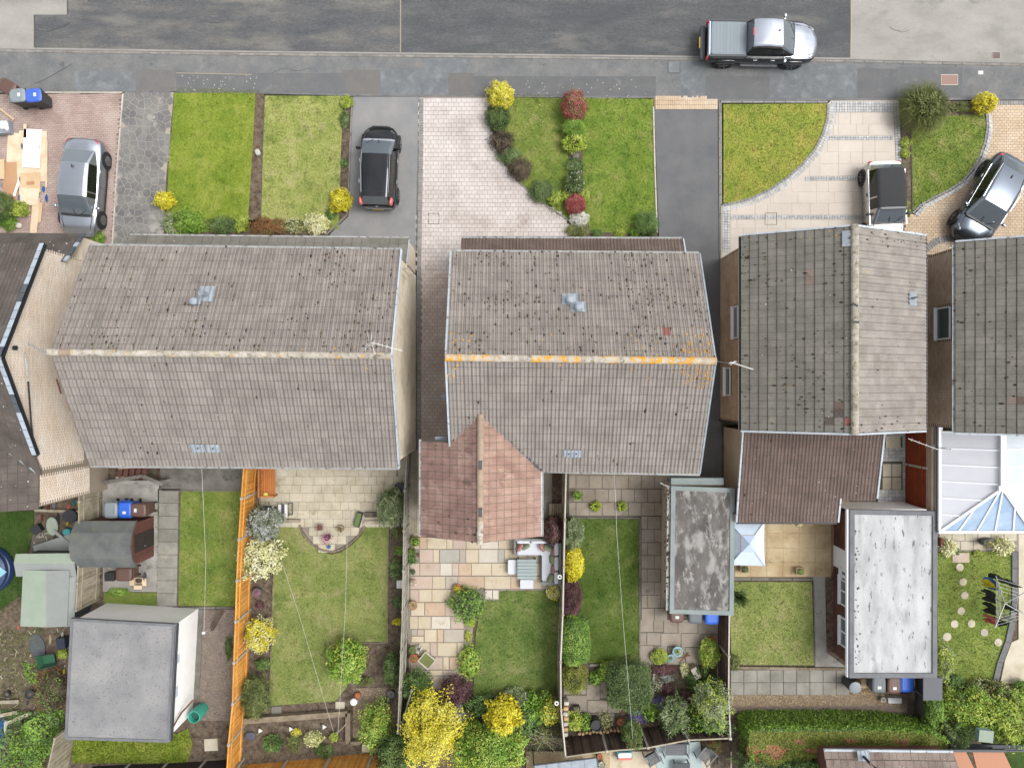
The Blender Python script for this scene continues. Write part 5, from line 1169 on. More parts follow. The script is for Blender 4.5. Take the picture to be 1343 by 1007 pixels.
g5,P=flat_building('long outbuilding with weathered white roof and dark red brick side',[(1114,668),(1228.5,670),(1228,888),(1113,888)],2.2,'brick_red','felt_white','felt_edge',.2,name='outbuilding',cat='outbuilding',inset=.3)
mk('north_wall',MB().box((P[0].x+P[1].x)/2-.1,P[0].y-.06,0,P[1].x-P[0].x-.5,.08,2.04),M['white_paint'],g5)
x_=P[0].x+.25
mk('fascia',MB().box(P[0].x-.05,(P[0].y+P[3].y)/2,2.02,.1,P[0].y-P[3].y,.16),M['white_upvc'],g5)
xw_=P[0].x+.285
bricks(g5,(xw_,P[0].y-.3,.1),(0,-1,0),(0,0,1),P[0].y-P[3].y-.6,1.85,'brick_red',keep=lambda u,v:not((1.7<u<2.75)or(2.85<u<4.2 and v>.7)or(4.7<u<6.1 and v>.7)))
mk('door',MB().box(xw_+.0,P[0].y-2.5,.1,.06,.95,1.95),M['white_upvc'],g5)
def w5(ya,yb,z0_,z1_,n=2):
    mb=MB();x=xw_-.04; 
    for p,q in(((x,ya,z0_),(x,yb,z0_)),((x,ya,z1_),(x,yb,z1_)),((x,ya,z0_),(x,ya,z1_)),((x,yb,z0_),(x,yb,z1_)),((x,(ya+yb)/2,z0_),(x,(ya+yb)/2,z1_))):mb.beam(p,q,.07,.07,up=(1,0,0))
    wn=mk('window',mb,M['white_upvc'],g5);mk('pane',MB().box(x+.01,(ya+yb)/2,z0_+.04,.02,ya-yb-.08,z1_-z0_-.08),M['glass_dark'],wn);mk('sill',MB().box(x-.05,(ya+yb)/2,z0_-.07,.12,ya-yb+.1,.06),M['white_upvc'],wn)
yt=P[0].y
w5(yt-2.0-.95,yt-2.0-1.4,.95,1.95);w5(yt-3.25,yt-4.5,.85,1.95);w5(yt-5.1,yt-6.35,.85,1.95)
moss(g5,[(Matrix.Translation((R.uniform(P[0].x+.2,P[0].x+.35),P[0].y-.2-i*.25,2.2)),None)for i in range(28)],.7,2,size=(.015,.03))
# ---- conservatory on the right edge
cv=thing('conservatory','white framed conservatory with milky roof panels and blue glazed hipped end','conservatory',(20.5,-4,0))
ze,zr_=2.35,3.35
A=W(1233,566,ze);B_=W(1234,696,ze);Cc=Vector((2*W(1314,640,zr_).x-B_.x,B_.y,ze));Dd=Vector((Cc.x,A.y+.3,ze));RN=W(1314,560,zr_);RS=W(1314,640,zr_);RN.x=RS.x;B_.x=A.x
def pane(n,pts,mn):return mk(n,MB().add(pts,[tuple(range(len(pts)))]).add([Vector(p)-Vector((0,0,.02))for p in pts],[tuple(range(len(pts)))[::-1]]),M[mn],cv)
nW=6
for i in range(nW):
    u0,u1=i/nW,(i+1)/nW;ya,yb=A.y+(B_.y-A.y)*u0,A.y+(B_.y-A.y)*u1
    ra,rb=max(ya,RS.y),max(yb,RS.y)
    def hipx(y):u=(RS.y-y)/(RS.y-B_.y);return RS.x+(B_.x-RS.x)*u,zr_+(ze-zr_)*u
    top=[]
    for y in(yb,ya): 
        if y>=RS.y:top.append(Vector((RS.x,y,zr_)))
        else:hx,hz=hipx(y);top.append(Vector((hx,y,hz)))
    pts=[Vector((A.x,ya,ze)),Vector((A.x,yb,ze))]+top
    if yb<RS.y<ya:pts=[Vector((A.x,ya,ze)),Vector((A.x,yb,ze)),top[0],RS.copy(),top[1]]
    if i==nW-1:pts=[Vector((A.x,ya,ze)),B_.copy(),top[1]]
    pane('roof_panel',pts,'poly_white')
    mpts=[Vector((2*RS.x-p.x,p.y,p.z))for p in pts][::-1];pane('roof_panel',mpts,'poly_pale')
    t_=top[1];bar(cv,'glazing_bar',Vector((A.x,ya,ze+.02)),t_+Vector((0,0,.02)),.06,.05,'white_upvc');bar(cv,'glazing_bar',Vector((Cc.x,ya,ze+.02)),Vector((2*RS.x-t_.x,t_.y,t_.z+.02)),.06,.05,'white_upvc')
nh=5;wv=[]
for i in range(nh):
    u0,u1=i/nh,(i+1)/nh;b0,b1=B_.lerp(Cc,u0),B_.lerp(Cc,u1)
    def up_(u,b):
        if u<=.0 or u>=1:return b
        # bars fan from the bottom rail up to the hips
        f=(u-.5)*.5+.5;v=1-abs(u-.5)*2*.72 if abs(u-.5)>.15 else .985
        e=(B_ if u<.5 else Cc);return e.lerp(RS,min(.985,(u if u<.5 else 1-u)*2.0+.18))
    a0,a1=up_(u0,b0),up_(u1,b1)
    pts=[b0,b1,a1,a0]if u0>0 and u1<1 else([b0,b1,a1]if u0<=0 else[b0,b1,a0])
    if i==2:pts=[b0,b1,a1,RS.copy(),a0]
    pane('roof_panel',pts,'poly_blue')
    if i:bar(cv,'glazing_bar',b0+Vector((0,0,.02)),a0+Vector((0,0,.03)),.06,.05,'white_upvc')
for a,b in((B_,RS),(Cc,RS)):bar(cv,'hip_bar',a+Vector((0,0,.04)),b+Vector((0,0,.04)),.11,.07,'white_upvc')
bar(cv,'ridge_cap',RN+Vector((0,0,.06)),RS+Vector((0,0,.06)),.22,.1,'white_upvc');mk('ridge_cap',MB().box(RS.x,RS.y,zr_+.03,.42,.22,.12),M['white_upvc'],cv)
bar(cv,'eaves_beam',A+Vector((-.04,.6,0)),B_+Vector((-.04,-.04,0)),.1,.12,'white_upvc');bar(cv,'eaves_beam',B_+Vector((-.09,-.05,0)),Cc+Vector((.09,-.05,0)),.1,.12,'white_upvc')
mk('wall',MB().box(A.x+.1,(A.y+B_.y)/2+.2,0,.12,A.y-B_.y+.2,2.28).box((B_.x+Cc.x)/2,B_.y+.12,0,Cc.x-B_.x-.2,.12,2.28),M['white_upvc'],cv)
mk('side_wall',MB().box(A.x-.15,(A.y+B_.y)/2+.5,0,.2,A.y-B_.y+1.2,2.15),M['brick_brown'],cv)
gutter(cv,A+Vector((-.13,.5,-.04)),B_+Vector((-.13,0,-.04)),'gutter_black',.04)
p0,p1=W(1191,575,3.2),W(1229,589,3.2)
yagi(cv,p1,math.atan2((p0-p1).y,(p0-p1).x),(p0-p1).length,(A.x-.1,p1.y,2.3),4,.3,label='white aerial reaching over the red brown fence by the conservatory',refl=False)
# ---- tiled roof at the bottom edge and the pergola roof beside it
hb=thing('bungalow','brown tiled roof with a black pipe at the bottom edge, below the long hedge','house',(17,-18,0))
a,b=W(1080,984,2.7),W(1250,986,2.7);c,d=b+Vector((.7,-3.8,1.7)),a+Vector((.25,-3.8,1.7))
tb=slope_tiles(b,a,d,c,20,12);tb=slope_tiles(a+Vector((0,-3.8,1.7)),b+Vector((.4,-3.8,1.7)),b,a,18,12)
tb=slope_tiles(b,a,d,c,18,12)
deck(hb,[(b,a,d,c)]);walls(hb,(a.x+.2,b.x-.1),(a.y-6.8,a.y-.3),2.55,None,None,'brick_red');lay_tiles(hb,[(tb,'plain','tile_brown2',{})],216);moss(hb,tb,.2,2,'lichen_pale',(.012,.04),along=False)
for i in range(3):mk('fascia',MB().beam(a.lerp(b,i/3)+Vector((0,.05,.02)),a.lerp(b,(i+.98)/3)+Vector((0,.05,.02)),.09,.09),M['verge_white'],hb)
p=W(1133,992,3.0);flue(hb,p+Vector((0,0,-.1)),(0,.35,.93),'pipe',.5,.4,.1,.04);mk('vent_pipe',MB().tube([p,p+Vector((.02,-.02,.5)),p+Vector((.2,-.15,.62))],.06,8),M['gutter_black'],hb)
cp_=thing('lean_to_roof','terracotta coloured sheet roof at the bottom edge beside the brown tiled one','lean-to',tuple(W(1290,1000,0)))
for x0_,x1__ in((1247,1275),(1275.6,1322)):
    p,q=W(x0_,985,2.2),W(x1__-(6 if x1__>1300 else 8),985,2.2);r_,s_=q+Vector((1.2,-2.6,.1)),p+Vector((.6,-2.6,.1))
    mk('roof_sheet',MB().add([p,q,r_,s_]+[v-Vector((0,0,.05))for v in(p,q,r_,s_)],[(3,2,1,0),(4,5,6,7),(0,1,5,4),(1,2,6,5),(3,0,4,7)]),M['balcony_roof'],cp_)
    mk('post',MB().box(q.x-.1,q.y-.2,0,.1,.1,2.1),M['wood_brown'],cp_)
mk('roof_edge',MB().beam(W(1247,983.5,2.25),W(1318,984,2.25),.1,.1),M['dark_grey'],cp_)
# ================================================================ back gardens: ground surfaces
def rect(x0,y0,x1,y1):return[(x0,y0),(x1,y0),(x1,y1),(x0,y1)]
sheet('rear_ground',rect(-500,560,2200,1500),.06,'soil',.05)
# garden 0 (left)
lawn([(-150,674),(44,670),(43,700),(32,735),(30,778),(0,800),(-150,800)],'k',.12)
ground_cover(rect(-60,795,30,935),900,.06,'leaf_olive',.08,.05,5,'weeds');ground_cover([(14,990),(22,955),(60,930),(84,925),(84,975),(64,990),(58,1060),(-40,1060),(-40,990)],5200,.10,'leaf_bright',.15,.5,6,'ivy')
ground_cover([(30,868),(50,868),(52,895),(36,895)],260,.08,'leaf_bright',.1,.15,7,'weeds')
# garden 1
sheet('yard',[(208,595),(338,595),(335,643),(212,643)],.10,'concrete_dark');sheet('yard',[(134,632),(208,632),(208,776),(135,776)],.10,'concrete')
sheet('path',rect(207,641,236,797),.10,'joint_dark')
pt=D.objects['path']
for i in range(9):
    p=W(221.5-i*.3,651+i*16.9,.1);slab(pt,p.x,p.y,.1,.92,.585,'slab_old')
lawn([(237,643),(318,643),(312,720),(309,795),(234,794)],'c',.12);lawn([(136,777),(206,777),(206,797),(136,797)],'h',.1,300)
for i in range(45):pass
sheet('gravel_base',[(264,799),(312,799),(306,945),(258,945)],.09,'gravel_bed');gravel([(265,799),(311,799),(306,944),(259,944)],.09,9000,.022,'gravel_pink',3)
sheet('path',[(254,799),(265,799),(259,940),(250,940)],.1,'concrete_dark');edging([(265.5,799),(262,880),(259,945)],.12,.05,'concrete_dark')
sheet('planting_strip',[(244,799),(253,799),(249,940),(240,940)],.09,'soil')
lawn([(95,962),(232,962),(246,955),(252,975),(246,1000),(95,1000)],'a',.1,900,.1)
p=W(277,976,.1);o=single('stepping_stone',MB().box(p.x,p.y,.06,.62,.56,.07,.05),M['slab_cream'],'square pale slab lying in the soil at the bottom of the gravel strip','paving slab')
edging([(213,643.5),(336,643.5)],.13,.06,'concrete_dark');edging([(206,797.5),(308,796.5)],.14,.1,'concrete_dark')
# garden 2
PT=[(340,560),(532,560),(531,690),(476,690)]
arc=[(394,687),(398,697),(405,707),(414,715),(424,720),(434,722),(445,719),(456,713),(466,704),(473,695),(477,688)]
pa=sheet('patio',[(340,580),(532,580),(531,686),(478,687)]+arc[::-1][1:]+[(340,686)],.105,'mortar')
PX=[(340,580),(532,580),(531,686),(478,687)]+arc[::-1][1:]+[(340,686)]
y=580
while y<722:
    x=340-R.choice((0,5,9))
    while x<532:
        w_=R.choice((11,11,16,16.5));xc=x+w_/2
        if inpoly(xc,y+5.5,PX):
            hh=R.choice((10.2,10.2));p=W(xc,y+5.6,.105);slab(pa,p.x,p.y,.1,min(w_,532-x)*k-.012,11.1*k-.012,'slab_cream',th=.03)
        x+=w_
    y+=11.1
edging([(a-1.5 if a<430 else a+1.5,b+1.5)for a,b in arc],.17,.09,'sleeper',step=.22)
lawn([(362,691),(392,690),(397,703),(406,713),(418,722),(433,727),(448,724),(462,714),(474,702),(480,691),(509,690),(507,841),(472,842),(462,862),(455,900),(440,919),(354,925),(357,800)],'f',.12)
edging([(509.5,690),(508,842),(474,843.5)],.14,.04,'sleeper',step=1.2);edging([(361,692),(357,800),(353,926)],.14,.04,'sleeper',step=1.2)
sheet('gravel_base',rect(463,902,528,968),.09,'gravel_bed');gravel(rect(463,902,527,967),.09,6000,.022,'gravel_gold',8)
def beam_thing(a,b,z,w_,h_,label,mn='sleeper',cat='sleeper',name='timber_sleeper'):
    A,B=W(*a,z),W(*b,z);return single(name,MB().beam(A-Vector((0,0,h_/2)),B-Vector((0,0,h_/2)),w_,h_),M[mn],label,cat)
beam_thing((319,946),(455,936),.42,.25,.3,'long weathered timber sleeper retaining the lawn end in the orange fenced garden')
beam_thing((456,935),(456,976),.42,.22,.3,'weathered sleeper running down beside the small gravel square');beam_thing((458,975),(473,974),.42,.16,.3,'short sleeper end at the foot of the gravel square')
beam_thing((370,683.5),(393,683),.28,.14,.18,'short pale sleeper step left of the curved patio','wood_weathered');beam_thing((477,685),(502,685),.28,.14,.18,'short pale sleeper step right of the curved patio','wood_weathered')
sheet('path_slab',rect(356,926,369,939),.11,'slab_old');sheet('path_slab',rect(440,920,452,931),.11,'slab_cream')
# garden 3 : sandstone patio
ps=sheet('patio',[(537,690),(742,690),(738,776),(656,778),(655,789),(624,790),(612,905),(537,905),(534,800)],.105,'mortar')
def r5(x0,y0,x1,y1,m_):return(530+x0/4.974,600+y0/4.974,530+x1/4.974,600+y1/4.974,'sandstone_'+m_)
def r6(x0,y0,x1,y1,m_):return(520+x0/4.863,800+y0/4.863,520+x1/4.863,800+y1/4.863,'sandstone_'+m_)
SL_=[]
for(y0,y1_),cs in{(430,518):[(60,'pink',200),(200,'buff',330),(330,'grey',500),(500,'buff',620),(620,'pink',800),(800,'grey',1040)],
    (519,595):[(60,'pink',103),(103,'rust',150),(150,'buff',278),(278,'buff',318),(318,'pink',405),(405,'buff',500),(500,'pale',615),(615,'buff',725),(725,'grey',850),(850,'grey',1040)],
    (597,684):[(100,'pink',190),(190,'buff',230),(232,'blue',362),(362,'grey',402),(402,'buff',487),(487,'pale',612),(612,'blue',655),(655,'buff',800),(800,'grey',1040)],
    (686,768):[(40,'pink',102),(102,'pink',235),(235,'pale',313),(313,'pink',357),(357,'rust',440),(440,'buff',570),(570,'buff',680),(680,'pink',800),(800,'buff',1020)],
    (772,855):[(40,'pink',185),(185,'buff',270),(270,'grey',350),(350,'rust',525),(525,'buff',695),(695,'rust',755),(755,'buff',900),(900,'grey',1015)],
    (858,940):[(40,'pink',97),(97,'buff',182),(182,'buff',310),(310,'pink',360)],(943,1030):[(45,'buff',133),(135,'rust',268),(268,'pink',330),(330,'grey',440)]}.items():
    for a,m_,b in cs:SL_.append(r5(a,y0,b,y1_,m_))
SL_+=[r5(527,862,575,922,'pale'),r5(577,862,617,922,'pale')]
for(y0,y1_),cs in{(38,118):[(85,'buff',138),(138,'buff',220),(222,'pale',345),(347,'pink',430)],(120,160):[(95,'grey',135),(135,'pink',175)],(163,203):[(95,'buff',175)],(120,203.1):[(178,'buff',258),(260,'rust',300),(302,'grey',430)],
    (205,292):[(85,'pink',140),(140,'buff',213),(215,'pink',258),(260,'buff',385),(387,'buff',430)],(295,377):[(90,'pink',190),(190,'pink',295),(298,'buff',335),(338,'rust',412)],(380,415):[(90,'buff',130),(130,'pink',212),(212,'buff',295),(297,'pink',380),(380,'grey',412)],(418,500):[(100,'grey',200),(200,'pink',300),(300,'grey',420)]}.items():
    for a,m_,b in cs:SL_.append(r6(a,y0,b,y1_,m_))
slab_list(ps,SL_)
sheet('side_path',rect(706,600,724,700),.12,'slab_old')
lawn([(632,788),(655,787),(655.5,775),(733,774),(733,911),(621,912),(624,830)],'h2',.12)
edging([(620,913.5),(732,913)],.14,.06,'concrete')
# garden 4
pg=sheet('patio',[(744,590),(876,590),(876,812),(945,812),(943,872),(838,872),(839,680),(744,680)],.105,'joint_dark')
slabs_px(pg,746.5,605,875,657,7.5,3,'slab_grey')if 0 else None
for j,y0 in enumerate((588,605.5,623,640.8,658.5)):
    x=746 if j%2 else 738
    while x<870:
        x0,x1_=max(x,746),min(x+17.2,876)
        if x1_-x0>4:p=W((x0+x1_)/2,y0+8.8,.1);slab(pg,p.x,p.y,.1,(x1_-x0)*k-.02,17.4*k-.02,'slab_grey')
        x+=17.2
y=676.5;j=0
while y<808:
    for x0,x1_ in([(841,858),(858,875)]if j%2 else[(841,849),(849,866),(866,875)]):
        p=W((x0+x1_)/2,y+8.6,.1);slab(pg,p.x,p.y,.1,(x1_-x0)*k-.02,17*k-.02,'slab_grey')
    y+=17.2;j+=1
slab_list(pg,[(a,b,c,d,'slab_grey')for a,b,c,d in((839,812,857,828.5),(857,812,870,828.5),(870,812,889,829.5),(889,812,915,830),(915,812,942,831),(839,829,848,846),(848,829,866.5,846),(866.5,829.5,893,847),(893,830,918,848),(918,831,943,849),(839,846,857,871),(857,846.5,875,871),(875,847.5,899,871),(899,848.5,920,871),(920,849.5,943,871))])
pl=sheet('patio',rect(738,888,812,948),.105,'joint_dark')
slab_list(pl,[(a,b,c,d,'slab_grey')for a,b,c,d in((739,889,769,910),(769,897,787,917),(787,893,803,915),(742,911,770,934),(770,917.5,797,934),(797,915.5,812,934),(742,934.5,776,947),(776,934.5,806,947))])
lawn([(746,680),(838,681),(838,868),(770,869),(746,872)],'g',.12)
edging([(746,679),(839.5,679.5),(839,869)],.14,.06,'concrete_dark');edging([(773,872),(838,871),(858,872),(856,928),(840,934)],.15,.1,'slab_old',step=.5)
# garden 5
pe=sheet('patio',[(962,640),(1118,640),(1090,757),(962,757)],.105,'joint_sand')
slabs_px(pe,963,642,1090,756,6,6,'slab_sand',.1,gap=.006)
lawn([(957,763),(1065,763),(1068,872),(959,871)],'f',.12)
sheet('path',[(1066,753),(1082,753),(1084,855),(1112,876),(1068,876)],.11,'concrete');edging([(958,759),(1066,759.5)],.16,.12,'concrete_dark');edging([(1067,762),(1069,874)],.14,.05,'concrete_dark')
edging([(958,875.5),(1110,877.5)],.2,.12,'sleeper',step=1.6)
pf=sheet('path',rect(957,879,1112,911),.105,'joint_dark')
for j in range(2):
    x=958
    while x<1108:p=W(x+8.6,886+j*16.5,.1);slab(pf,p.x,p.y,.1,.595,.57,'slab_old');x+=17.3
sheet('gravel_base',rect(957,910,1190,935),.09,'gravel_bed');gravel([(958,911),(1110,911),(1112,893),(1180,893),(1182,925),(1150,925),(958,926)],.09,9000,.024,'gravel_gold',9)
cy=sheet('courtyard',rect(1150,560,1215,672),.10,'joint_dark')
paving(cy,rect(1152,562,1192,662),.10,'sett_grey',.165,.165,0,'cobbles',bond=0,hole=lambda x,y:(W(1161,0).x<x<W(1181,0).x and(W(0,588).y<y<W(0,571).y))or(W(1150,0).x<x<W(1182.5,0).x and(W(0,643).y<y<W(0,607).y)))
slab_list(cy,[(1161,571,1181,588,'slab_cream'),(1157,608,1169,625,'slab_cream'),(1169.5,608,1182,625,'slab_cream'),(1157,625.5,1169,642,'slab_cream'),(1169.5,625.5,1182,642,'slab_cream')])
# garden 6
ph_=sheet('patio',rect(1230,690,1336,723),.105,'mortar')
slab_list(ph_,[(1231+i*17,692,1248+i*17,709,'slab_cream')for i in range(6)]+[(1231+i*17-6,709,1248+i*17-6,721,'slab_cream')for i in range(1,6)])
lawn([(1229,724),(1327,723),(1326,800),(1321,835),(1313,862),(1306,880),(1303,897),(1231,897)],'h',.12)
KP=[(1331,723),(1331,790),(1328,815),(1322,842),(1312,868),(1306,892)]
edging(KP,.17,.26,'pavement_grey',step=.9);sheet('patio',[(1336,700),(1500,700),(1500,900),(1312,896),(1318,866),(1327,842),(1336,838)],.11,'slab_cream')
sheet('lawn_beyond',rect(1318,985,1700,1300),.1,'grass_k')
ss=[(1262.9,762.8),(1265,780.6),(1260.6,801),(1251.7,818),(1274,817.6),(1242,834.7),(1291,829),(1309,842),(1236.6,852),(1258.8,743.7)]
lab_=['round stepping stone second from the patio','round stepping stone third from the patio','round stepping stone fourth from the patio, above where the path forks','round stepping stone just left of the fork in the stone path','round stepping stone just right of the fork in the stone path','large round stepping stone, second from the white roofed building','greyish round stepping stone in the middle of the right branch','round stepping stone at the far right end of the branch','round stepping stone half under the shrub beside the white roof','round stepping stone nearest the rectangular slab by the patio']
for(a,b),l in zip(ss,lab_):
    p=W(a,b,.13);r_=.185 if b!=834.7 else .205;single('stepping_stone',MB().lathe((p.x,p.y,.09),[(r_*.98,0),(r_,.03),(r_*.95,.055),(.001,.06)],20),M['slab_cream' if b!=829 else 'sandstone_grey'],l,'stepping stone','round stepping stones in the lawn')
p=W(1260,731,.13);single('stepping_stone',MB().box(p.x,p.y,.08,.78,.45,.065),M['sandstone_pink'],'rectangular pinkish slab set in the lawn at the patio edge','paving slab')
# bottom garden
sheet('patio',rect(690,985,960,1200),.1,'sandstone_buff');pk=sheet('paving_strip',rect(690,985,800,1100),.12,'slab_sand')
# ================================================================ fences
FZ=1.8
fence([(104.5,622),(103.5,690),(103,745),(100,800)],FZ,'weathered pale vertical board fence between the cluttered garden and the brown shed','wood_weathered','wood_weathered',5,side=-1,bw=.12)
fence([(72,968),(62,1000),(56,1040)],FZ,'weathered pale fence piece below the white walled garage','wood_weathered','wood_weathered',1,bw=.12)
fence([(321,600),(317,651),(313.5,707),(310.7,765),(309,822),(306.5,878),(305,937),(299.5,979),(297,1030)],FZ,'bright orange board fence with grey concrete posts running down the garden','wood_orange',bays=8,side=-1)
fence([(300,1030),(362,1025),(430,1018),(505,1010),(540,1006)],FZ,'bright orange board fence along the bottom edge of the picture','wood_orange',bays=4)
fence([(90,1032),(150,1029),(207,1027),(262,1024),(300,1021)],FZ,'dark creosoted fence with pale posts along the bottom edge, left','wood_dark',bays=4)
fence([(534,590),(531,644),(529.5,702),(529,750),(528,800),(525.5,870),(523,930),(522,960)],FZ,'grey weathered fence left of the sandstone patio','wood_grey','wood_grey',bays=7,side=-1,bw=.14)
fence([(742.5,619),(740,720),(738.5,800),(736,850),(734,905),(737,945),(742,992)],FZ,'thin pale fence seen edge on, right of the garden sofa','wood_weathered','wood_weathered',bays=6,cap='edging_pale')
fence([(956.5,806),(955.8,858),(955.5,910),(955.5,952),(958,968)],FZ-.1,'dark brown fence with grey capping left of the square lawn and hedge','wood_brown','post_concrete',bays=3,side=1,cap='edging_pale')
bf=fence([(742,992),(789,985),(844,981),(901.5,970),(957,967.5)],FZ,'dark brown panelled fence with pale posts crossing the bottom','wood_brown',bays=4,cap='wood_weathered')
P=WL([(742,992),(789,985),(844,981),(901.5,970),(957,967.5)],FZ)
for i in range(4):
    for j in range(1,4):
        q=P[i].lerp(P[i+1],j/4);mk('batten',MB().box(q.x,q.y+.03,.1,.045,.05,1.65),M['wood_dark'],bf)
fence([(1215.5,556),(1215.5,616),(1215.5,672)],FZ,'red brown horizontal board fence beside the cobbled yard','fence_redbrown','edging_pale',bays=2,horizontal=True,bw=.11,cap='wood_weathered')
fence([(540,905),(524,960)],FZ-.5,'low grey fence end behind the yellow leaved tree','wood_grey','wood_grey',bays=1)
pg_=thing('slatted_fence','dark metal slatted screen at the bottom right corner','fence',tuple(W(1300,980,.1)))
mb=MB()
for i in range(4):mb.beam(W(1246,984-i*2.4,1.5-i*.0),W(1480,984-i*2.4,1.5),.05,.12)
mk('slat',mb,M['dark_panel'],pg_)
for x in(1250,1310,1370):mk('post',MB().box(W(x,984,1.5).x,W(x,984,1.5).y,.1,.07,.07,1.5),M['dark_panel'],pg_)
bb=thing('fence_boarding','flat weathered plank walkway between the two gardens above the reddish extension','boardwalk',tuple(W(541,650,.1)))
for i in range(4):mk('plank',MB().box(W(537.5+i*3.6,645,.2).x,W(540,645,.2).y,.1,.118,3.9,.10),M['wood_weathered'],bb)
o=thing('low_wall','weathered coping wall with a shallow peak above the pale concrete pad','wall',tuple(W(174,632,.1)))
a,b,c=W(136,633,.9),W(187,624,1.25),W(213,635,.9)
mk('wall',MB().prism([(a.x,a.y+.1),(c.x,a.y+.1),(c.x,a.y-.08),(a.x,a.y-.08)],.06,.85,.5),M['concrete'],o)
mk('coping',MB().beam(a,b,.16,.07),M['concrete_dark'],o);mk('coping',MB().beam(b+Vector((.02,0,.005)),c,.16,.07),M['concrete_dark'],o)
o=thing('garden_gate','dark red slatted gate half hidden under the wide roof','gate',tuple(W(172,618,.1)))
for i in range(5):
    a=W(155+i*8,628,.9);b2=W(160+i*8,606,1.8);mk('board',MB().beam(a,b2,.2,.03),M['wood_red'],o)
for q in(0,1):mk('rail',MB().beam(W(152+q*3,626-q*12,1.0+q*.7),W(190+q*3,624-q*12,1.0+q*.7),.06,.05),M['wood_weathered'],o)
# ================================================================ planting, front gardens
B=bush
B(216.5,263,25,22,.75,'round bright yellow shrub at the lower left corner of the leftmost lawn','leaf_yellow',leaf=.07,name='yellow_shrub')
B(247,291,40,30,.55,'loose bright green shrub with pale leaves at the foot of the leftmost lawn','leaf_bright',leaf=.09,lump=.4)
B(229,292,24,26,.35,'straggly pale green plant left of the loose green shrub','leaf_sage',leaf=.1,lump=.5,spike=1,name='plant',cat='plant')
B(292,296,36,22,.5,'dull dark green shrub against the wide house wall','leaf_teal',leaf=.06);B(316,294,20,20,.4,'thin yellowish green shrub at the end of the leftmost lawn','leaf_lime',leaf=.06,lump=.4)
B(349,297,44,22,.5,'rusty brown shrub at the foot of the soil strip','leaf_rust',leaf=.06,lump=.35);B(384,296,26,18,.35,'small green plant dotted with pale yellow flowers','leaf_olive',leaf=.06,mix=[('leaf_olive',.7),('leaf_cream',.35)],name='flowering_plant',cat='plant')
B(416,294,30,26,.6,'creamy yellow variegated shrub by the corner of the grey drive','leaf_cream',leaf=.08,lump=.35)
B(447.5,263,28,29,.8,'round golden yellow shrub beside the black hatchback','leaf_yellow',leaf=.07,name='yellow_shrub')
B(455,134,16,16,.5,'small round lime shrub at the pavement end of the soil strip','leaf_lime',leaf=.05);B(452,157,12,22,.3,'low blue green plant below the small lime shrub','leaf_teal',leaf=.05,name='plant',cat='plant')
B(451,214,10,12,.22,'tiny green plant halfway down the narrow soil strip','leaf_green',leaf=.05,name='plant',cat='plant');B(434,281,14,14,.25,'small green plant below the golden shrub','leaf_green',leaf=.05,name='plant',cat='plant')
B(656.5,125,32,33,1.0,'round bright yellow shrub at the top of the curved border by the pavement','leaf_gold',leaf=.08,mix=[('leaf_gold',.9),('leaf_yellow',.4)],name='yellow_shrub')
B(653,155,32,32,.8,'dense dark green mound just below the yellow shrub by the pavement','leaf_dark',leaf=.045,lump=.2);B(658,185,32,30,.7,'wispy brownish purple shrub overhanging the pale drive','leaf_dusk',leaf=.06,lump=.45,shell=.4)
B(669,205,30,24,.55,'soft blue green mound between the two brown shrubs','leaf_teal',leaf=.045,lump=.3);B(682,222,30,28,.75,'grey brown shrub half way down the curved border','leaf_dusk',leaf=.05,lump=.35,shell=.4)
B(711,251,32,28,.6,'mid green mound near the lower end of the curved border','leaf_teal',leaf=.045,lump=.22);B(728,261,19,18,.5,'small lime yellow shrub low in the curved border','leaf_lime',leaf=.06,lump=.4)
B(753,138,33,37,1.2,'large round red leaved shrub at the pavement end of the middle strip','leaf_red',leaf=.065,lump=.15,mix=[('leaf_red',.85),('leaf_olive',.25)],name='red_shrub')
B(753,168,31,26,.9,'clipped bright green ball below the large red shrub','leaf_bright',leaf=.05,lump=.1);B(753,188,32,24,.8,'lime shrub with radiating leaves below the bright green ball','leaf_lime',leaf=.11,lump=.15,spike=1)
B(754,217,24,18,.4,'dark grey green shrub in the middle of the strip','leaf_teal',leaf=.05,lump=.35);B(754,239,26,30,.75,'dark glossy green shrub with a pale tuft on top','leaf_dark',leaf=.08,lump=.3,mix=[('leaf_dark',.9),('leaf_white',.06)])
B(744,257,15,14,.4,'small lime plant left of the lower red ball','leaf_lime',leaf=.05,name='plant',cat='plant');B(764,257,17,16,.4,'small lime plant right of the lower red ball','leaf_lime',leaf=.05,name='plant',cat='plant')
B(755,268,27,26,.85,'smaller clipped red ball in the lower part of the middle strip','leaf_red',leaf=.055,lump=.1,name='red_shrub');B(760,287,25,19,.6,'pale white green variegated mound below the lower red ball','leaf_white',leaf=.055,lump=.15)
B(758,303,30,16,.45,'low dull green shrub against the porch roof of the centre house','leaf_olive',leaf=.05,lump=.3);B(783,307,14,12,.35,'small green mound at the lower end of the striped lawn','leaf_green',leaf=.05)
B(813,306,13,11,.3,'tiny pale green plant in the bed by the porch roof','leaf_lime',leaf=.05,name='plant',cat='plant');B(834,304,16,15,.4,'small rounded green shrub left of the corner mound','leaf_bright',leaf=.05);B(848,294,32,32,.75,'soft green mound at the corner of the black drive','leaf_green',leaf=.05,lump=.2)
t=blades(1208,144,74,1.3,'large pampas grass clump with tan centre at the pavement','leaf_olive',1500,'pampas_grass','ornamental grass',.022,droop=.45,seed=4)
LS[0]+=1;V,rn=leaves((0,0,1.15),.55,.5,.35,900,.09,77,.4,-.3,1);addmesh('dead_leaves',fastmesh('foliage',V,np.arange(len(V)).reshape(-1,4),rn,M['leaf_olive']),t)
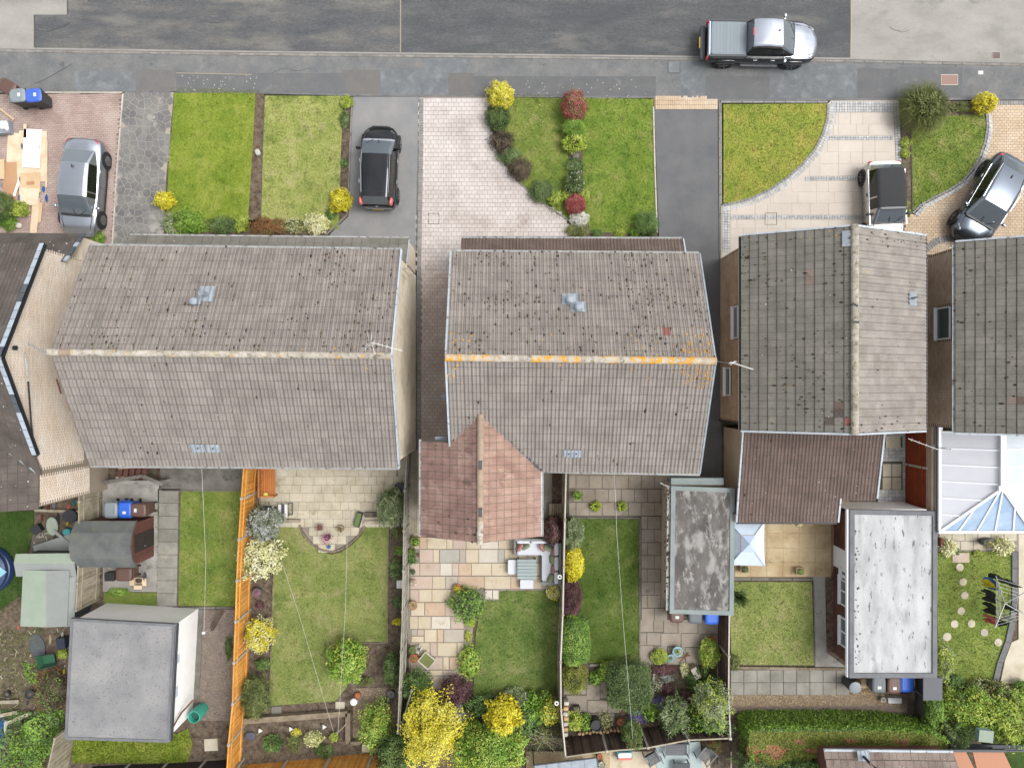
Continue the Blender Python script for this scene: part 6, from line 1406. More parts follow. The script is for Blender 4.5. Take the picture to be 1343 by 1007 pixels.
V,rn=leaves((.3,.1,.9),.6,.5,.35,700,.08,78,.4,-.3,1);addmesh('foliage',fastmesh('foliage',V,np.arange(len(V)).reshape(-1,4),rn,M['leaf_olive']),t)
B(1262,141,38,14,.35,'low green ground plants between the pampas grass and yellow shrub','leaf_olive',leaf=.05,lump=.4,name='plant',cat='plant')
B(1292,135,29,25,1.0,'rounded yellow shrub beside the pavement near the right edge','leaf_yellow',leaf=.085,name='yellow_shrub',lump=.2)
B(1187.5,187,13,14,.35,'upper of two tiny lime shrubs in the narrow bed by the beige drive','leaf_lime',leaf=.05);B(1187.5,201,13,13,.35,'lower of two tiny lime shrubs in the narrow bed by the beige drive','leaf_lime',leaf=.05)
B(1186,268,11,14,.3,'small lime plant beside the soft top car','leaf_lime',leaf=.05,name='plant',cat='plant');B(1188,279,14,9,.3,'lime plant at the tip of the curved grey kerb','leaf_lime',leaf=.05,name='plant',cat='plant');B(1183,219,8,12,.25,'tiny dark plant half way along the narrow bed','leaf_olive',leaf=.04,name='plant',cat='plant')
B(3,272,26,40,.9,'dense dark green shrub cut by the left edge above the slate porch','leaf_dark',leaf=.06,lump=.2);B(25,274,24,20,.6,'lime green shrub beside the stack of boards','leaf_lime',leaf=.07,lump=.3);B(10,290,26,22,.5,'green bushy plant behind the white garden ball','leaf_bright',leaf=.06,lump=.3)
B(129,312,18,18,.5,'small green plant between the slate porch roof and silver saloon','leaf_bright',leaf=.07);single('garden_ball',MB().sq(tuple(W(25,296,.2)),(.3,.28,.22),.9),M['stone_ball'],'white round garden ball beside the slate porch','stone ball',smooth=2)
single('rock',MB().sq(tuple(W(338,200,.2)),(.26,.34,.2),.8,rz=.4,nu=8,nv=6),M['stone_ball'],'pale rock in the soil strip between the two left lawns','rock');single('rock',MB().sq(tuple(W(755,203,.16)),(.36,.34,.12),.7,nu=9,nv=6),M['concrete_dark'],'flat grey stone in the middle planting strip','rock')
# ================================================================ planting, back gardens
B(346,688,42,42,1.5,'large silver leaved round bush beside the orange fence','leaf_silver',leaf=.11,lump=.35,mix=[('leaf_silver',1),('leaf_olive',.15)],flatn=.6,name='silver_bush',cat='bush')
B(342,732,48,44,1.4,'large cream flowering bush bursting over the orange fence','leaf_cream',leaf=.12,lump=.45,flatn=.65,mix=[('leaf_cream',1),('leaf_olive',.1)],name='cream_bush',cat='bush')
B(340,832,33,42,1.3,'yellow and cream bush half way down the orange fence','leaf_yellow',leaf=.085,lump=.3,mix=[('leaf_yellow',.8),('leaf_cream',.35)],name='yellow_bush',cat='bush')
B(345,871,19,16,.5,'small mid green bush below the yellow and cream one','leaf_green',leaf=.06);B(335,914,34,50,1.2,'dark olive bush low down beside the orange fence','leaf_olive',leaf=.07,mix=[('leaf_olive',1),('leaf_dark',.5)],name='bush',cat='bush')
B(455,867,46,52,1.7,'round lime green tree with a pink bloom over the lawn corner','leaf_bright',leaf=.12,lump=.22,mix=[('leaf_bright',1),('leaf_lime',.4)],flatn=.55,name='small_tree',cat='tree')
B(514,665,37,44,1.4,'large grey green variegated bush at the right end of the cream patio','leaf_sage',leaf=.09,lump=.25,mix=[('leaf_sage',1),('leaf_dark',.25)],name='bush',cat='bush')
B(515,876,24,42,1.2,'dark green rounded bush against the grey fence','leaf_dark',leaf=.07,lump=.2,name='bush',cat='bush');B(521,815,11,9,.4,'small bright yellow plant in the right hand bed','leaf_yellow',leaf=.06,name='plant',cat='plant')
B(519,746,17,26,.5,'mint green plant in the right hand bed of the bowed lawn','leaf_teal',leaf=.08,name='plant',cat='plant');B(523,722,12,12,.3,'tiny bright plant in the bed below the variegated bush','leaf_bright',leaf=.05,name='plant',cat='plant');B(520,698,14,16,.35,'small olive plant just below the variegated bush','leaf_olive',leaf=.05,name='plant',cat='plant');B(522,790,12,16,.35,'dark leaved plant above the small yellow one','leaf_green',leaf=.07,name='plant',cat='plant')
B(479,893,26,12,.3,'low grey green plant behind the gravel square','leaf_olive',leaf=.05,name='plant',cat='plant');B(341,793,10,10,.3,'tiny dark red plant below the pink potted one','leaf_purple',leaf=.05,name='plant',cat='plant')
B(358,974,24,24,.4,'green rosette plant in the bottom bed, left','leaf_green',leaf=.08,spike=1,name='plant',cat='plant');B(386,972,18,24,.5,'olive plant in the bottom bed, second from the left','leaf_olive',leaf=.06,name='plant',cat='plant');B(389,960,12,10,.4,'mustard coloured tuft above the olive plant','leaf_gold',leaf=.05,name='plant',cat='plant')
B(411,969,23,18,.45,'cream topped plant in the middle of the bottom bed','leaf_cream',leaf=.07,mix=[('leaf_cream',.8),('leaf_lime',.4)],name='plant',cat='plant');B(425,984,24,18,.4,'dark blue green plant below the cream topped one','leaf_dark',leaf=.07,name='plant',cat='plant');B(438,966,10,12,.45,'small lime tuft at the foot of the line post','leaf_lime',leaf=.07,name='plant',cat='plant')
B(493,952,38,52,1.5,'lime and green leafy tree over the gravel square','leaf_lime',leaf=.1,lump=.4,mix=[('leaf_lime',.8),('leaf_bright',.5)],name='small_tree',cat='tree',shell=.4)
B(548,901,38,40,1.3,'feathery mid green bush at the foot of the sandstone patio','leaf_green',leaf=.09,spike=1,lump=.2,name='bush',cat='bush');B(598,906,40,34,1.2,'deep purple leaved bush below the sandstone patio','leaf_purple',leaf=.08,lump=.2,name='purple_bush',cat='bush')
B(566,956,66,76,3.4,'big golden yellow tree at the bottom centre','leaf_gold',leaf=.10,lump=.55,flatn=.55,mix=[('leaf_gold',1),('leaf_yellow',.3)],name='golden_tree',cat='tree',shell=.3,dens=1.0)
B(525,988,62,50,2.2,'dark green tree behind the golden one at the bottom edge','leaf_dark',leaf=.1,lump=.35,name='dark_tree',cat='tree')
B(659,940,44,42,2.3,'brilliant yellow rounded tree right of the golden one','leaf_yellow',leaf=.11,lump=.25,flatn=.55,name='yellow_tree',cat='tree');B(641,984,90,64,2.6,'wide lime green tree spreading at the bottom edge','leaf_bright',leaf=.12,lump=.25,mix=[('leaf_bright',1),('leaf_lime',.6)],flatn=.5,name='lime_tree',cat='tree')
B(633,926,40,28,1.0,'dark green leafy shrub between the purple bush and yellow tree','leaf_green',leaf=.11,lump=.35);B(673,916,34,24,.9,'pale sage shrub at the lawn end above the yellow tree','leaf_sage',leaf=.08,spike=1);B(690,944,28,44,1.1,'broad leaved green shrub right of the yellow tree','leaf_green',leaf=.13,lump=.3)
B(704,927,34,36,1.1,'spiky fresh green shrub near the lawn corner post','leaf_bright',leaf=.12,spike=1);B(722,932,28,32,1.2,'yellow green spotted shrub under the white post cap','leaf_lime',leaf=.1,mix=[('leaf_lime',.6),('leaf_gold',.4)],lump=.3);B(600,938,22,30,1.0,'sparse silvery shrub between the golden tree and dark leafy shrub','leaf_silver',leaf=.05,lump=.4,shell=.3)
B(712,962,40,30,1.0,'straggly olive shrub with bare twigs beside the seen edge fence','leaf_olive',leaf=.07,lump=.5,shell=.3,dens=.5)
B(613,792,40,38,.8,'glossy green shrub at the inner corner of the sandstone patio','leaf_bright',leaf=.15,lump=.35,mix=[('leaf_green',.8),('leaf_bright',.5)]);B(617,815,14,14,.4,'small lime shrub below the glossy green one','leaf_lime',leaf=.07);B(615,868,25,40,.7,'upright lime green shrub beside the sandstone patio','leaf_lime',leaf=.12,lump=.3,mix=[('leaf_bright',.8),('leaf_lime',.6)])
B(614,834,9,14,.25,'tiny plant with orange flowers between the two patio shrubs','leaf_lime',leaf=.04,mix=[('leaf_lime',.8),('leaf_gold',.3)],name='plant',cat='plant')
B(724,696,30,34,1.5,'dark maroon bush at the corner of the garden sofa','leaf_purple',leaf=.06,lump=.2,mix=[('leaf_purple',1),('leaf_dusk',.3)],name='purple_bush',cat='bush');B(726,776,18,20,.6,'pale yellow round shrub beside the lower end of the sofa','leaf_cream',leaf=.09,lump=.15,mix=[('leaf_gold',.6),('leaf_cream',.5)])
B(752,699,26,42,1.2,'tall sage green bush right of the pale fence','leaf_sage',leaf=.07,spike=1,lump=.2,name='bush',cat='bush');B(752.5,740,27,45,1.3,'brilliant yellow oval bush right of the pale fence','leaf_yellow',leaf=.085,lump=.12,name='yellow_bush',cat='bush');B(750,785,26,46,1.3,'dull purple bush below the brilliant yellow oval one','leaf_purple',leaf=.05,spike=1,lump=.2,name='purple_bush',cat='bush')
B(754,839,38,60,1.7,'large clipped mid green bush below the purple one','leaf_bright',leaf=.08,lump=.1,box=.5,mix=[('leaf_green',.9),('leaf_bright',.7)],name='clipped_bush',cat='bush');B(753,888,33,42,1.3,'olive green clipped bush at the bottom of the striped lawn','leaf_hedge',leaf=.06,spike=1,lump=.15,name='clipped_bush',cat='bush')
B(825,900,54,58,1.6,'large square clipped dark green bush by the crossing fence','leaf_green',leaf=.075,box=.8,lump=.12,mix=[('leaf_dark',1),('leaf_teal',.5)],name='clipped_bush',cat='bush',spike=0);B(782,889,16,18,.5,'small bright plant left of the large square bush','leaf_bright',leaf=.1,name='plant',cat='plant');B(794,881,18,22,.7,'rounded pale green shrub touching the large square bush','leaf_lime',leaf=.07,mix=[('leaf_bright',.8),('leaf_lime',.5)])
B(865,861,21,20,.5,'feathery lime mound left of the blue rimmed pots','leaf_lime',leaf=.07,spike=1,lump=.1);B(930,857,26,34,.9,'lime yellow shrub at the end of the lower patio','leaf_lime',leaf=.08,lump=.25,mix=[('leaf_lime',1),('leaf_bright',.3)])
blades(919,893,46,.7,'large clump of arching strap leaves beside the wooden planter','leaf_green',140,'strap_leaf_plant','plant',.06,seed=9);B(934,920,44,46,2.4,'sage green tree beside the dark brown fence','leaf_sage',leaf=.09,lump=.45,mix=[('leaf_sage',.8),('leaf_lime',.4)],name='small_tree',cat='tree',shell=.4)
B(930,944,50,34,1.6,'fresh green tree leaning over the crossing brown fence','leaf_bright',leaf=.1,lump=.35,mix=[('leaf_green',.7),('leaf_bright',.7)],name='small_tree',cat='tree');B(884,938,34,44,1.5,'grey green willowy shrub above the crossing fence','leaf_sage',leaf=.09,spike=1,lump=.35,mix=[('leaf_sage',.8),('leaf_green',.4)])
B(870,878,34,14,.4,'low dark purple plant along the bed edge','leaf_purple',leaf=.06,name='plant',cat='plant');B(875,903,16,16,.4,'maroon plant in the middle of the flower bed','leaf_purple',leaf=.05,name='plant',cat='plant');B(899,915,20,18,.5,'dark plum plant in the shade of the sage tree','leaf_purple',leaf=.06,name='plant',cat='plant')
B(864,921,18,16,.35,'clump of violet blue flowers beside the square clipped bush','leaf_violet',leaf=.06,mix=[('leaf_violet',1),('leaf_green',.2)],name='flowers',cat='flowers');B(837,940,26,20,.35,'patch of violet blue flowers just above the crossing fence','leaf_violet',leaf=.06,mix=[('leaf_violet',1),('leaf_dark',.3)],name='flowers',cat='flowers');B(863,899,14,14,.3,'little clump of white flowers in the flower bed','leaf_olive',leaf=.05,mix=[('leaf_olive',.6),('leaf_white',.25)],name='flowers',cat='flowers')
B(875,889,16,12,.3,'pale grey blue cushion plant in the flower bed','leaf_silver',leaf=.05,name='plant',cat='plant');B(854,933,22,20,.6,'lime leaved shrub between the two violet patches','leaf_bright',leaf=.1);B(898,878,12,16,.4,'pale straw coloured tuft left of the wooden planter','leaf_cream',leaf=.08,spike=1,name='plant',cat='plant')
B(829,962,24,28,1.9,'grey green climber hanging over the crossing fence','leaf_olive',leaf=.07,spike=1,lump=.3,mix=[('leaf_olive',.7),('leaf_green',.5)],name='climber',cat='plant');B(753,946,22,22,.8,'lime leaved shrub beside the log pile','leaf_lime',leaf=.09,lump=.3);B(768,947,18,20,.7,'bright green shrub left of the dark bucket','leaf_bright',leaf=.09);B(794,944,18,22,.6,'yellowish twiggy plant right of the dark bucket','leaf_gold',leaf=.05,shell=.3,dens=.6,mix=[('leaf_olive',.6),('leaf_cream',.3)],name='plant',cat='plant')
blades(968,781,26,1.5,'spiky palm like plant beside the grey green garage roof','leaf_teal',90,'spiky_palm','plant',.05,seed=12,droop=.2);B(962,868,18,20,.6,'small olive shrub at the lower left corner of the square lawn','leaf_olive',leaf=.06)
B(1236,867,26,44,1.4,'pale lime shrub against the white roofed building','leaf_lime',leaf=.09,lump=.3,mix=[('leaf_lime',.8),('leaf_sage',.5)]);B(1245,917,30,30,1.0,'acid green shrub beside the dark flat roof','leaf_lime',leaf=.07,mix=[('leaf_lime',1),('leaf_bright',.3)]);B(1221,929,24,42,1.5,'pea green climber between the hedge and dark roof','leaf_bright',leaf=.09,lump=.3,mix=[('leaf_green',.6),('leaf_bright',.8)],name='climber',cat='plant')
B(1252,893,22,16,.6,'dark green low shrub at the foot of the stepping stone lawn','leaf_green',leaf=.07);B(1276,934,80,52,1.6,'broad lime yellow shrub at the bottom right','leaf_lime',leaf=.13,lump=.25,mix=[('leaf_lime',1),('leaf_bright',.5)],dens=1.1);B(1258,926,34,40,1.2,'dark green shrub left of the broad lime one','leaf_dark',leaf=.08,lump=.3)
B(1330,948,66,70,1.9,'large lime yellow shrub cut by the right edge','leaf_lime',leaf=.14,lump=.3,mix=[('leaf_lime',1),('leaf_bright',.4)]);B(1300,906,56,24,.9,'sage green spotted shrub along the end of the stepping stone lawn','leaf_sage',leaf=.08,spike=1,mix=[('leaf_olive',.8),('leaf_cream',.15)]);B(1342,903,24,24,.8,'bright green shrub cut by the right edge beside the pale patio','leaf_bright',leaf=.08)
B(1251,962,32,44,1.8,'grey green shrub spilling over the right end of the hedge','leaf_teal',leaf=.07,spike=1,lump=.35);B(1233,943,14,14,.8,'small mauve flowered plant at the hedge end','leaf_teal',leaf=.05,mix=[('leaf_teal',.6),('leaf_white',.2)],name='plant',cat='plant')
B(1243,718,20,20,.7,'left pale straw coloured plant by the conservatory','leaf_cream',leaf=.1,spike=1,name='plant',cat='plant');B(1315,716,26,20,.7,'right pale straw coloured plant by the conservatory','leaf_cream',leaf=.1,spike=1,name='plant',cat='plant');B(1254,723,9,9,.3,'tiny dark green plant beside the left straw coloured one','leaf_dark',leaf=.05,name='plant',cat='plant');B(1282,726,12,9,.3,'tiny lime plant at the patio edge by the pots','leaf_lime',leaf=.05,name='plant',cat='plant')
B(68,908,34,46,1.1,'dark brown red bush beside the white walled garage','leaf_purple',leaf=.07,lump=.3,mix=[('leaf_dusk',.9),('leaf_bright',.2)],name='bush',cat='bush');B(82,857,12,12,.5,'small lime plant behind the green wheelbarrow','leaf_lime',leaf=.06,name='plant',cat='plant');B(155,776,26,10,.3,'low bright weeds along the pale concrete pad','leaf_bright',leaf=.06,name='weeds',cat='plant')
B(1215,935,16,26,.9,'dark ivy beside the slate coloured ramp roof','leaf_dark',leaf=.07,name='climber',cat='plant');B(300,850,8,32,.4,'thin strip of weeds at the foot of the orange fence','leaf_dark',leaf=.06,name='weeds',cat='plant')
# hedge: one clipped body of leaves, green top and browner bare side
hd=thing('hedge','long clipped green hedge with orange brown bare patches along its lower side','hedge',tuple(W(1100,955,0)))
k2=lambda z:(H-z)/F;zt=1.9
rs=np.random.RandomState(5);P=[tuple(p[:2])for p in WL([(984,960),(1000,956),(1120,956),(1180,958),(1226,964),(1246,974),(1248,990),(1100,994),(1040,1003),(990,1014),(982,990)],zt)]
q=scatter(P,44000,rs);n=len(q);zz=np.array([noise.noise(Vector((x*1.1,y*1.1,4)))for x,y in q]);yt=np.interp(q[:,0],[9.5,20],[W(0,958,zt).y,W(0,956,zt).y]);lowr=np.clip((yt-q[:,1])/1.15,0,1)
hz=zt+zz*.10-rs.uniform(0,.16,n)-lowr*.25
def quadleaf(p,L,rs,nz=1.0,w_=.5):
    n=len(p);nn=rs.normal(0,.5,(n,3))+np.array([0,0,nz]);nn/=np.linalg.norm(nn,axis=1)[:,None];t=rs.normal(0,1,(n,3));t-=nn*(t*nn).sum(1)[:,None];t/=np.linalg.norm(t,axis=1)[:,None];b=np.cross(nn,t)
    return np.stack([p-t*L/2,p+b*L*w_/2,p+t*L/2,p-b*L*w_/2],1).reshape(-1,3)
pp=np.c_[q,hz]-np.array(hd.location);br=(lowr>.4)&(np.array([noise.noise(Vector((x*.9,y*1.4,9)))for x,y in q])>.26-.2*(lowr>.8))
L=.075*rs.uniform(.6,1.3,(n,1));V=quadleaf(pp,L,rs);V4=V.reshape(-1,4,3);rn=np.clip(.62+.5*zz-.25*lowr+rs.normal(0,.16,n),0,1)
for nm,mk_,mt in(('foliage',(~br)&(lowr<.06),'leaf_green'),('foliage',(~br)&(lowr>=.06),'leaf_hedge'),('bare_patch',br,'leaf_hedge_brown')):
    v=V4[mk_].reshape(-1,3);addmesh(nm,fastmesh('foliage',v,np.arange(len(v)).reshape(-1,4),rn[mk_],M[mt]),hd)
for(a,b,m_)in(((984,960),(990,1014),'leaf_dark'),((984,960),(1000,956),'leaf_dark'),((1000,956),(1120,956),'leaf_dark'),((1120,956),(1180,958),'leaf_dark'),((1180,958),(1226,964),'leaf_dark'),((1226,964),(1246,974),'leaf_dark')):
    A,B2=W(*a,zt),W(*b,zt);n=int((B2-A).length*1500);u=rs.uniform(0,1,n);p=np.array([A.lerp(B2,float(t_))for t_ in u]);p[:,2]=rs.uniform(.1,zt,n);p[:,:2]+=rs.normal(0,.05,(n,2));V=quadleaf(p-np.array(hd.location),.09*rs.uniform(.6,1.3,(n,1)),rs,.5)
    addmesh('foliage',fastmesh('foliage',V,np.arange(len(V)).reshape(-1,4),np.clip(rs.normal(.6,.2,n),0,1),M['leaf_bright' if m_ else m_]),hd)
hb_=MB().prism([(x*.97+15*.03,y*.97-16*.03)for x,y in P],.05,zt-.75,.5);mk('branches',hb_,M['bark'],hd)
B(1000,1004,74,34,2.1,'tangled green shrub below the bare patches of the hedge','leaf_teal',leaf=.08,spike=1,lump=.4,name='bush',cat='bush');B(1048,1001,56,32,2.0,'dense green shrub between the hedge and the brown tiled roof','leaf_green',leaf=.08,spike=1,name='bush',cat='bush')
# loose weeds, litter and soil crumbs
ground_cover([(0,825),(55,825),(40,870),(50,920),(0,935)],1500,.06,'leaf_olive',.09,.07,31,'weeds');ground_cover([(50,880),(84,870),(84,925),(50,930)],900,.08,'leaf_rust',.1,.3,32,'dead_plants');ground_cover([(30,795),(98,826),(90,850),(30,850)],260,.06,'leaf_green',.09,.08,33,'weeds');ground_cover([(0,930),(40,930),(70,925),(84,940),(60,1000),(0,1000)],2600,.1,'leaf_green',.15,.35,34,'ivy');ground_cover(rect(340,690,358,925),350,.05,'leaf_olive',.11,.05,11,'weeds');ground_cover(rect(510,690,526,900),260,.05,'leaf_green',.11,.05,12,'weeds');ground_cover(rect(316,955,470,998),300,.05,'leaf_olive',.1,.06,13,'weeds');ground_cover([(858,874),(940,872),(945,952),(850,956)],900,.06,'leaf_green',.1,.12,14,'weeds')
ground_cover([(1230,895),(1343,895),(1343,975),(1215,975)],1500,.08,'leaf_dark',.1,.3,15,'ground_plants');ground_cover([(560,915),(735,915),(738,985),(540,985)],2200,.09,'leaf_dark',.1,.4,16,'ground_plants')
ground_cover([(330,124),(345,124),(341,300),(329,300)],240,.045,'leaf_rust',.115,.04,17,'weeds');ground_cover([(640,122),(740,125),(740,131),(640,131)],260,.05,'leaf_olive',.12,.05,18,'weeds');ground_cover([(225,114),(345,119),(345,126),(228,123)],340,.05,'leaf_olive',.12,.05,19,'weeds');ground_cover(rect(255,880,305,945),160,.05,'leaf_olive',.1,.05,20,'weeds');ground_cover(rect(205,640,210,796),160,.05,'leaf_green',.11,.05,21,'weeds')
ground_cover([(660,135),(700,130),(730,160),(700,170)],40,.05,'leaf_cream',.13,.03,22,'petals');ground_cover([(237,700),(310,700),(305,790),(236,790)],60,.04,'leaf_white',.14,.03,23,'daisies')
ground_cover([(742,130),(765,130),(763,268),(772,300),(752,300),(746,270)],520,.06,'leaf_green',.12,.16,35,'ground_plants');ground_cover([(641,140),(658,140),(654,190),(676,228),(704,258),(740,286),(730,286),(690,250),(664,224),(646,190)],420,.06,'leaf_green',.12,.16,36,'ground_plants');ground_cover([(217,284),(325,288),(440,290),(425,304),(217,304)],900,.07,'leaf_green',.12,.18,37,'ground_plants');ground_cover([(776,296),(862,290),(862,308),(776,308)],260,.05,'leaf_green',.12,.1,38,'ground_plants')
# ================================================================ cars
hdg=math.radians
ST=[(-2.25,.60,.62,.52,.34),(-2.18,.74,.86,.74,.26),(-1.9,.86,1.00,.84,.22),(-1.2,.90,.99,.86,.20),(0,.90,.94,.84,.20),(.7,.90,.92,.84,.20),(1.5,.87,.84,.76,.20),(1.95,.78,.72,.64,.22),(2.2,.60,.56,.48,.28)]
G_=[(-1.62,.70,.98,.66,.99),(-.95,.80,.92,.60,1.36),(-.35,.84,.90,.62,1.43),(.28,.85,.89,.63,1.42),(.34,.85,.89,.63,1.41),(.55,.85,.89,.62,1.38),(1.28,.80,.88,.70,.90)]
a_=math.atan2(-(302-180),97-110.5)
p=W(104.5,245,.9)
def xtr1(t):mk('roof_aerial',MB().sq((-.75,0,1.46),(.16,.05,.06),.7),M['plastic_black'],t,True);mk('side_sill',MB().box(.0,.9,.2,2.2,.03,.08).box(0,-.9,.2,2.2,.03,.08),M['plastic_black'],t,True);mk('scuttle',MB().sq((1.3,0,.9),(.16,1.4,.05),.5),M['plastic_black'],t,True)
car('silver grey saloon with a red tail light on the pink block drive','parked_car','car',(p.x,p.y,.12),hdg(-94.5),ST,G_,(-1.38,1.36),'paint_silver',wr=.33,top_class='RSSBSW',handles=[(-.75,.9,.74),(.2,.9,.74)],mirrors=(.95,.88,.92,'paint_silver'),
    lights=[('headlight','lamp_clear',((1.93,.54,.60),(.34,.22,.12),-.7)),('headlight','lamp_clear',((1.93,-.54,.60),(.34,.22,.12),.7)),('tail_light','lamp_red',((-2.02,.62,.80),(.2,.3,.14),-.7)),('tail_light','lamp_red',((-2.02,-.62,.80),(.2,.3,.14),.7))],plate=(-2.24,.5,'plate_yellow'),extra=xtr1)
ST2=[(-1.86,.66,.84,.72,.34),(-1.8,.76,.98,.86,.26),(-1.4,.84,1.02,.90,.22),(-.4,.85,1.0,.90,.2),(.5,.85,1.0,.90,.2),(1.1,.84,.98,.86,.2),(1.55,.78,.86,.74,.22),(1.84,.58,.66,.56,.28)]
G2=[(-1.80,.70,1.0,.66,1.02),(-1.55,.76,1.0,.58,1.48),(-.85,.80,.99,.62,1.56),(-.32,.82,.99,.63,1.58),(-.26,.82,.99,.63,1.58),(.35,.82,.99,.63,1.55),(1.12,.78,.98,.70,1.0)]
p=W(496.5,218,.95)
def xtr2(t):
    mk('scuttle',MB().sq((1.12,0,1.0),(.14,1.45,.05),.5),M['chrome'],t,True);mk('roof_rail',MB().tube([(-1.4,-.6,1.54),(-.3,-.64,1.62),(.5,-.63,1.57)],.018,6),M['chrome'],t,True);mk('roof_rail',MB().tube([(-1.4,.6,1.54),(-.3,.64,1.62),(.5,.63,1.57)],.018,6),M['chrome'],t,True)
    mk('badge',MB().box(-1.86,0,.86,.02,.1,.08),M['chrome'],t,True);mk('grille',MB().sq((1.86,0,.55),(.1,.9,.2),.5),M['plastic_black'],t,True);mk('bumper_strip',MB().sq((-1.85,0,.62),(.12,1.3,.06),.5),M['mid_grey'],t,True);mk('roof_seam',MB().box(-1.35,0,1.535,.02,1.0,.01),M['plastic_black'],t,True)
car('black hatchback with a yellow rear plate on the grey drive','parked_car','car',(p.x,p.y,.12),hdg(88),ST2,G2,(-1.2,1.2),'paint_black',wr=.31,top_class='RSSBSW',handles=[(-.7,.86,.82),(.25,.86,.82)],mirrors=(.75,.84,.98,'paint_black'),
    lights=[('headlight','lamp_clear',((1.52,.60,.74),(.4,.12,.1),2.3)),('headlight','lamp_clear',((1.52,-.60,.74),(.4,.12,.1),-2.3)),('tail_light','lamp_pink',((-1.68,.68,1.12),(.36,.14,.36),.1)),('tail_light','lamp_pink',((-1.68,-.68,1.12),(.36,.14,.36),-.1))],plate=(-1.9,.46,'plate_yellow'),extra=xtr2)
ST3=[(-2.42,.80,1.0,.90,.5),(-2.3,.88,1.06,.98,.42),(-1.5,.90,1.08,1.0,.38),(-.4,.90,1.08,1.0,.38),(.4,.90,1.08,1.0,.38),(1.2,.90,1.10,1.0,.38),(1.9,.90,1.06,.94,.38),(2.35,.80,.94,.80,.4),(2.6,.56,.80,.64,.46)]
G3=[(-.68,.82,1.07,.70,1.10),(-.56,.84,1.07,.70,1.72),(-.40,.84,1.07,.72,1.77),(.18,.84,1.07,.72,1.79),(.24,.84,1.07,.72,1.79),(.72,.84,1.07,.72,1.74),(1.42,.80,1.07,.74,1.12)]
p=W(997,54.5,.9)
def xtr3(t):
    tn_=mk('tonneau_cover',MB().sq((-1.5,0,1.10),(1.62,1.5,.07),.12),M['tonneau'],t,True)
    for i in range(9):mk('cover_slat',MB().box(-2.15+i*.155,0,1.134,.13,1.38,.006),M['tonneau'],tn_,True)
    for s in(-1,1):mk('bed_rail',MB().beam((-2.36,s*.8,1.12),(-.72,s*.8,1.12),.09,.06),M['dark_grey'],t,True);mk('side_step',MB().beam((-.75,s*.9,.42),(.95,s*.9,.42),.10,.04),M['mid_grey'],t,True);mk('wheel_flare',MB().sq((1.55,s*.9,.72),(.9,.12,.36),.6),M['paint_pickup_side'],t,True);mk('wheel_flare',MB().sq((-1.52,s*.9,.72),(.9,.12,.36),.6),M['paint_pickup_side'],t,True)
    for s in(-1,1):mk('door_top',MB().beam((-.7,s*.835,1.03),(1.35,s*.835,1.03),.1,.1),M['paint_pickup_side'],t,True)
    mk('tailgate_trim',MB().box(-2.36,0,1.06,.06,1.55,.06),M['chrome'],t,True);mk('rear_bumper',MB().sq((-2.56,0,.58),(.26,1.6,.2),.4),M['dark_grey'],t,True);mk('tow_bar',MB().tube([(-2.5,0,.45),(-2.75,0,.45),(-2.78,0,.58)],.03,6),M['plastic_black'],t,True)
    mk('high_brake_light',MB().box(-.58,0,1.70,.05,.34,.06),M['lamp_red'],t,True);mk('grille',MB().sq((2.52,0,.70),(.16,.9,.2),.4),M['mid_grey'],t,True);mk('scuttle',MB().sq((1.42,0,1.1),(.14,1.5,.05),.5),M['plastic_black'],t,True);mk('roof_aerial',MB().sq((.55,.05,1.81),(.1,.04,.05),.7),M['plastic_black'],t,True)
car('black pickup truck with pale bonnet and closed grey bed cover on the road','pickup_truck','pickup truck',(p.x,p.y,.04),hdg(-1),ST3,[(x_,a_*.93,b_,c_*.88,d_)for x_,a_,b_,c_,d_ in G3],(-1.55,1.58),'paint_pickup_side',roof='paint_pickup',hood='paint_pickup',wr=.38,top_class='RSSBSW',handles=[(-.25,.92,.95),(.55,.92,.95)],mirrors=(1.0,.92,1.2,'chrome'),
    lights=[('headlight','lamp_clear',((2.28,.60,.84),(.34,.2,.14),-.6)),('headlight','lamp_clear',((2.28,-.60,.84),(.34,.2,.14),.6)),('tail_light','lamp_red',((-2.42,.8,.86),(.1,.16,.3))),('tail_light','lamp_red',((-2.42,-.8,.86),(.1,.16,.3)))],plate=(-2.7,.56,'plate_yellow'),extra=xtr3)
ST4=[(-1.82,.64,.80,.68,.34),(-1.72,.78,.94,.84,.26),(-1.2,.84,.96,.88,.2),(0,.84,.95,.88,.2),(.8,.84,.95,.86,.2),(1.4,.80,.88,.76,.22),(1.72,.70,.76,.62,.26),(1.86,.52,.62,.50,.3)]
G4_=[(-1.62,.74,.95,.68,.98),(-1.35,.78,.95,.60,1.34),(-.7,.80,.95,.64,1.42),(-.12,.80,.95,.64,1.42),(-.06,.80,.95,.64,1.42),(.42,.80,.95,.63,1.38),(1.0,.76,.94,.68,.98)]
p=W(1161.5,264,.9)
def xtr4(t):mk('belt_trim',MB().beam((-1.4,.83,.93),(1.1,.83,.92),.03,.03).beam((-1.4,-.83,.93),(1.1,-.83,.92),.03,.03),M['chrome'],t,True);mk('indicator',MB().sq((.95,.85,.72),(.1,.03,.06),.6),M['amber'],t,True);mk('indicator',MB().sq((.95,-.85,.72),(.1,.03,.06),.6),M['amber'],t,True);mk('scuttle',MB().sq((1.02,0,.96),(.12,1.45,.05),.5),M['plastic_black'],t,True);mk('header_rail',MB().sq((.46,0,1.40),(.1,1.2,.04),.5),M['mid_grey'],t,True)
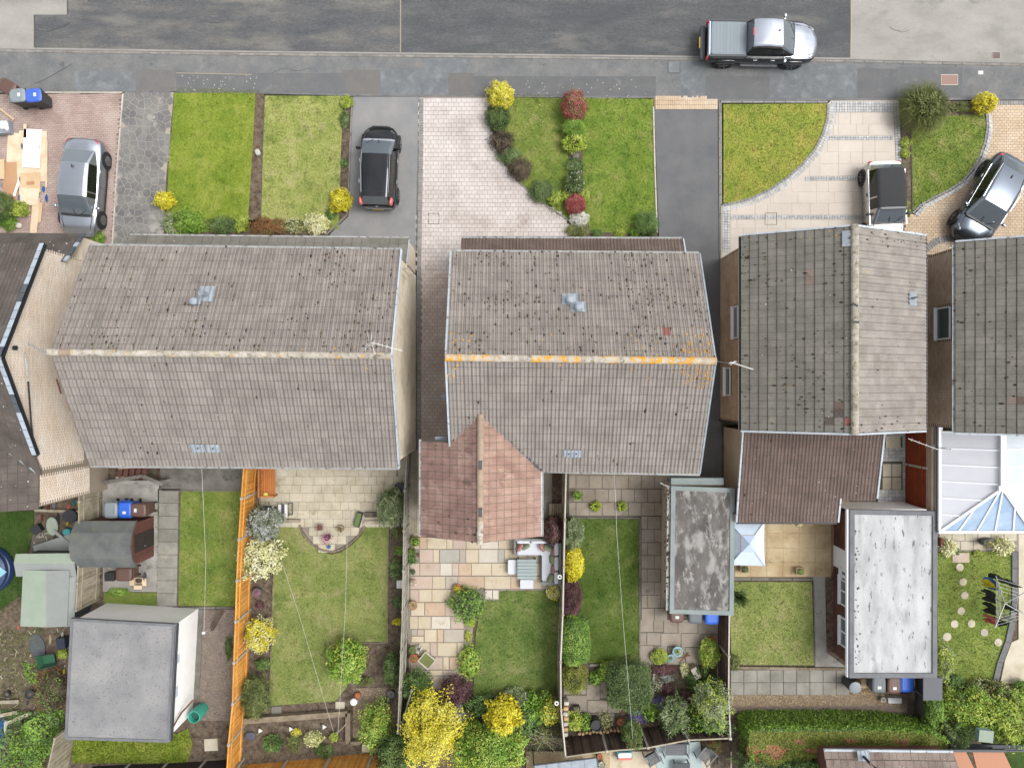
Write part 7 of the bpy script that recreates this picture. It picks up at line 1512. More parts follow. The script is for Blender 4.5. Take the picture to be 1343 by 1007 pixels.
car('silver soft top convertible with black fabric roof on the beige slab drive','parked_car','car',(p.x,p.y,.13),hdg(-88),ST4,G4_,(-1.22,1.24),'paint_mini',roof='soft_top',wr=.31,top_class='RSSBSW',hood='paint_white',handles=[(-.3,.86,.76)],mirrors=(.62,.82,.98,'plastic_black'),
    lights=[('headlight','lamp_clear',((1.62,.55,.72),(.3,.26,.16),.4)),('headlight','lamp_clear',((1.62,-.55,.72),(.3,.26,.16),-.4)),('tail_light','lamp_red',((-1.78,.64,.74),(.1,.18,.22))),('tail_light','lamp_red',((-1.78,-.64,.74),(.1,.18,.22)))],plate=(-1.86,.5,'plate_yellow'),extra=xtr4)
ST5=[(-2.12,.64,.86,.74,.34),(-2.02,.78,1.0,.86,.26),(-1.5,.88,1.03,.90,.22),(-.4,.90,1.0,.90,.2),(.6,.90,.98,.88,.2),(1.3,.88,.92,.80,.2),(1.85,.78,.80,.66,.22),(2.12,.58,.62,.50,.28)]
G5_=[(-1.85,.72,1.02,.66,1.04),(-1.3,.80,1.0,.60,1.36),(-.6,.84,.98,.66,1.46),(.0,.85,.98,.67,1.47),(.06,.85,.98,.67,1.47),(.5,.85,.97,.66,1.43),(1.22,.82,.95,.74,.98)]
p=W(1301,261,.95)
def xtr5(t):
    for s in(-1,1):mk('roof_rail',MB().tube([(-1.3,s*.62,1.40),(-.3,s*.7,1.5),(.45,s*.68,1.46)],.02,6),M['chrome'],t,True);mk('window_trim',MB().beam((-1.3,s*.87,.96),(.9,s*.88,.93),.02,.03),M['chrome'],t,True)
    mk('roof_aerial',MB().sq((-.95,0,1.46),(.18,.04,.06),.7),M['plastic_black'],t,True);mk('grille',MB().sq((2.1,0,.5),(.12,1.0,.2),.5),M['plastic_black'],t,True);mk('scuttle',MB().sq((1.25,0,.96),(.14,1.5,.05),.5),M['plastic_black'],t,True);mk('tax_disc',MB().box(1.0,.45,1.10,.08,.1,.01),M['white_plain'],t,True)
car('dark blue grey hatchback angled on the sandy block drive at the right edge','parked_car','car',(p.x,p.y,.13),hdg(-120),ST5,G5_,(-1.3,1.32),'paint_grey',wr=.33,top_class='RSSBSW',handles=[(-.7,.92,.8),(.2,.92,.8)],mirrors=(.85,.88,.98,'paint_grey'),
    lights=[('headlight','lamp_clear',((1.76,.60,.70),(.4,.16,.12),-.7)),('headlight','lamp_clear',((1.76,-.60,.70),(.4,.16,.12),.7)),('tail_light','lamp_red',((-1.92,.62,.88),(.16,.28,.14),-.6)),('tail_light','lamp_red',((-1.92,-.62,.88),(.16,.28,.14),.6))],plate=(-2.16,.5,'plate_yellow'),extra=xtr5)
# ================================================================ bins
wheelie(22.5,125,hdg(95),'grey lidded black wheelie bin at the top left, beside the blue lidded one','bin_black','bin_lid_grey');wheelie(43.5,125,hdg(95),'black wheelie bin with a blue lid at the top left','bin_black','bin_lid_blue')
wheelie(9,114,hdg(60),'brown wheelie bin at the top left corner of the pink drive','bin_brown','bin_brown',sticker=False)
wheelie(145,669,hdg(0),'grey wheelie bin beside the grey felt shed, left of three','bin_grey','bin_lid_grey',sticker=False);wheelie(163.5,669,hdg(0),'bright blue wheelie bin between the grey and brown ones by the shed','bin_blue','bin_blue');wheelie(181,669,hdg(-90),'brown wheelie bin beside the shed, right of three','bin_brown','bin_brown')
wheelie(162,753,hdg(-90),'brown wheelie bin on the lower side of the brown shed','bin_brown','bin_brown',sticker=False,h=.85);single('crate',MB().box(W(146,755,.3).x,W(146,755,.3).y,.1,.42,.36,.34).box(W(146,755,.3).x,W(146,755,.3).y,.44,.46,.4,.02),M['plastic_black'],'black crate left of the lower brown bin behind the shed','crate')
wheelie(1153,898,hdg(0),'dark grey wheelie bin below the white roofed building','bin_grey','bin_grey');wheelie(1173,899,hdg(0),'brown wheelie bin between the dark grey and bright blue ones','bin_brown','bin_brown');wheelie(1190,897,hdg(0),'bright blue wheelie bin below the white roofed building','bin_blue','bin_blue',sticker=False)
wheelie(888,806,hdg(0),'maroon wheelie bin half under the lower edge of the garage roof','bin_brown','bin_brown');wheelie(912,807,hdg(0),'grey wheelie bin half under the lower edge of the garage roof','bin_grey','bin_grey',sticker=False);wheelie(934,808,hdg(0),'blue wheelie bin at the lower right corner of the garage roof','bin_blue','bin_blue',sticker=False)
def butt(px,py,r,h,label,m_,lidm=None,z0=.1):
    p=W(px,py,h);t=thing('water_butt',label,'water butt',(p.x,p.y,z0));mk('barrel',MB().lathe((0,0,0),[(r*.85,0),(r,h*.4),(r*.98,h*.8),(r*.9,h),(r*.82,h),(r*.8,h*.7)]if not lidm else[(r*.85,0),(r,h*.4),(r*.9,h)],20),M[m_],t,True,smooth=True)
    if lidm:mk('lid',MB().lathe((0,0,h),[(r,0),(r,.04),(r*.6,.07),(.001,.08)],20),M[lidm],t,True)
    else:mk('water',MB().lathe((0,0,h*.72),[(r*.84,0),(.001,.003)],18),M['teal_dark'],t,True)
butt(255.5,939,.30,.95,'open teal green water butt at the corner of the white walled garage','teal');butt(1120,900,.27,.85,'round grey water butt at the corner of the brick outbuilding','dark_grey','bin_lid_grey')
# ================================================================ sheds and small structures
def shed(label,x0,y0,x1,y1,ze_,zr__,roofm,frontm='wood_red',name='garden_shed'):
    a=W(x0,y0,ze_);b=W(x1,y1,ze_);cy=(a.y+b.y)/2;t=thing(name,label,'shed',((a.x+b.x)/2,cy,.1));hy=(a.y-b.y)/2;zm=ze_+(zr__-ze_)*.68
    prof_=[(-hy,ze_),(-hy*.55,zm),(0,zr__),(hy*.55,zm),(hy,ze_)];mb=MB()
    for i in range(4):
        (y0_,z0_),(y1_,z1_)=prof_[i],prof_[i+1];mb.add([(a.x,cy+y0_,z0_),(b.x,cy+y0_,z0_),(b.x,cy+y1_,z1_),(a.x,cy+y1_,z1_)]+[(a.x,cy+y0_,z0_-.03),(b.x,cy+y0_,z0_-.03),(b.x,cy+y1_,z1_-.03),(a.x,cy+y1_,z1_-.03)],[(0,1,2,3),(7,6,5,4),(0,4,5,1),(1,5,6,2),(3,7,4,0)],.2+.2*i)
    mk('roof',mb,M[roofm],t)
    xi0,xi1=a.x+.12,b.x-.12;mb=MB().box((xi0+xi1)/2,cy,.1,xi1-xi0,2*hy-.2,ze_-.12)
    for x in(xi0,xi1):mb.add([(x,cy-hy+.1,ze_-.05),(x,cy+hy-.1,ze_-.05),(x,cy+hy*.55,zm-.05),(x,cy,zr__-.05),(x,cy-hy*.55,zm-.05)],[(0,1,2,3,4)])
    mk('wall',mb,M[frontm],t)
    n=16
    cl=MB()
    for i in range(n):yy_=cy-hy+.1+(2*hy-.2)*(i+.5)/n;zt_=np.interp(abs(yy_-cy),[0,hy*.55,hy],[zr__,zm,ze_])-.06;cl.box(xi1+.012,yy_,.1,.022,(2*hy-.2)/n-.012,zt_-.1)
    mk('cladding',cl,M[frontm],t,kind='stuff')
    dr=mk('door',MB().box(xi1+.035,cy,.15,.03,.8,ze_-.1),M['wood_dark' if frontm=='wood_red' else frontm],t);mk('handle',MB().box(xi1+.06,cy-.25,.9,.03,.04,.12),M['metal_grey'],dr)
    mk('bargeboard',MB().beam((b.x,cy-hy,ze_),(b.x,cy-hy*.55,zm),.03,.1).beam((b.x,cy-hy*.55,zm),(b.x,cy,zr__),.03,.1).beam((b.x,cy,zr__),(b.x,cy+hy*.55,zm),.03,.1).beam((b.x,cy+hy*.55,zm),(b.x,cy+hy,ze_),.03,.1),M['wood_brown'],t);return t
shed('small shed with curved dark grey felt roof and dark red boarded front',99,683,180,744,1.75,2.25,'felt_shed')
ph=thing('playhouse','L shaped shed with pale green and grey felt roof at the far left','shed',tuple(W(60,770,.1)))
def lowroof(pts,z,mn,nm='roof',th=.05,dz=None):
    P=WL(pts,z); 
    if dz: 
        for p,d in zip(P,dz):p.z+=d
    n=len(P);mk(nm,MB().add([tuple(p)for p in P]+[(p.x,p.y,p.z-th)for p in P],[tuple(range(n))[::-1]if(P[1]-P[0]).cross(P[2]-P[1]).z<0 else tuple(range(n)),tuple(range(n,2*n))]+[(i,(i+1)%n,n+(i+1)%n,n+i)for i in range(n)]),M[mn],ph)
lowroof([(18,727),(97,726),(97,739),(18,738.5)],2.0,'felt_green',dz=(-.12,-.12,0,0));lowroof([(18,738.5),(97,739),(97,757),(18,757)],2.0,'felt_grey',dz=(0,0,-.15,-.15))
lowroof([(28,748),(61,748),(61,822),(24.5,822)],2.02,'felt_green',dz=(-.1,.02,.02,-.1));lowroof([(61,748),(90,748),(87,822),(61,822)],2.02,'felt_grey',dz=(.02,-.05,-.05,.02));lowroof([(90,757),(97,757),(93,822),(87,822)],1.95,'felt_grey',dz=(0,-.2,-.2,0))
mk('wall',MB().prism(WL([(22,731),(93,731),(93,752),(22,752)],1.8),.1,1.7).prism(WL([(31,753),(92,753),(88,817),(29,817)],1.8),.1,1.72),M['dark_grey'],ph)
sr=thing('lean_to_roof','slate grey sloping roof panel below the blue bin by the brick outbuilding','lean-to',tuple(W(1220,910,.1)))
mk('roof_panel',MB().add(WL([(1211,889),(1236,889),(1236,918),(1211,918)],1.9)+[v-Vector((0,0,.06))for v in WL([(1211,889),(1236,889),(1236,918),(1211,918)],1.9)],[(3,2,1,0),(4,5,6,7),(0,1,5,4),(1,2,6,5),(2,3,7,6),(3,0,4,7)]),M['dark_panel'],sr)
a,b,c,d=W(1200,889,.3),W(1211,889,1.9),W(1211,941,1.9),W(1200,930,.3);mk('side_panel',MB().add([a,b,c,d],[(0,1,2,3)]),M['dark_grey'],sr)
for x_,y_ in((1213,914),(1233,914)):p=W(x_,y_,1.9);mk('post',MB().box(p.x,p.y,.1,.07,.07,1.75),M['dark_panel'],sr)
gz=thing('parasol','square pale blue gazebo canopy with a raised vent between garage and patio','gazebo',tuple(W(982,712,.1)))
zc=2.35;c4=WL([(957,685),(1002.5,684),(1003,742),(957,741)],2.0);tp_=W(982,712,2.55); 
k4=[c.lerp(tp_,.62)for c in c4]
for i in range(4):
    a,b=c4[i],c4[(i+1)%4];m=(a+b)/2-Vector((0,0,.06));mk('canopy_panel',MB().add([a,m,b,k4[(i+1)%4],k4[i]],[(0,1,2,3,4)]),M['parasol_blue'],gz)
    mk('vent_panel',MB().add([k4[i]*1.0+Vector((0,0,.08)),k4[(i+1)%4]+Vector((0,0,.08)),tp_+Vector((0,0,.16))],[(0,1,2)]),M['parasol_dome'],gz)
    mk('rib',MB().tube([a+Vector((0,0,.02)),k4[i]+Vector((0,0,.02))],.02,5),M['parasol_dome'],gz);mk('leg',MB().tube([(a.x*.98+tp_.x*.02,a.y*.98+tp_.y*.02,.1),(a.x*.98+tp_.x*.02,a.y*.98+tp_.y*.02,1.98)],.025,6),M['white_upvc'],gz)
# ================================================================ garden furniture
sf=thing('garden_sofa','white L shaped corner sofa with grey rattan frame','sofa',tuple(W(710,735,.1)))
def fb(nm,x0,y0,x1,y1,z0,z1,mn,par,rnd_=False,e=.18):
    a,b=W(x0,y0,z1),W(x1,y1,z1);c=(a+b)/2
    mb=MB().sq((c.x,c.y,(z0+z1)/2),(abs(b.x-a.x),abs(a.y-b.y),z1-z0),e,nu=20,nv=9)if rnd_ else MB().box(c.x,c.y,z0,abs(b.x-a.x),abs(a.y-b.y),z1-z0)
    return mk(nm,mb,M[mn],par,smooth=2 if rnd_ else False)
fb('base',675,711,722,728,.12,.38,'rattan',sf);fb('base',709,722,736,764,.12,.38,'rattan',sf);fb('back_frame',675,706.5,724,709.5,.12,.8,'rattan',sf);fb('back_frame',733,712,736,768,.12,.8,'rattan',sf);fb('arm',674,708,677,727,.12,.62,'rattan',sf);fb('arm',710,763,734,767,.12,.62,'rattan',sf)
fb('seat_cushion',678,711,711,728,.38,.52,'sofa_white',sf,True);fb('seat_cushion',709.5,713,731,730,.38,.52,'sofa_white',sf,True);fb('seat_cushion',710.5,728,731,763,.38,.52,'sofa_white',sf,True)
for x0,x1 in((677.5,695),(696,718)):fb('back_cushion',x0,709,x1,713,.45,.85,'sofa_white',sf,True,.35)
for y0,y1 in((711,729),(730,749),(750,766)):fb('back_cushion',727,y0,733,y1,.45,.85,'sofa_white',sf,True,.35)
def cushion(px,py,rz,label,mn,tilt=.5):
    p=W(px,py,.66);t=MB().sq((p.x,p.y,.66),(.42,.16,.36),.6,rz=rz,nu=16,nv=9,M=Matrix.Rotation(tilt,3,'X'));return single('scatter_cushion',t,M[mn],label,'cushion','scatter cushions on the corner sofa',smooth=2)
cushion(681,717,.9,'pink cushion at the left end of the sofa','cushion_pink');cushion(689,716,.5,'green cushion leaning next to the leftmost pink one','cushion_green');cushion(711.5,717,-1.0,'pink cushion on the long back of the sofa near the corner','cushion_pink');cushion(718.5,718,-.4,'green cushion tucked in the corner of the sofa','cushion_green')
cushion(726,723,1.5,'pink cushion on the right arm of the sofa, first below the corner','cushion_pink');cushion(724,734,1.7,'green cushion on the right side of the sofa between two pink ones','cushion_green');cushion(726,746,1.4,'pink cushion on the right side of the sofa, second below the corner','cushion_pink');cushion(722,758,1.1,'green cushion at the lowest end of the sofa','cushion_green')
tb_=thing('garden_table','square grey slatted table inside the corner sofa','table',tuple(W(691,747,.1)))
for i in range(6):a,b=W(678.5,733.5+i*4.4,.7),W(703.5,737.4+i*4.4,.7);mk('slat',MB().box((a.x+b.x)/2,(a.y+b.y)/2,.66,b.x-a.x,a.y-b.y,.03),M['table_slat'],tb_)
for x_,y_ in((680,735),(702,735),(680,757),(702,757)):p=W(x_,y_,.66);mk('leg',MB().box(p.x,p.y,.1,.07,.07,.56),M['rattan'],tb_)
for(x0,y0,x1,y1,l)in((666,734,678,753,'white cushioned stool left of the grey slatted table'),(682,760,699.5,772,'white cushioned stool below the grey slatted table')):
    st_=thing('footstool',l,'stool',tuple(W((x0+x1)/2,(y0+y1)/2,.1)));fb('base',x0+.5,y0+.5,x1-.5,y1-.5,.12,.36,'rattan',st_);fb('seat_cushion',x0,y0,x1,y1,.36,.46,'sofa_white',st_,True,.15)
ch=thing('garden_chair','wooden framed chair in the shaded passage beside the reddish extension','chair',tuple(W(728,670,.1)))
a,b=W(721,661,.45),W(736,678,.45)
for i in range(5):xx=a.x+.06+(b.x-a.x-.12)*i/4;mk('slat',MB().box(xx,(a.y+b.y)/2,.43,.07,a.y-b.y-.08,.02),M['wood_weathered'],ch)
for q in((a.x,a.y,b.x,a.y),(b.x,a.y,b.x,b.y),(b.x,b.y,a.x,b.y),(a.x,b.y,a.x,a.y)):mk('frame',MB().tube([(q[0],q[1],.46),(q[2],q[3],.46)],.028,6),M['wood_weathered'],ch)
for x_,y_ in((a.x,a.y),(b.x,a.y),(a.x,b.y),(b.x,b.y)):mk('leg',MB().tube([(x_,y_,.1),(x_,y_,.46)],.025,6),M['wood_weathered'],ch)
bn=thing('garden_bench','orange brown slatted wooden bench against the orange fence','bench',tuple(W(350,634,.1)))
for i in range(7):a,b=W(343+i*2.6,615,.48),W(345.2+i*2.6,652,.48);mk('seat_slat',MB().box((a.x+b.x)/2,(a.y+b.y)/2,.44,b.x-a.x,a.y-b.y,.03),M['wood_bench'],bn)
for z_ in(.85,.95):pass
a,b=W(339,615,.9),W(339,652,.9);mk('back_rail',MB().beam((a.x,a.y,.88),(b.x,b.y,.88),.06,.08),M['wood_bench'],bn);mk('back_rail',MB().beam((a.x+.04,a.y,.55),(b.x+.04,b.y,.55),.04,.07),M['wood_bench'],bn)
for i in range(12):y_=a.y+(b.y-a.y)*(i+.5)/12;mk('back_slat',MB().box(a.x+.02,y_,.5,.025,.05,.38),M['wood_bench'],bn)
for y_ in(a.y,b.y):mk('arm',MB().beam((a.x,y_,.7),(a.x+.62,y_,.7),.06,.04),M['wood_bench'],bn);mk('leg',MB().box(a.x+.6,y_,.1,.06,.06,.6),M['wood_bench'],bn);mk('leg',MB().box(a.x,y_,.1,.06,.06,.8),M['wood_bench'],bn)
p=W(347.5,649,.6);single('seat_pad',MB().sq((p.x,p.y,.53),(.22,.2,.1),.7),M['leaf_gold'],'small yellow object on the lower end of the wooden bench','ornament',smooth=2)
sd2=thing('side_table','small white and grey slatted table by the bench','table',tuple(W(371,669,.1)))
for i,mn in enumerate(('white_plain','dark_grey','white_plain')):a,b=W(365+i*4.2,661,.5),W(368.8+i*4.2,678,.5);mk('slat',MB().box((a.x+b.x)/2,(a.y+b.y)/2,.5,b.x-a.x,a.y-b.y,.03),M[mn],sd2)
for x_,y_ in((366,662),(376,662),(366,677),(376,677)):p=W(x_,y_,.48);mk('leg',MB().box(p.x,p.y,.1,.04,.04,.4),M['dark_grey'],sd2)
p0_,p1_=W(381,660,.35),W(381,673,.35);single('folding_stand',MB().tube([p0_-Vector((.12,0,0)),p1_-Vector((.12,0,0))],.022,5).tube([p0_+Vector((.12,.05,.1)),p1_+Vector((.12,-.05,.1))],.03,5).tube([p0_-Vector((.12,0,0)),p0_+Vector((.12,.05,.1))],.02,5).tube([p1_-Vector((.12,0,0)),p1_+Vector((.12,-.05,.1))],.02,5),M['dark_grey'],'thin grey folding stand right of the slatted side table','folding stand')
for(x_,y_,r_,l)in((356,668,.18,'dark navy covered pot right of the silver bush top'),(347,667,.15,'smaller dark navy pot beside the larger one by the silver bush'),(524,638,.2,'dark navy pot above the large variegated bush')):pot(x_,y_,r_,.45,l,'dark_navy')
pot(420.5,691,.15,.22,'square pale planter with red plants on the curved patio','edging_pale',['leaf_red'],square=True,n=120);pot(448,692,.15,.2,'small wire basket of bronze plants on the curved patio','pot_grey',['leaf_rust','leaf_cream'],n=160,spread=1.1)
pot(430,704,.14,.3,'pot of pink flowers at the front of the curved patio','pot_dark',['leaf_magenta'],n=260,spread=1.9,ph=.5);single('watering_can',MB().sq(tuple(W(431.5,717,.25)),(.14,.16,.2),.7),M['tarp_blue'],'small blue jug by the pink flowers at the patio tip','jug',smooth=2)
tr=thing('trough','dark narrow trough planter set at a slant on the curved patio','planter',tuple(W(471,680,.13)),hdg(-15));mk('box',MB().box(0,0,0,.26,.68,.3),M['plastic_black'],tr,True);mk('soil',MB().box(0,0,.29,.2,.62,.02),M['leaf_dark'],tr,True)
tr=thing('trough','low dark rectangular trough left of the variegated bush','planter',tuple(W(487,674,.13)),0);mk('box',MB().box(0,0,0,.55,.24,.2),M['dark_grey'],tr,True);mk('soil',MB().box(0,0,.2,.48,.18,.01),M['soil'],tr,True)
pot(338,776,.19,.35,'grey hexagonal pot with a pink centre beside the orange fence','pot_grey',['leaf_magenta'],n=90,spread=.8,ph=.1);single('planter_box',MB().box(W(524,766,.4).x,W(524,766,.4).y,.1,.26,.36,.32),M['white_plain'],'plain white box planter beside the grey fence','planter')
pt_=thing('patio_heater','white domed lantern on the corner of the gravel square','lantern',tuple(W(467,914,.1)));mk('base',MB().lathe((.1,.16,0),[(.14,0),(.14,.2),(.1,.24),(.001,.24)],16),M['terracotta'],pt_,True);mk('stand',MB().lathe((0,0,0),[(.1,0),(.04,.3),(.04,.5)],12),M['metal_grey'],pt_,True);mk('dome',MB().lathe((0,0,.5),[(.17,0),(.15,.04),(.08,.07),(.03,.08),(.03,.1),(.001,.1)],20),M['white_plain'],pt_,True,smooth=True)
pot(513,909,.17,.3,'upper of two dark grey pots on the gravel square','pot_grey');pot(509,918,.17,.3,'lower of two dark grey pots on the gravel square, open and empty','pot_dark')
pot(545.5,709,.18,.3,'square pot of bright green leaves at the top of the grey fence','terracotta_pale',['leaf_bright'],square=True,n=220,ph=.35,leaf=.08);pot(541,722,.14,.3,'round pot of dark green leaves below the square one','terracotta',['leaf_green'],n=220,leaf=.08,spread=1.5);pot(541,732,.15,.3,'third plant pot down beside the grey fence','pot_dark',['leaf_green'],n=260,leaf=.08,spread=1.5)
pot(549,727,.07,.18,'tiny brown pot right of the dark green leaves','metal_rust');pot(542,749,.11,.22,'small green pot alone beside the grey fence','wheelbarrow_green',['leaf_dark'],n=60);pot(543,762,.13,.22,'small pot with pink grey leaves beside the grey fence','terracotta_pale',['leaf_white'],n=90);pot(543,766,.06,.15,'tiny terracotta pot below the pink grey leaves','terracotta')
pot(542,793,.2,.35,'large terracotta bowl against the grey fence','terracotta_pale',['leaf_olive'],n=80,spread=.8);pot(541.5,851,.16,.35,'green rimmed pot beside the white flower near the folded table','leaf_olive',['leaf_green'],n=100,spread=.9);pot(543,862,.19,.4,'large terracotta pot below the green rimmed one','terracotta',['leaf_olive'],n=120,spread=.9)
pot(600,770,.18,.25,'pot of yellow and orange flowers on the sandstone patio','terracotta',['leaf_yellow','leaf_rust'],n=150,spread=.85,ph=.12);pot(608.5,771,.11,.22,'small terracotta pot right of the yellow flowers','terracotta',['leaf_dusk'],n=60);blades(548,850,14,.5,'small white flowered tuft beside the folded glass table','leaf_white',40,'plant','plant',.06,seed=21)
gt=thing('glass_table','tilted cream framed glass table on the sandstone patio','table',tuple(W(561,862,.1)),hdg(-40));mk('pane',MB().box(0,0,.36,.58,.5,.01),M['leaf_olive'],gt,True)
for q in((-.3,0,.05,.58),(.3,0,.05,.58)):mk('frame',MB().box(q[0],q[1],.36,q[2],q[3],.03),M['edging_pale'],gt,True)
for q in((0,-.27,.55,.05),(0,.27,.55,.05)):mk('frame',MB().box(q[0],q[1],.36,q[2],q[3],.03),M['edging_pale'],gt,True)
for x_,y_ in((-.27,-.24),(.27,-.24),(-.27,.24),(.27,.24)):mk('leg',MB().box(x_,y_,0,.03,.03,.36),M['edging_pale'],gt,True)
pot(757,649,.19,.3,'round pot of bright green leaves on the grey patio by the centre house','pot_dark',['leaf_bright'],n=260,leaf=.08,spread=1.1);blades(781,663.5,17,.45,'left lime rosette plant standing on the grey patio','leaf_lime',110,'rosette_plant','plant',.06,seed=31);blades(815,663.5,15,.45,'right lime rosette plant standing on the grey patio','leaf_lime',100,'rosette_plant','plant',.06,seed=32)
pot(888,853,.23,.3,'larger pale blue rimmed pot of orange and green flowers','pot_blue',['leaf_green','leaf_gold'],n=120,spread=.75,ph=.1);pot(879,861.5,.17,.25,'smaller pale blue rimmed pot of green leaves','pot_blue',['leaf_green'],n=80,spread=.75,ph=.1);pot(934.5,838,.17,.25,'terracotta pot beside the dark brown fence','terracotta',['leaf_dusk'],n=60,spread=.7,ph=.05)
wp=thing('wooden_planter','pale slatted wooden planter box at an angle above the strap leaves','planter',tuple(W(909,877,.1)),hdg(28));mk('box',MB().box(0,0,0,.3,.55,.5),M['wood_weathered'],wp,True)
for i in range(4):mk('slat',MB().box(-.1+i*.067,0,.5,.05,.52,.02),M['edging_pale'],wp,True)
ow=thing('ornamental_windmill','rusty metal ornament lying on the lower patio by the blue pots','ornament',tuple(W(897,862,.14)),.5);mk('frame',MB().tube([(-.3,-.1,0),(.3,.12,.05)],.02,5),M['metal_rust'],ow,True);mk('frame',MB().tube([(-.25,.1,0),(.3,-.02,.05)],.02,5),M['metal_rust'],ow,True);mk('frame',MB().tube([(0,-.14,0),(.1,.26,.03)],.02,5),M['metal_rust'],ow,True)
pot(782,950,.25,.75,'dark round bucket on a stand by the crossing fence','pot_dark');pot(813.5,945,.16,.3,'terracotta pot above the crossing fence','terracotta');pot(756,929,.15,.3,'square dark pot on the small grey patio','pot_dark',['leaf_lime'],square=True,n=60)
lg=thing('log_edging','row of upright cut logs edging the bed by the crossing fence','log edging',tuple(W(770,962,.1)))
for i in range(13):p=W(760+i*4.6,961-i*.35+R.uniform(-1,1),.3);mk('log',MB().lathe((p.x,p.y,.08),[(.07,0),(.07,.25+R.uniform(0,.06)),(.001,.27)],8),M['wood_log'],lg)
ls=thing('brick_stack','column of pale stones and logs stacked along the edge on fence','log stack',tuple(W(742,940,.1)))
for i,y_ in enumerate((921,928,935,941,948,955,962)):p=W(742,y_,.5);mk('log',MB().sq((p.x+R.uniform(-.03,.03),p.y,.4),(.26,.19,.5),.4,rz=R.uniform(-.2,.2),nu=10,nv=6),M['wood_log' if i%2 else 'stone_ball'],ls)
for(x_,y_,l)in((734,756,'white round post cap light beside the sofa'),(730,921.5,'white round post cap light at the lawn corner')):t=thing('post_light',l,'light',tuple(W(x_,y_,1.7)));mk('ring',MB().lathe((0,0,0),[(.05,0),(.1,0),(.1,.05),(.05,.05),(.05,0)],16),M['white_plain'],t,True);mk('stem',MB().tube([(0,0,-1.6),(0,0,.02)],.03,6),M['dark_grey'],t,True)
pot(1048,748,.17,.3,'square buff pot of green leaves at the edge of the sandy patio','slab_sand',['leaf_bright'],square=True,n=120,spread=.9);pot(975,745,.17,.3,'square pot of leaves under the pale blue canopy edge','slab_sand',['leaf_green'],square=True,n=120,spread=1.0)
t=thing('hanging_basket','small yellow flower basket under the edge of the brown lean-to','hanging basket',tuple(W(1046,687.5,2.2)));V,rn=leaves((0,0,0),.2,.1,.12,90,.06,91);addmesh('foliage',fastmesh('foliage',V,np.arange(len(V)).reshape(-1,4),rn,M['leaf_cream']),t);mk('basket',MB().lathe((0,0,-.15),[(.03,0),(.13,.12)],10),M['metal_rust'],t,True)
single('box',MB().box(W(1133,896,.6).x,W(1133,896,.6).y,.1,.24,.4,.5),M['ply'],'narrow tan box between the grey water butt and the bins','box');pot(1157,916,.12,.2,'small ring shaped pot on the gravel below the bins','edging_pale');single('planter_box',MB().box(W(1172,917,.2).x,W(1172,917,.2).y,.1,.62,.24,.22),M['white_plain'],'white rectangular trough on the gravel below the bins','planter')
t=pot(1292,711,.15,.5,'small pot with a brown leafy plant on the conservatory patio','pot_grey',['leaf_dusk','leaf_gold'],n=120);t=thing('tall_planter','tall dark grey planter lying along the conservatory patio','planter',tuple(W(1293,708,.15)),hdg(8));mk('body',MB().sq((-.12,0,.18),(.55,.3,.36),.5),M['dark_grey'],t,True,smooth=2)
single('pot_shape',MB().sq(tuple(W(1233,711,.3)),(.26,.44,.4),.8),M['metal_rust'],'dark brown round pot against the outbuilding corner','plant pot',smooth=2)
for(x_,y_,l)in((1294,906,'upper white ball ornament in the shrubs at the bottom right'),(1293.5,914.5,'lower white ball ornament in the shrubs at the bottom right')):single('garden_ball',MB().sq(tuple(W(x_,y_,.6)),(.2,.2,.2),1.0),M['stone_ball'],l,'stone ball',smooth=2)
t=thing('garden_gnome','small pinkish figure ornament with a red hat in the shrubs','ornament',tuple(W(1290.5,925,.5)));mk('body',MB().lathe((0,0,0),[(.12,0),(.13,.15),(.08,.3),(.001,.32)],12),M['stone_ball'],t,True);mk('hat',MB().lathe((0,.08,.3),[(.12,0),(.1,.05),(.001,.2)],12),M['coral'],t,True);mk('base',MB().lathe((0,-.3,.0),[(.12,0),(.1,.1),(.001,.12)],12),M['stone_ball'],t,True)
t=thing('bird_box','pale blue green box on a white post beside the slatted screen','bird box',tuple(W(1295,960,.1)));p=W(1293,965,2.0);mk('box',MB().box(p.x,p.y,1.75,.6,.48,.25,-.1),M['pot_blue'],t);mk('lid',MB().box(p.x,p.y,2.0,.64,.52,.03,-.1),M['felt_green'],t);mk('post',MB().tube([W(1292,972,.3),W(1304,988,2.0)],.07,8),M['white_plain'],t)
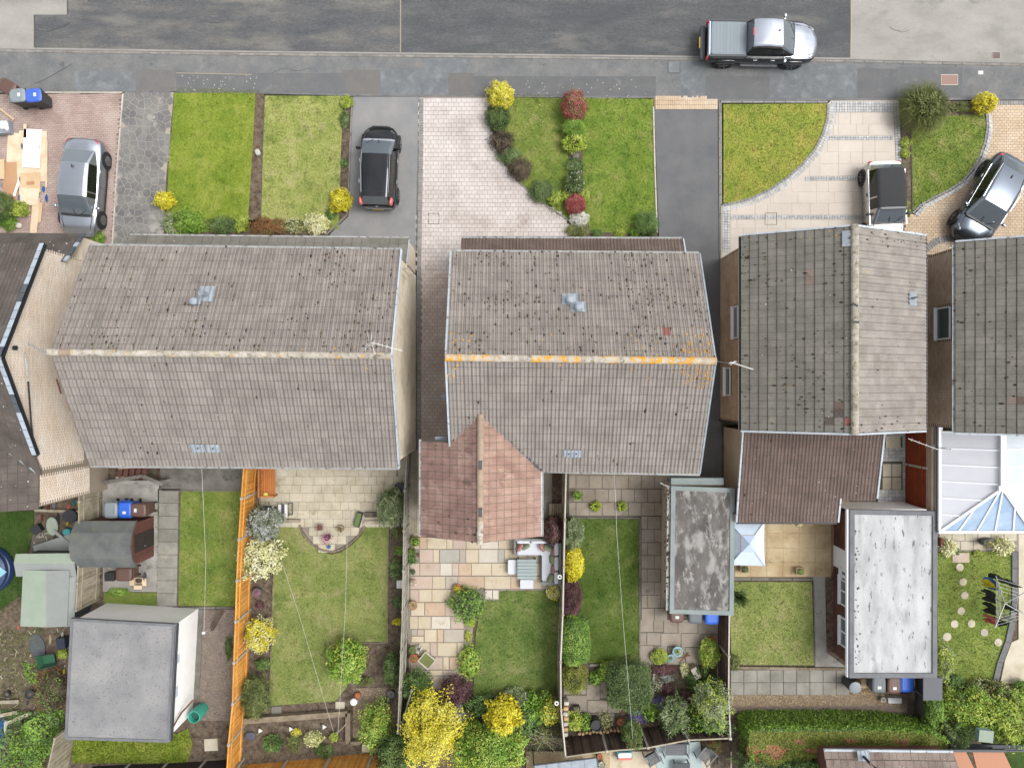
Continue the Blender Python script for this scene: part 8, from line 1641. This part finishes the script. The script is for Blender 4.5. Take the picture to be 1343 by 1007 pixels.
# rotary airer with washing
ra=thing('rotary_airer','white rotary clothes airer with dark washing over the stepping stone lawn','clothes airer',tuple(W(1316,792,.1)));hub=W(1318,791,1.75)
mk('pole',MB().tube([(hub.x,hub.y,.1),hub],.025,8),M['metal_grey'],ra);ends=[W(1306,755,1.95),W(1305,823,1.95),W(1352,810,1.95),W(1356,770,1.95)]
for e2_ in ends:mk('arm',MB().tube([hub,e2_],.022,6),M['metal_grey'],ra);mk('arm_strut',MB().tube([hub-Vector((0,0,.5)),hub.lerp(e2_,.5)],.014,5),M['metal_grey'],ra)
lm=MB()
for f_ in(.45,.6,.75,.9):
    for i in range(4):lm.tube([hub.lerp(ends[i],f_),hub.lerp(ends[(i+1)%4],f_)],.006,4)
mk('line',lm,M['cable_white'],ra,kind='stuff')
for i,(x0,y0,x1,y1,mn,l)in enumerate(((1306,762,1310,775,'tarp_blue','light blue cloth at the top of the airer'),(1303,765,1307,772,'yellow_toy','yellow cloth on the left side of the airer'),(1305,778,1306,792,'dark_navy','large dark garment hanging on the left of the airer'),(1306,795,1307,808,'plastic_black','black garment hanging lower left on the airer'),(1307,812,1307,820,'coral','pink cloth at the lowest corner of the airer'),(1311,822,1326,817,'dark_navy','row of small dark socks along the lower line'),(1327,817,1336,812,'white_plain','white cloth near the lower right of the airer'),(1310,758,1325,764,'plastic_black','dark trousers along the upper line of the airer'),(1327,765,1342,771,'dark_navy','dark top along the upper line near the right edge'),(1330,800,1342,803,'plastic_black','black garment right of the airer hub'))):
    a,b=W(x0,y0,1.86),W(x1,y1,1.86);d_=(b-a);dn_=Vector((-d_.y,d_.x,0)).normalized()*.05;mb=MB();nn_=8;vs=[]
    for j in range(nn_+1):
        u=j/nn_
        for q in range(4):vs.append(a+d_*u+dn_*math.sin(u*9+q)*(q+.4)-Vector((0,0,q*.24)))
    mb.add(vs,[(j*4+q,(j+1)*4+q,(j+1)*4+q+1,j*4+q+1)for j in range(nn_)for q in range(3)]);single('washing',mb,M[mn],l,'washing','washing hanging on the airer',smooth=2)
# washing lines and wires
line_thing('overhead_wire','white wire from the wide roof down over the small green lawn','wire',[W(264.5,612,4.9),W(270,735,3.6),W(267.5,830,1.9)],.006,'cable_white')
line_thing('overhead_wire','white wire down the middle of the bowed lawn to the line post','wire',[W(455.5,700,2.6),W(453,800,2.45),W(443,963,1.9)],.0055,'cable_white');line_thing('overhead_wire','thin slanting wire crossing the bowed lawn to the line post','wire',[W(366,726,1.9),W(392,805,1.8),W(437,958,1.9)],.0045,'cable_white');line_thing('overhead_wire','pale wire from the centre house over the striped rear lawn','wire',[W(806,620,4.9),W(809,700,4.1),W(816,800,3.0),W(830,968,2.0)],.006,'cable_white')
single('clothes_post',MB().beam(W(278,825,.15),W(292,801,1.1),.14,.14),M['wood_brown'],'short brown timber prop leaning on the gravel strip','clothes prop');single('line_bracket',MB().sq(tuple(W(267,829.5,1.9)),(.16,.12,.1),.7).tube([W(267,829.5,1.9),W(277,824,.6)],.015,5),M['white_plain'],'white line fitting at the end of the wire by the garage','line fitting');single('line_post',MB().tube([W(442,962,.1),W(453,950,1.9)],.02,6),M['edging_pale'],'thin pale clothes post leaning in the bottom bed','clothes post')
for(x_,y_,l)in((341,958,'left of three white triangular ornaments along the sleeper'),(381,956,'middle of three white triangular ornaments along the sleeper'),(425,953,'right of three white triangular ornaments along the sleeper')):p=W(x_,y_,.3);single('planter_pocket',MB().lathe((p.x,p.y,.1),[(.02,0),(.13,.2),(.001,.2)],3),M['white_plain'],l,'ornament')
single('pebble_patch',MB().add([],[])if 0 else MB().sq(tuple(W(328,965,.15)),(.5,.4,.1),.8),M['pebble_blue'],'small mound of blue grey pebbles by the orange fence corner','pebbles',smooth=2)
for(x_,l)in((480,'left square cream block at the foot of the lime tree'),(493,'right square cream block at the foot of the lime tree')):single('block',MB().box(W(x_,981,.3).x,W(x_,981,.3).y,.1,.38,.36,.2),M['slab_cream'],l,'block')
# ================================================================ front: boards and building waste
def board(px,py,w_,h_,rz,z,mn,label,cat='board',name='timber_board',th=.02,group='stacked boards on the pink drive'):
    p=W(px,py,z);return single(name,MB().box(p.x,p.y,z,w_*k,h_*k,th,hdg(rz)),M[mn],label,cat,group)
board(43,205,36,66,-1,.14,'board_pale','widest pale board lying under the white sheet');board(22,210,26,70,-3,.145,'board_pale','pale board sticking out left of the white sheet');board(42,195,23,50,-3,.20,'white_paint','white sheet of board on top of the stack',name='white_board');board(61,215,2.6,62,0,.17,'board_pale','long thin timber batten along the right side of the stack',name='timber_batten')
board(40,240,26,26,2,.17,'ply','square plywood offcut below the white sheet');board(38,258,26,22,-4,.18,'board_pale','pale offcut lying below the square plywood');board(46,283,9,46,-5,.16,'board_pale','narrow pale plank pointing down to the slate porch');board(53,279,4,26,-6,.15,'ply','short thin batten right of the narrow plank');board(38,276,4,16,2,.15,'ply','short stub of timber left of the narrow plank')
board(14,238,18,50,2,.15,'mdf_brown','large brown sheet left of the stack');board(0,222,12,26,0,.2,'ply','tan sheet cut by the left edge');board(33,172,4,18,0,.2,'board_pale','short batten end sticking up from the top of the stack',name='timber_batten');board(8,149,2,26,52,.3,'ply','thin slanting batten by the rubble bag',name='timber_batten');board(22,247,3,22,-18,.2,'white_paint','thin white offcut beside the blue bag',name='white_board')
board(40,240,10,4,5,.2,'mdf_brown','small brown stain coloured offcut in the middle of the square plywood')
t=thing('rubble_bag','open white bag of building waste at the left edge','bag',tuple(W(5,165,.1)));mk('bag',MB().box(W(4,167,.4).x,W(4,167,.4).y,.1,.62,.6,.35,.1),M['bag_grey'],t);mk('contents',MB().sq(tuple(W(4,164,.5)),(.5,.45,.16),.8,nu=7,nv=5).sq(tuple(W(9,168,.5)),(.2,.3,.14),.8,nu=6,nv=5),M['white_plain'],t)
def crumple(nm,px,py,z,sx,sy,sz,mn,label,cat,rz=0,seed=1,n=10):
    rs=random.Random(seed);p=W(px,py,z);mb=MB();vs=[];m=14
    for i in range(7):
        la=-1.4+2.8*i/6
        for j in range(m):
            lo=2*math.pi*j/m;r_=rs.uniform(.7,1.1);vs.append((p.x+math.cos(la)*math.cos(lo)*sx/2*r_*k*28*.0357*1.0,p.y+math.cos(la)*math.sin(lo)*sy/2*r_,max(.105,z+math.sin(la)*sz/2*r_)))
    mb.add(vs,[(i*m+j,i*m+(j+1)%m,(i+1)*m+(j+1)%m,(i+1)*m+j)for i in range(6)for j in range(m)]+[tuple(range(6*m,7*m))]);return single(nm,mb,M[mn],label,cat)
crumple('plastic_bag',57,248,.25,.36,.3,.22,'tarp_blue','crumpled blue plastic bag, upper lump beside the silver saloon','plastic bag',seed=3);crumple('plastic_bag',61,260,.22,.3,.4,.2,'tarp_blue','crumpled blue plastic bag, lower lump beside the silver saloon','plastic bag',seed=4);crumple('plastic_bag',26,261,.2,.3,.45,.2,'tarp_blue','blue plastic bag half under the pale offcut','plastic bag',seed=5)
crumple('plastic_wrap',52,190,.26,.5,.5,.08,'white_plain','clear crumpled wrapping on the white board','wrapping',seed=6);crumple('tool_bag',29,192,.26,.25,.3,.16,'dark_grey','small dark tool on the left side of the white board','tool',seed=7);crumple('cloth',26,236,.22,.26,.3,.1,'mid_grey','grey cloth between the brown sheet and the stack','cloth',seed=8);crumple('metal_scrap',2,243,.2,.3,.22,.12,'bag_grey','silver scrap at the left edge below the tan sheet','scrap',seed=9)
# far left back garden clutter
t=thing('paddling_pool','dark blue round inflatable pool cut by the left edge','paddling pool',tuple(W(-8,745,.1)));mk('ring',MB().lathe((0,0,0),[(.75,.05),(1.0,.05),(1.08,.2),(1.02,.38),(.95,.42),(1.02,.5),(.98,.62),(.85,.68),(.74,.62),(.72,.3),(.72,.06)],36),M['pool_blue'],t,True,smooth=True);mk('cover',MB().add([(.2,0,.66),(.7,.32,.7),(1.1,.02,.7),(.72,-.3,.7)],[(0,1,2,3)]),M['pool_pale'],t,True);mk('water',MB().lathe((0,0,.3),[(.75,0),(.001,.002)],24),M['pool_blue'],t,True)
def oval(nm,px,py,z,rx,ry,h_,mn,label,cat,rz=0,n=18,group=None):
    p=W(px,py,z);c_,s_=math.cos(rz),math.sin(rz);pts=[(p.x+rx*math.cos(a)*c_-ry*math.sin(a)*s_,p.y+rx*math.cos(a)*s_+ry*math.sin(a)*c_)for a in[2*math.pi*i/n for i in range(n)]];return single(nm,MB().prism(pts,z-h_,z,.5),M[mn],label,cat,group)
oval('lid',68,690,.5,.26,.42,.06,'felt_green','oval pale green lid leaning in the clutter by the shed','lid',.1);p=W(70,715,.45);single('felt_panel',MB().beam(W(47,728,.4),W(96,712,.5),.9,.03).beam(W(70,695,.6),W(95,717,.55),.12,.05),M['felt_grey'],'grey felt covered panel lying above the green shed roof','panel')
p=W(48,694,.3);single('black_tray',MB().box(p.x,p.y,.1,.4,.36,.25,.6),M['plastic_black'],'square black tray at the edge of the dark lawn','tray');oval('black_bag',91,677,.4,.34,.3,.3,'plastic_black','black round tub beside the pale fence','tub');oval('teal_bucket',87,698,.45,.18,.16,.3,'cloth_teal','teal tub in the clutter by the pale fence','tub');crumple('toy',88,687,.5,.2,.2,.2,'yellow_toy','yellow plastic toy above the teal tub','toy',seed=11)
crumple('plastic_sheet',99,694,.4,.35,.7,.2,'bag_grey','pale grey plastic sheet against the fence by the teal tub','plastic sheet',seed=12);crumple('plastic_sheet',93,708,.3,.5,.3,.2,'bag_grey','silvery bag above the dark shed gable','plastic sheet',seed=13);crumple('compost_bag',76,684,.3,.7,.9,.25,'dark_grey','heap of dark bags behind the oval lid','bags',seed=14);crumple('heap',55,678,.25,.6,.4,.2,'metal_rust','heap of dry sticks at the top of the clutter','heap',seed=15)
for i,(x_,y_,mn,l)in enumerate(((55,664,'black_iron','black object at the corner of the slate roofed wing'),(71,662,'bag_grey','grey bag against the cream gable wall'),(63,665,'metal_rust','brown bundle beside the grey bag at the wall'),(90,664,'coral','red item in the shaded strip below the cream wall'),(97,659,'cloth_teal','teal item in the shaded strip below the cream wall'),(103,661,'yellow_toy','yellow item at the fence end of the shaded strip'))):crumple('clutter_item',x_,y_,.25,.45,.3,.25,mn,l,'clutter',seed=20+i)
beam_thing((45,669),(106,671),.25,.12,.16,'pale timber edging between the cream wall and the clutter','wood_weathered','timber')
sheet('slate_chippings',[(42,700),(60,690),(72,705),(52,728),(40,722)],.11,'joint_dark',.05)
wb=thing('wheelbarrow','dark green wheelbarrow beside the white walled garage','wheelbarrow',tuple(W(70,861,.1)),hdg(10))
mk('tray',MB().add([(-.3,-.22,.25),(.3,-.2,.25),(.3,.2,.25),(-.3,.22,.25),(-.42,-.33,.5),(.4,-.28,.5),(.4,.28,.5),(-.42,.33,.5)],[(3,2,1,0),(0,1,5,4),(1,2,6,5),(2,3,7,6),(3,0,4,7)]),M['wheelbarrow_green'],wb,True);mk('handle',MB().tube([(.2,.2,.25),(-.8,.28,.45)],.02,6),M['plastic_black'],wb,True);mk('handle',MB().tube([(.2,-.2,.25),(-.8,-.28,.45)],.02,6),M['plastic_black'],wb,True);mk('wheel',MB().lathe((.55,0,.17),[(.05,-.04),(.17,-.04),(.17,.04),(.05,.04)],14,M=Matrix.Rotation(math.pi/2,3,'X')),M['rubber'],wb,True)
p=W(81,843,.4);single('storage_box',MB().box(p.x,p.y,.1,.4,.5,.4,.1),M['dark_navy'],'dark blue box by the garage corner above the wheelbarrow','box');pot(41,909,.21,.3,'black bucket on the bare soil at the far left','pot_dark');pot(11,909,.14,.2,'small dark pot on the bare soil at the left edge','pot_dark');crumple('terracotta_pot',49,907,.2,.24,.35,.2,'ply','tan bag beside the black bucket on the soil','bag',seed=31)
single('brick_piece',MB().box(W(68,889,.2).x,W(68,889,.2).y,.1,.2,.28,.1,.6).box(W(71,886,.2).x,W(71,886,.2).y,.1,.26,.12,.1,.6),M['terracotta_pale'],'broken brown brick shaped piece on the bare soil','brick')
mb=MB()
for i in range(110):
    px,py=R.uniform(0,92),R.uniform(826,930)
    if R.random()<.3:px,py=R.uniform(45,70),R.uniform(695,728)
    p=W(px,py,.1);L=R.uniform(.05,.4)*R.random()+.04;mb.box(p.x,p.y,.09,L,R.uniform(.015,.05),.025,R.random()*3.14)
mk('wood_debris',mb,M['wood_weathered'],None,kind='stuff');oval('plastic_sheet',49,848,.12,.35,.6,.03,'dark_panel','dark plastic sheet lying on the soil left of the wheelbarrow','plastic sheet',.2)
for(a,b,l)in(((-10,940),(22,934),'upper pale plank over the blue tarpaulin'),((5,950),(40,935),'lower pale plank over the blue tarpaulin'),((-10,921),(24,920),'thin pale timber frame on the soil at the left edge')):beam_thing(a,b,.3,.16,.05,l,'wood_weathered','plank','plank')
crumple('tarpaulin',4,958,.2,1.2,1.5,.3,'tarp_blue','blue tarpaulin at the lower left edge','tarpaulin',seed=41);crumple('plastic_bag',7,953,.4,.35,.7,.2,'white_plain','white plastic bag on top of the blue tarpaulin','plastic bag',seed=42);crumple('rubbish_bag',30,945,.3,.5,.25,.2,'plastic_black','shiny black bag beside the pale planks','bag',seed=43)
for i,(x_,y_,sx_,sy_,mn,l)in enumerate(((82,832,.5,.3,'white_plain','white and black scrap beside the upper garage corner'),(66,838,.2,.5,'board_pale','pale length of scrap timber above the wheelbarrow'),(40,860,.35,.2,'board_pale','pale bent offcut on the soil left of the wheelbarrow'),(84,880,.2,.25,'yellow_toy','yellow scrap beside the garage wall'),(24,822,.4,.25,'coral','pale pink object at the corner of the green shed roof'),(76,886,.3,.3,'dark_panel','dark lump by the garage wall below the wheelbarrow'),(36,922,.3,.2,'dark_panel','dark scrap above the pale planks'),(58,870,.4,.25,'terracotta_pale','brown scrap between the wheelbarrow and bucket'))):crumple('scrap',x_,y_,.2,sx_,sy_,.18,mn,l,'scrap',seed=70+i)
# yard clutter behind the shed
p=W(182,762,.3);bx=thing('cardboard_box','open cardboard box of garden tools behind the brown shed','box',(p.x,p.y,.1));mk('box',MB().box(-.2,0,0,.02,.36,.28).box(.2,0,0,.02,.36,.28).box(0,.18,0,.38,.02,.28).box(0,-.18,0,.38,.02,.28).box(0,0,0,.38,.34,.02),M['board_pale'],bx,True)
mk('flap',MB().box(-.3,0,.27,.18,.34,.015).box(.3,-.02,.27,.18,.34,.015).box(0,-.27,.27,.38,.16,.015),M['board_pale'],bx,True);mk('contents',MB().sq((0,.03,.2),(.3,.26,.14),.8,nu=6,nv=5),M['wood_brown'],bx,True);crumple('bag',190,756,.35,.35,.4,.3,'dark_panel','dark blue grey sack beside the cardboard box','sack',seed=51);crumple('gloves',176,752,.4,.2,.16,.1,'yellow_toy','yellow and green gloves beside the cardboard box','gloves',seed=52)
# bottom edge garden beyond the crossing fence
t=thing('greenhouse_roof','grey blue shiny flat roof at the bottom edge beside the wide lime tree','greenhouse',tuple(W(740,1003,.1)));a=WL([(700,1003),(783,993),(790,1040),(706,1050)],1.5);mk('pane',MB().add(a,[(3,2,1,0)]),M['lead'],t)
for i in range(4):mk('frame',MB().beam(a[i],a[(i+1)%4],.05,.05),M['dark_grey'],t)
for i in range(1,5):mk('glazing_bar',MB().beam(a[0].lerp(a[1],i/5)+Vector((0,0,.01)),a[3].lerp(a[2],i/5)+Vector((0,0,.01)),.03,.03),M['lead'],t)
for i in range(4):mk('post',MB().box(a[i].x,a[i].y,.1,.05,.05,1.38),M['dark_grey'],t)
t=thing('cool_box','pink and white topped cool box with teal ends below the crossing fence','cool box',tuple(W(818,986,.1)),hdg(2));mk('body',MB().box(0,0,0,.72,.36,.3),M['cloth_teal'],t,True);mk('lid',MB().sq((0,.04,.33),(.64,.24,.08),.3),M['white_plain'],t,True);mk('stripe',MB().box(0,-.1,.3,.62,.16,.05),M['coral'],t,True)
def deckchair(px,py,rz,label,w_=.62):
    p=W(px,py,.4);t=thing('garden_chair',label,'chair',(p.x,p.y,.12),hdg(rz),'grey garden chairs at the bottom edge')
    for i in range(7):mk('slat',MB().box(-.24+i*.08,0,.36,.065,w_-.1,.02),M['grey_slat'],t,True)
    for i in range(7):mk('back_slat',MB().beam((-.3-.03*i,-w_/2+.05,.42+.07*i),(-.3-.03*i,w_/2-.05,.42+.07*i),.02,.06),M['grey_slat'],t,True)
    for s in(-1,1):mk('arm',MB().beam((-.38,s*w_/2,.58),(.34,s*w_/2,.55),.05,.03),M['mid_grey'],t,True)
    for x_,y_ in((.3,1),(.3,-1),(-.3,1),(-.3,-1)):mk('leg',MB().box(x_,y_*w_/2,0,.04,.04,.55),M['mid_grey'],t,True)
    return t
deckchair(856,993,-60,'grey slatted chair at the bottom edge, left of the rug');deckchair(886,981,-90,'wide grey slatted bench backing on to the crossing fence',1.1);deckchair(924,989,-130,'grey slatted chair at the bottom edge, right of the rug')
single('rug',MB().prism(WL([(858,976),(918,972),(922,1010),(862,1015)],.13),.12,.135),M['rug_blue'],'pale blue patterned rug between the grey chairs','rug');t=thing('coffee_table','low dark grey table on the pale blue rug','table',tuple(W(892,1003,.13)));mk('top',MB().box(0,0,.36,.72,.6,.04),M['dark_grey'],t,True)
for s in(-1,1):
    for q in(-1,1):mk('leg',MB().box(s*.32,q*.26,0,.05,.05,.36),M['dark_grey'],t,True)
crumple('stone_ornament',943,999,.25,.25,.4,.3,'stone_ball','pale animal shaped ornament at the bottom edge by the hedge','ornament',seed=61);sheet('flower_bed',[(930,972),(958,972),(958,1030),(934,1030)],.13,'soil');B(938,979,26,16,.5,'straw coloured tuft under the fence at the bottom edge','leaf_rust',leaf=.05,lump=.4,name='plant',cat='plant',mix=[('leaf_olive',.8),('leaf_rust',.5)])
pot(786,990,.13,.3,'terracotta pot at the foot of the crossing fence, bottom edge','terracotta');pot(789,1001,.16,.35,'cream pot of plants at the bottom edge beside the grey blue roof','edging_pale',['leaf_teal'],n=80)
# bare twiggy branch over the fence
mb=MB(); 
for i in range(16):
    a=W(712+R.uniform(-12,12),968+R.uniform(-6,6),1.2);b=a+Vector((R.uniform(-.6,.9),R.uniform(-.4,.6),R.uniform(.1,.6)));mb.tube([a,a.lerp(b,.5)+Vector((0,0,.06)),b],.014,4,.005)
single('bare_branches',mb,M['wood_weathered'],'bare grey twigs reaching over the pale fence at the bottom','branches')
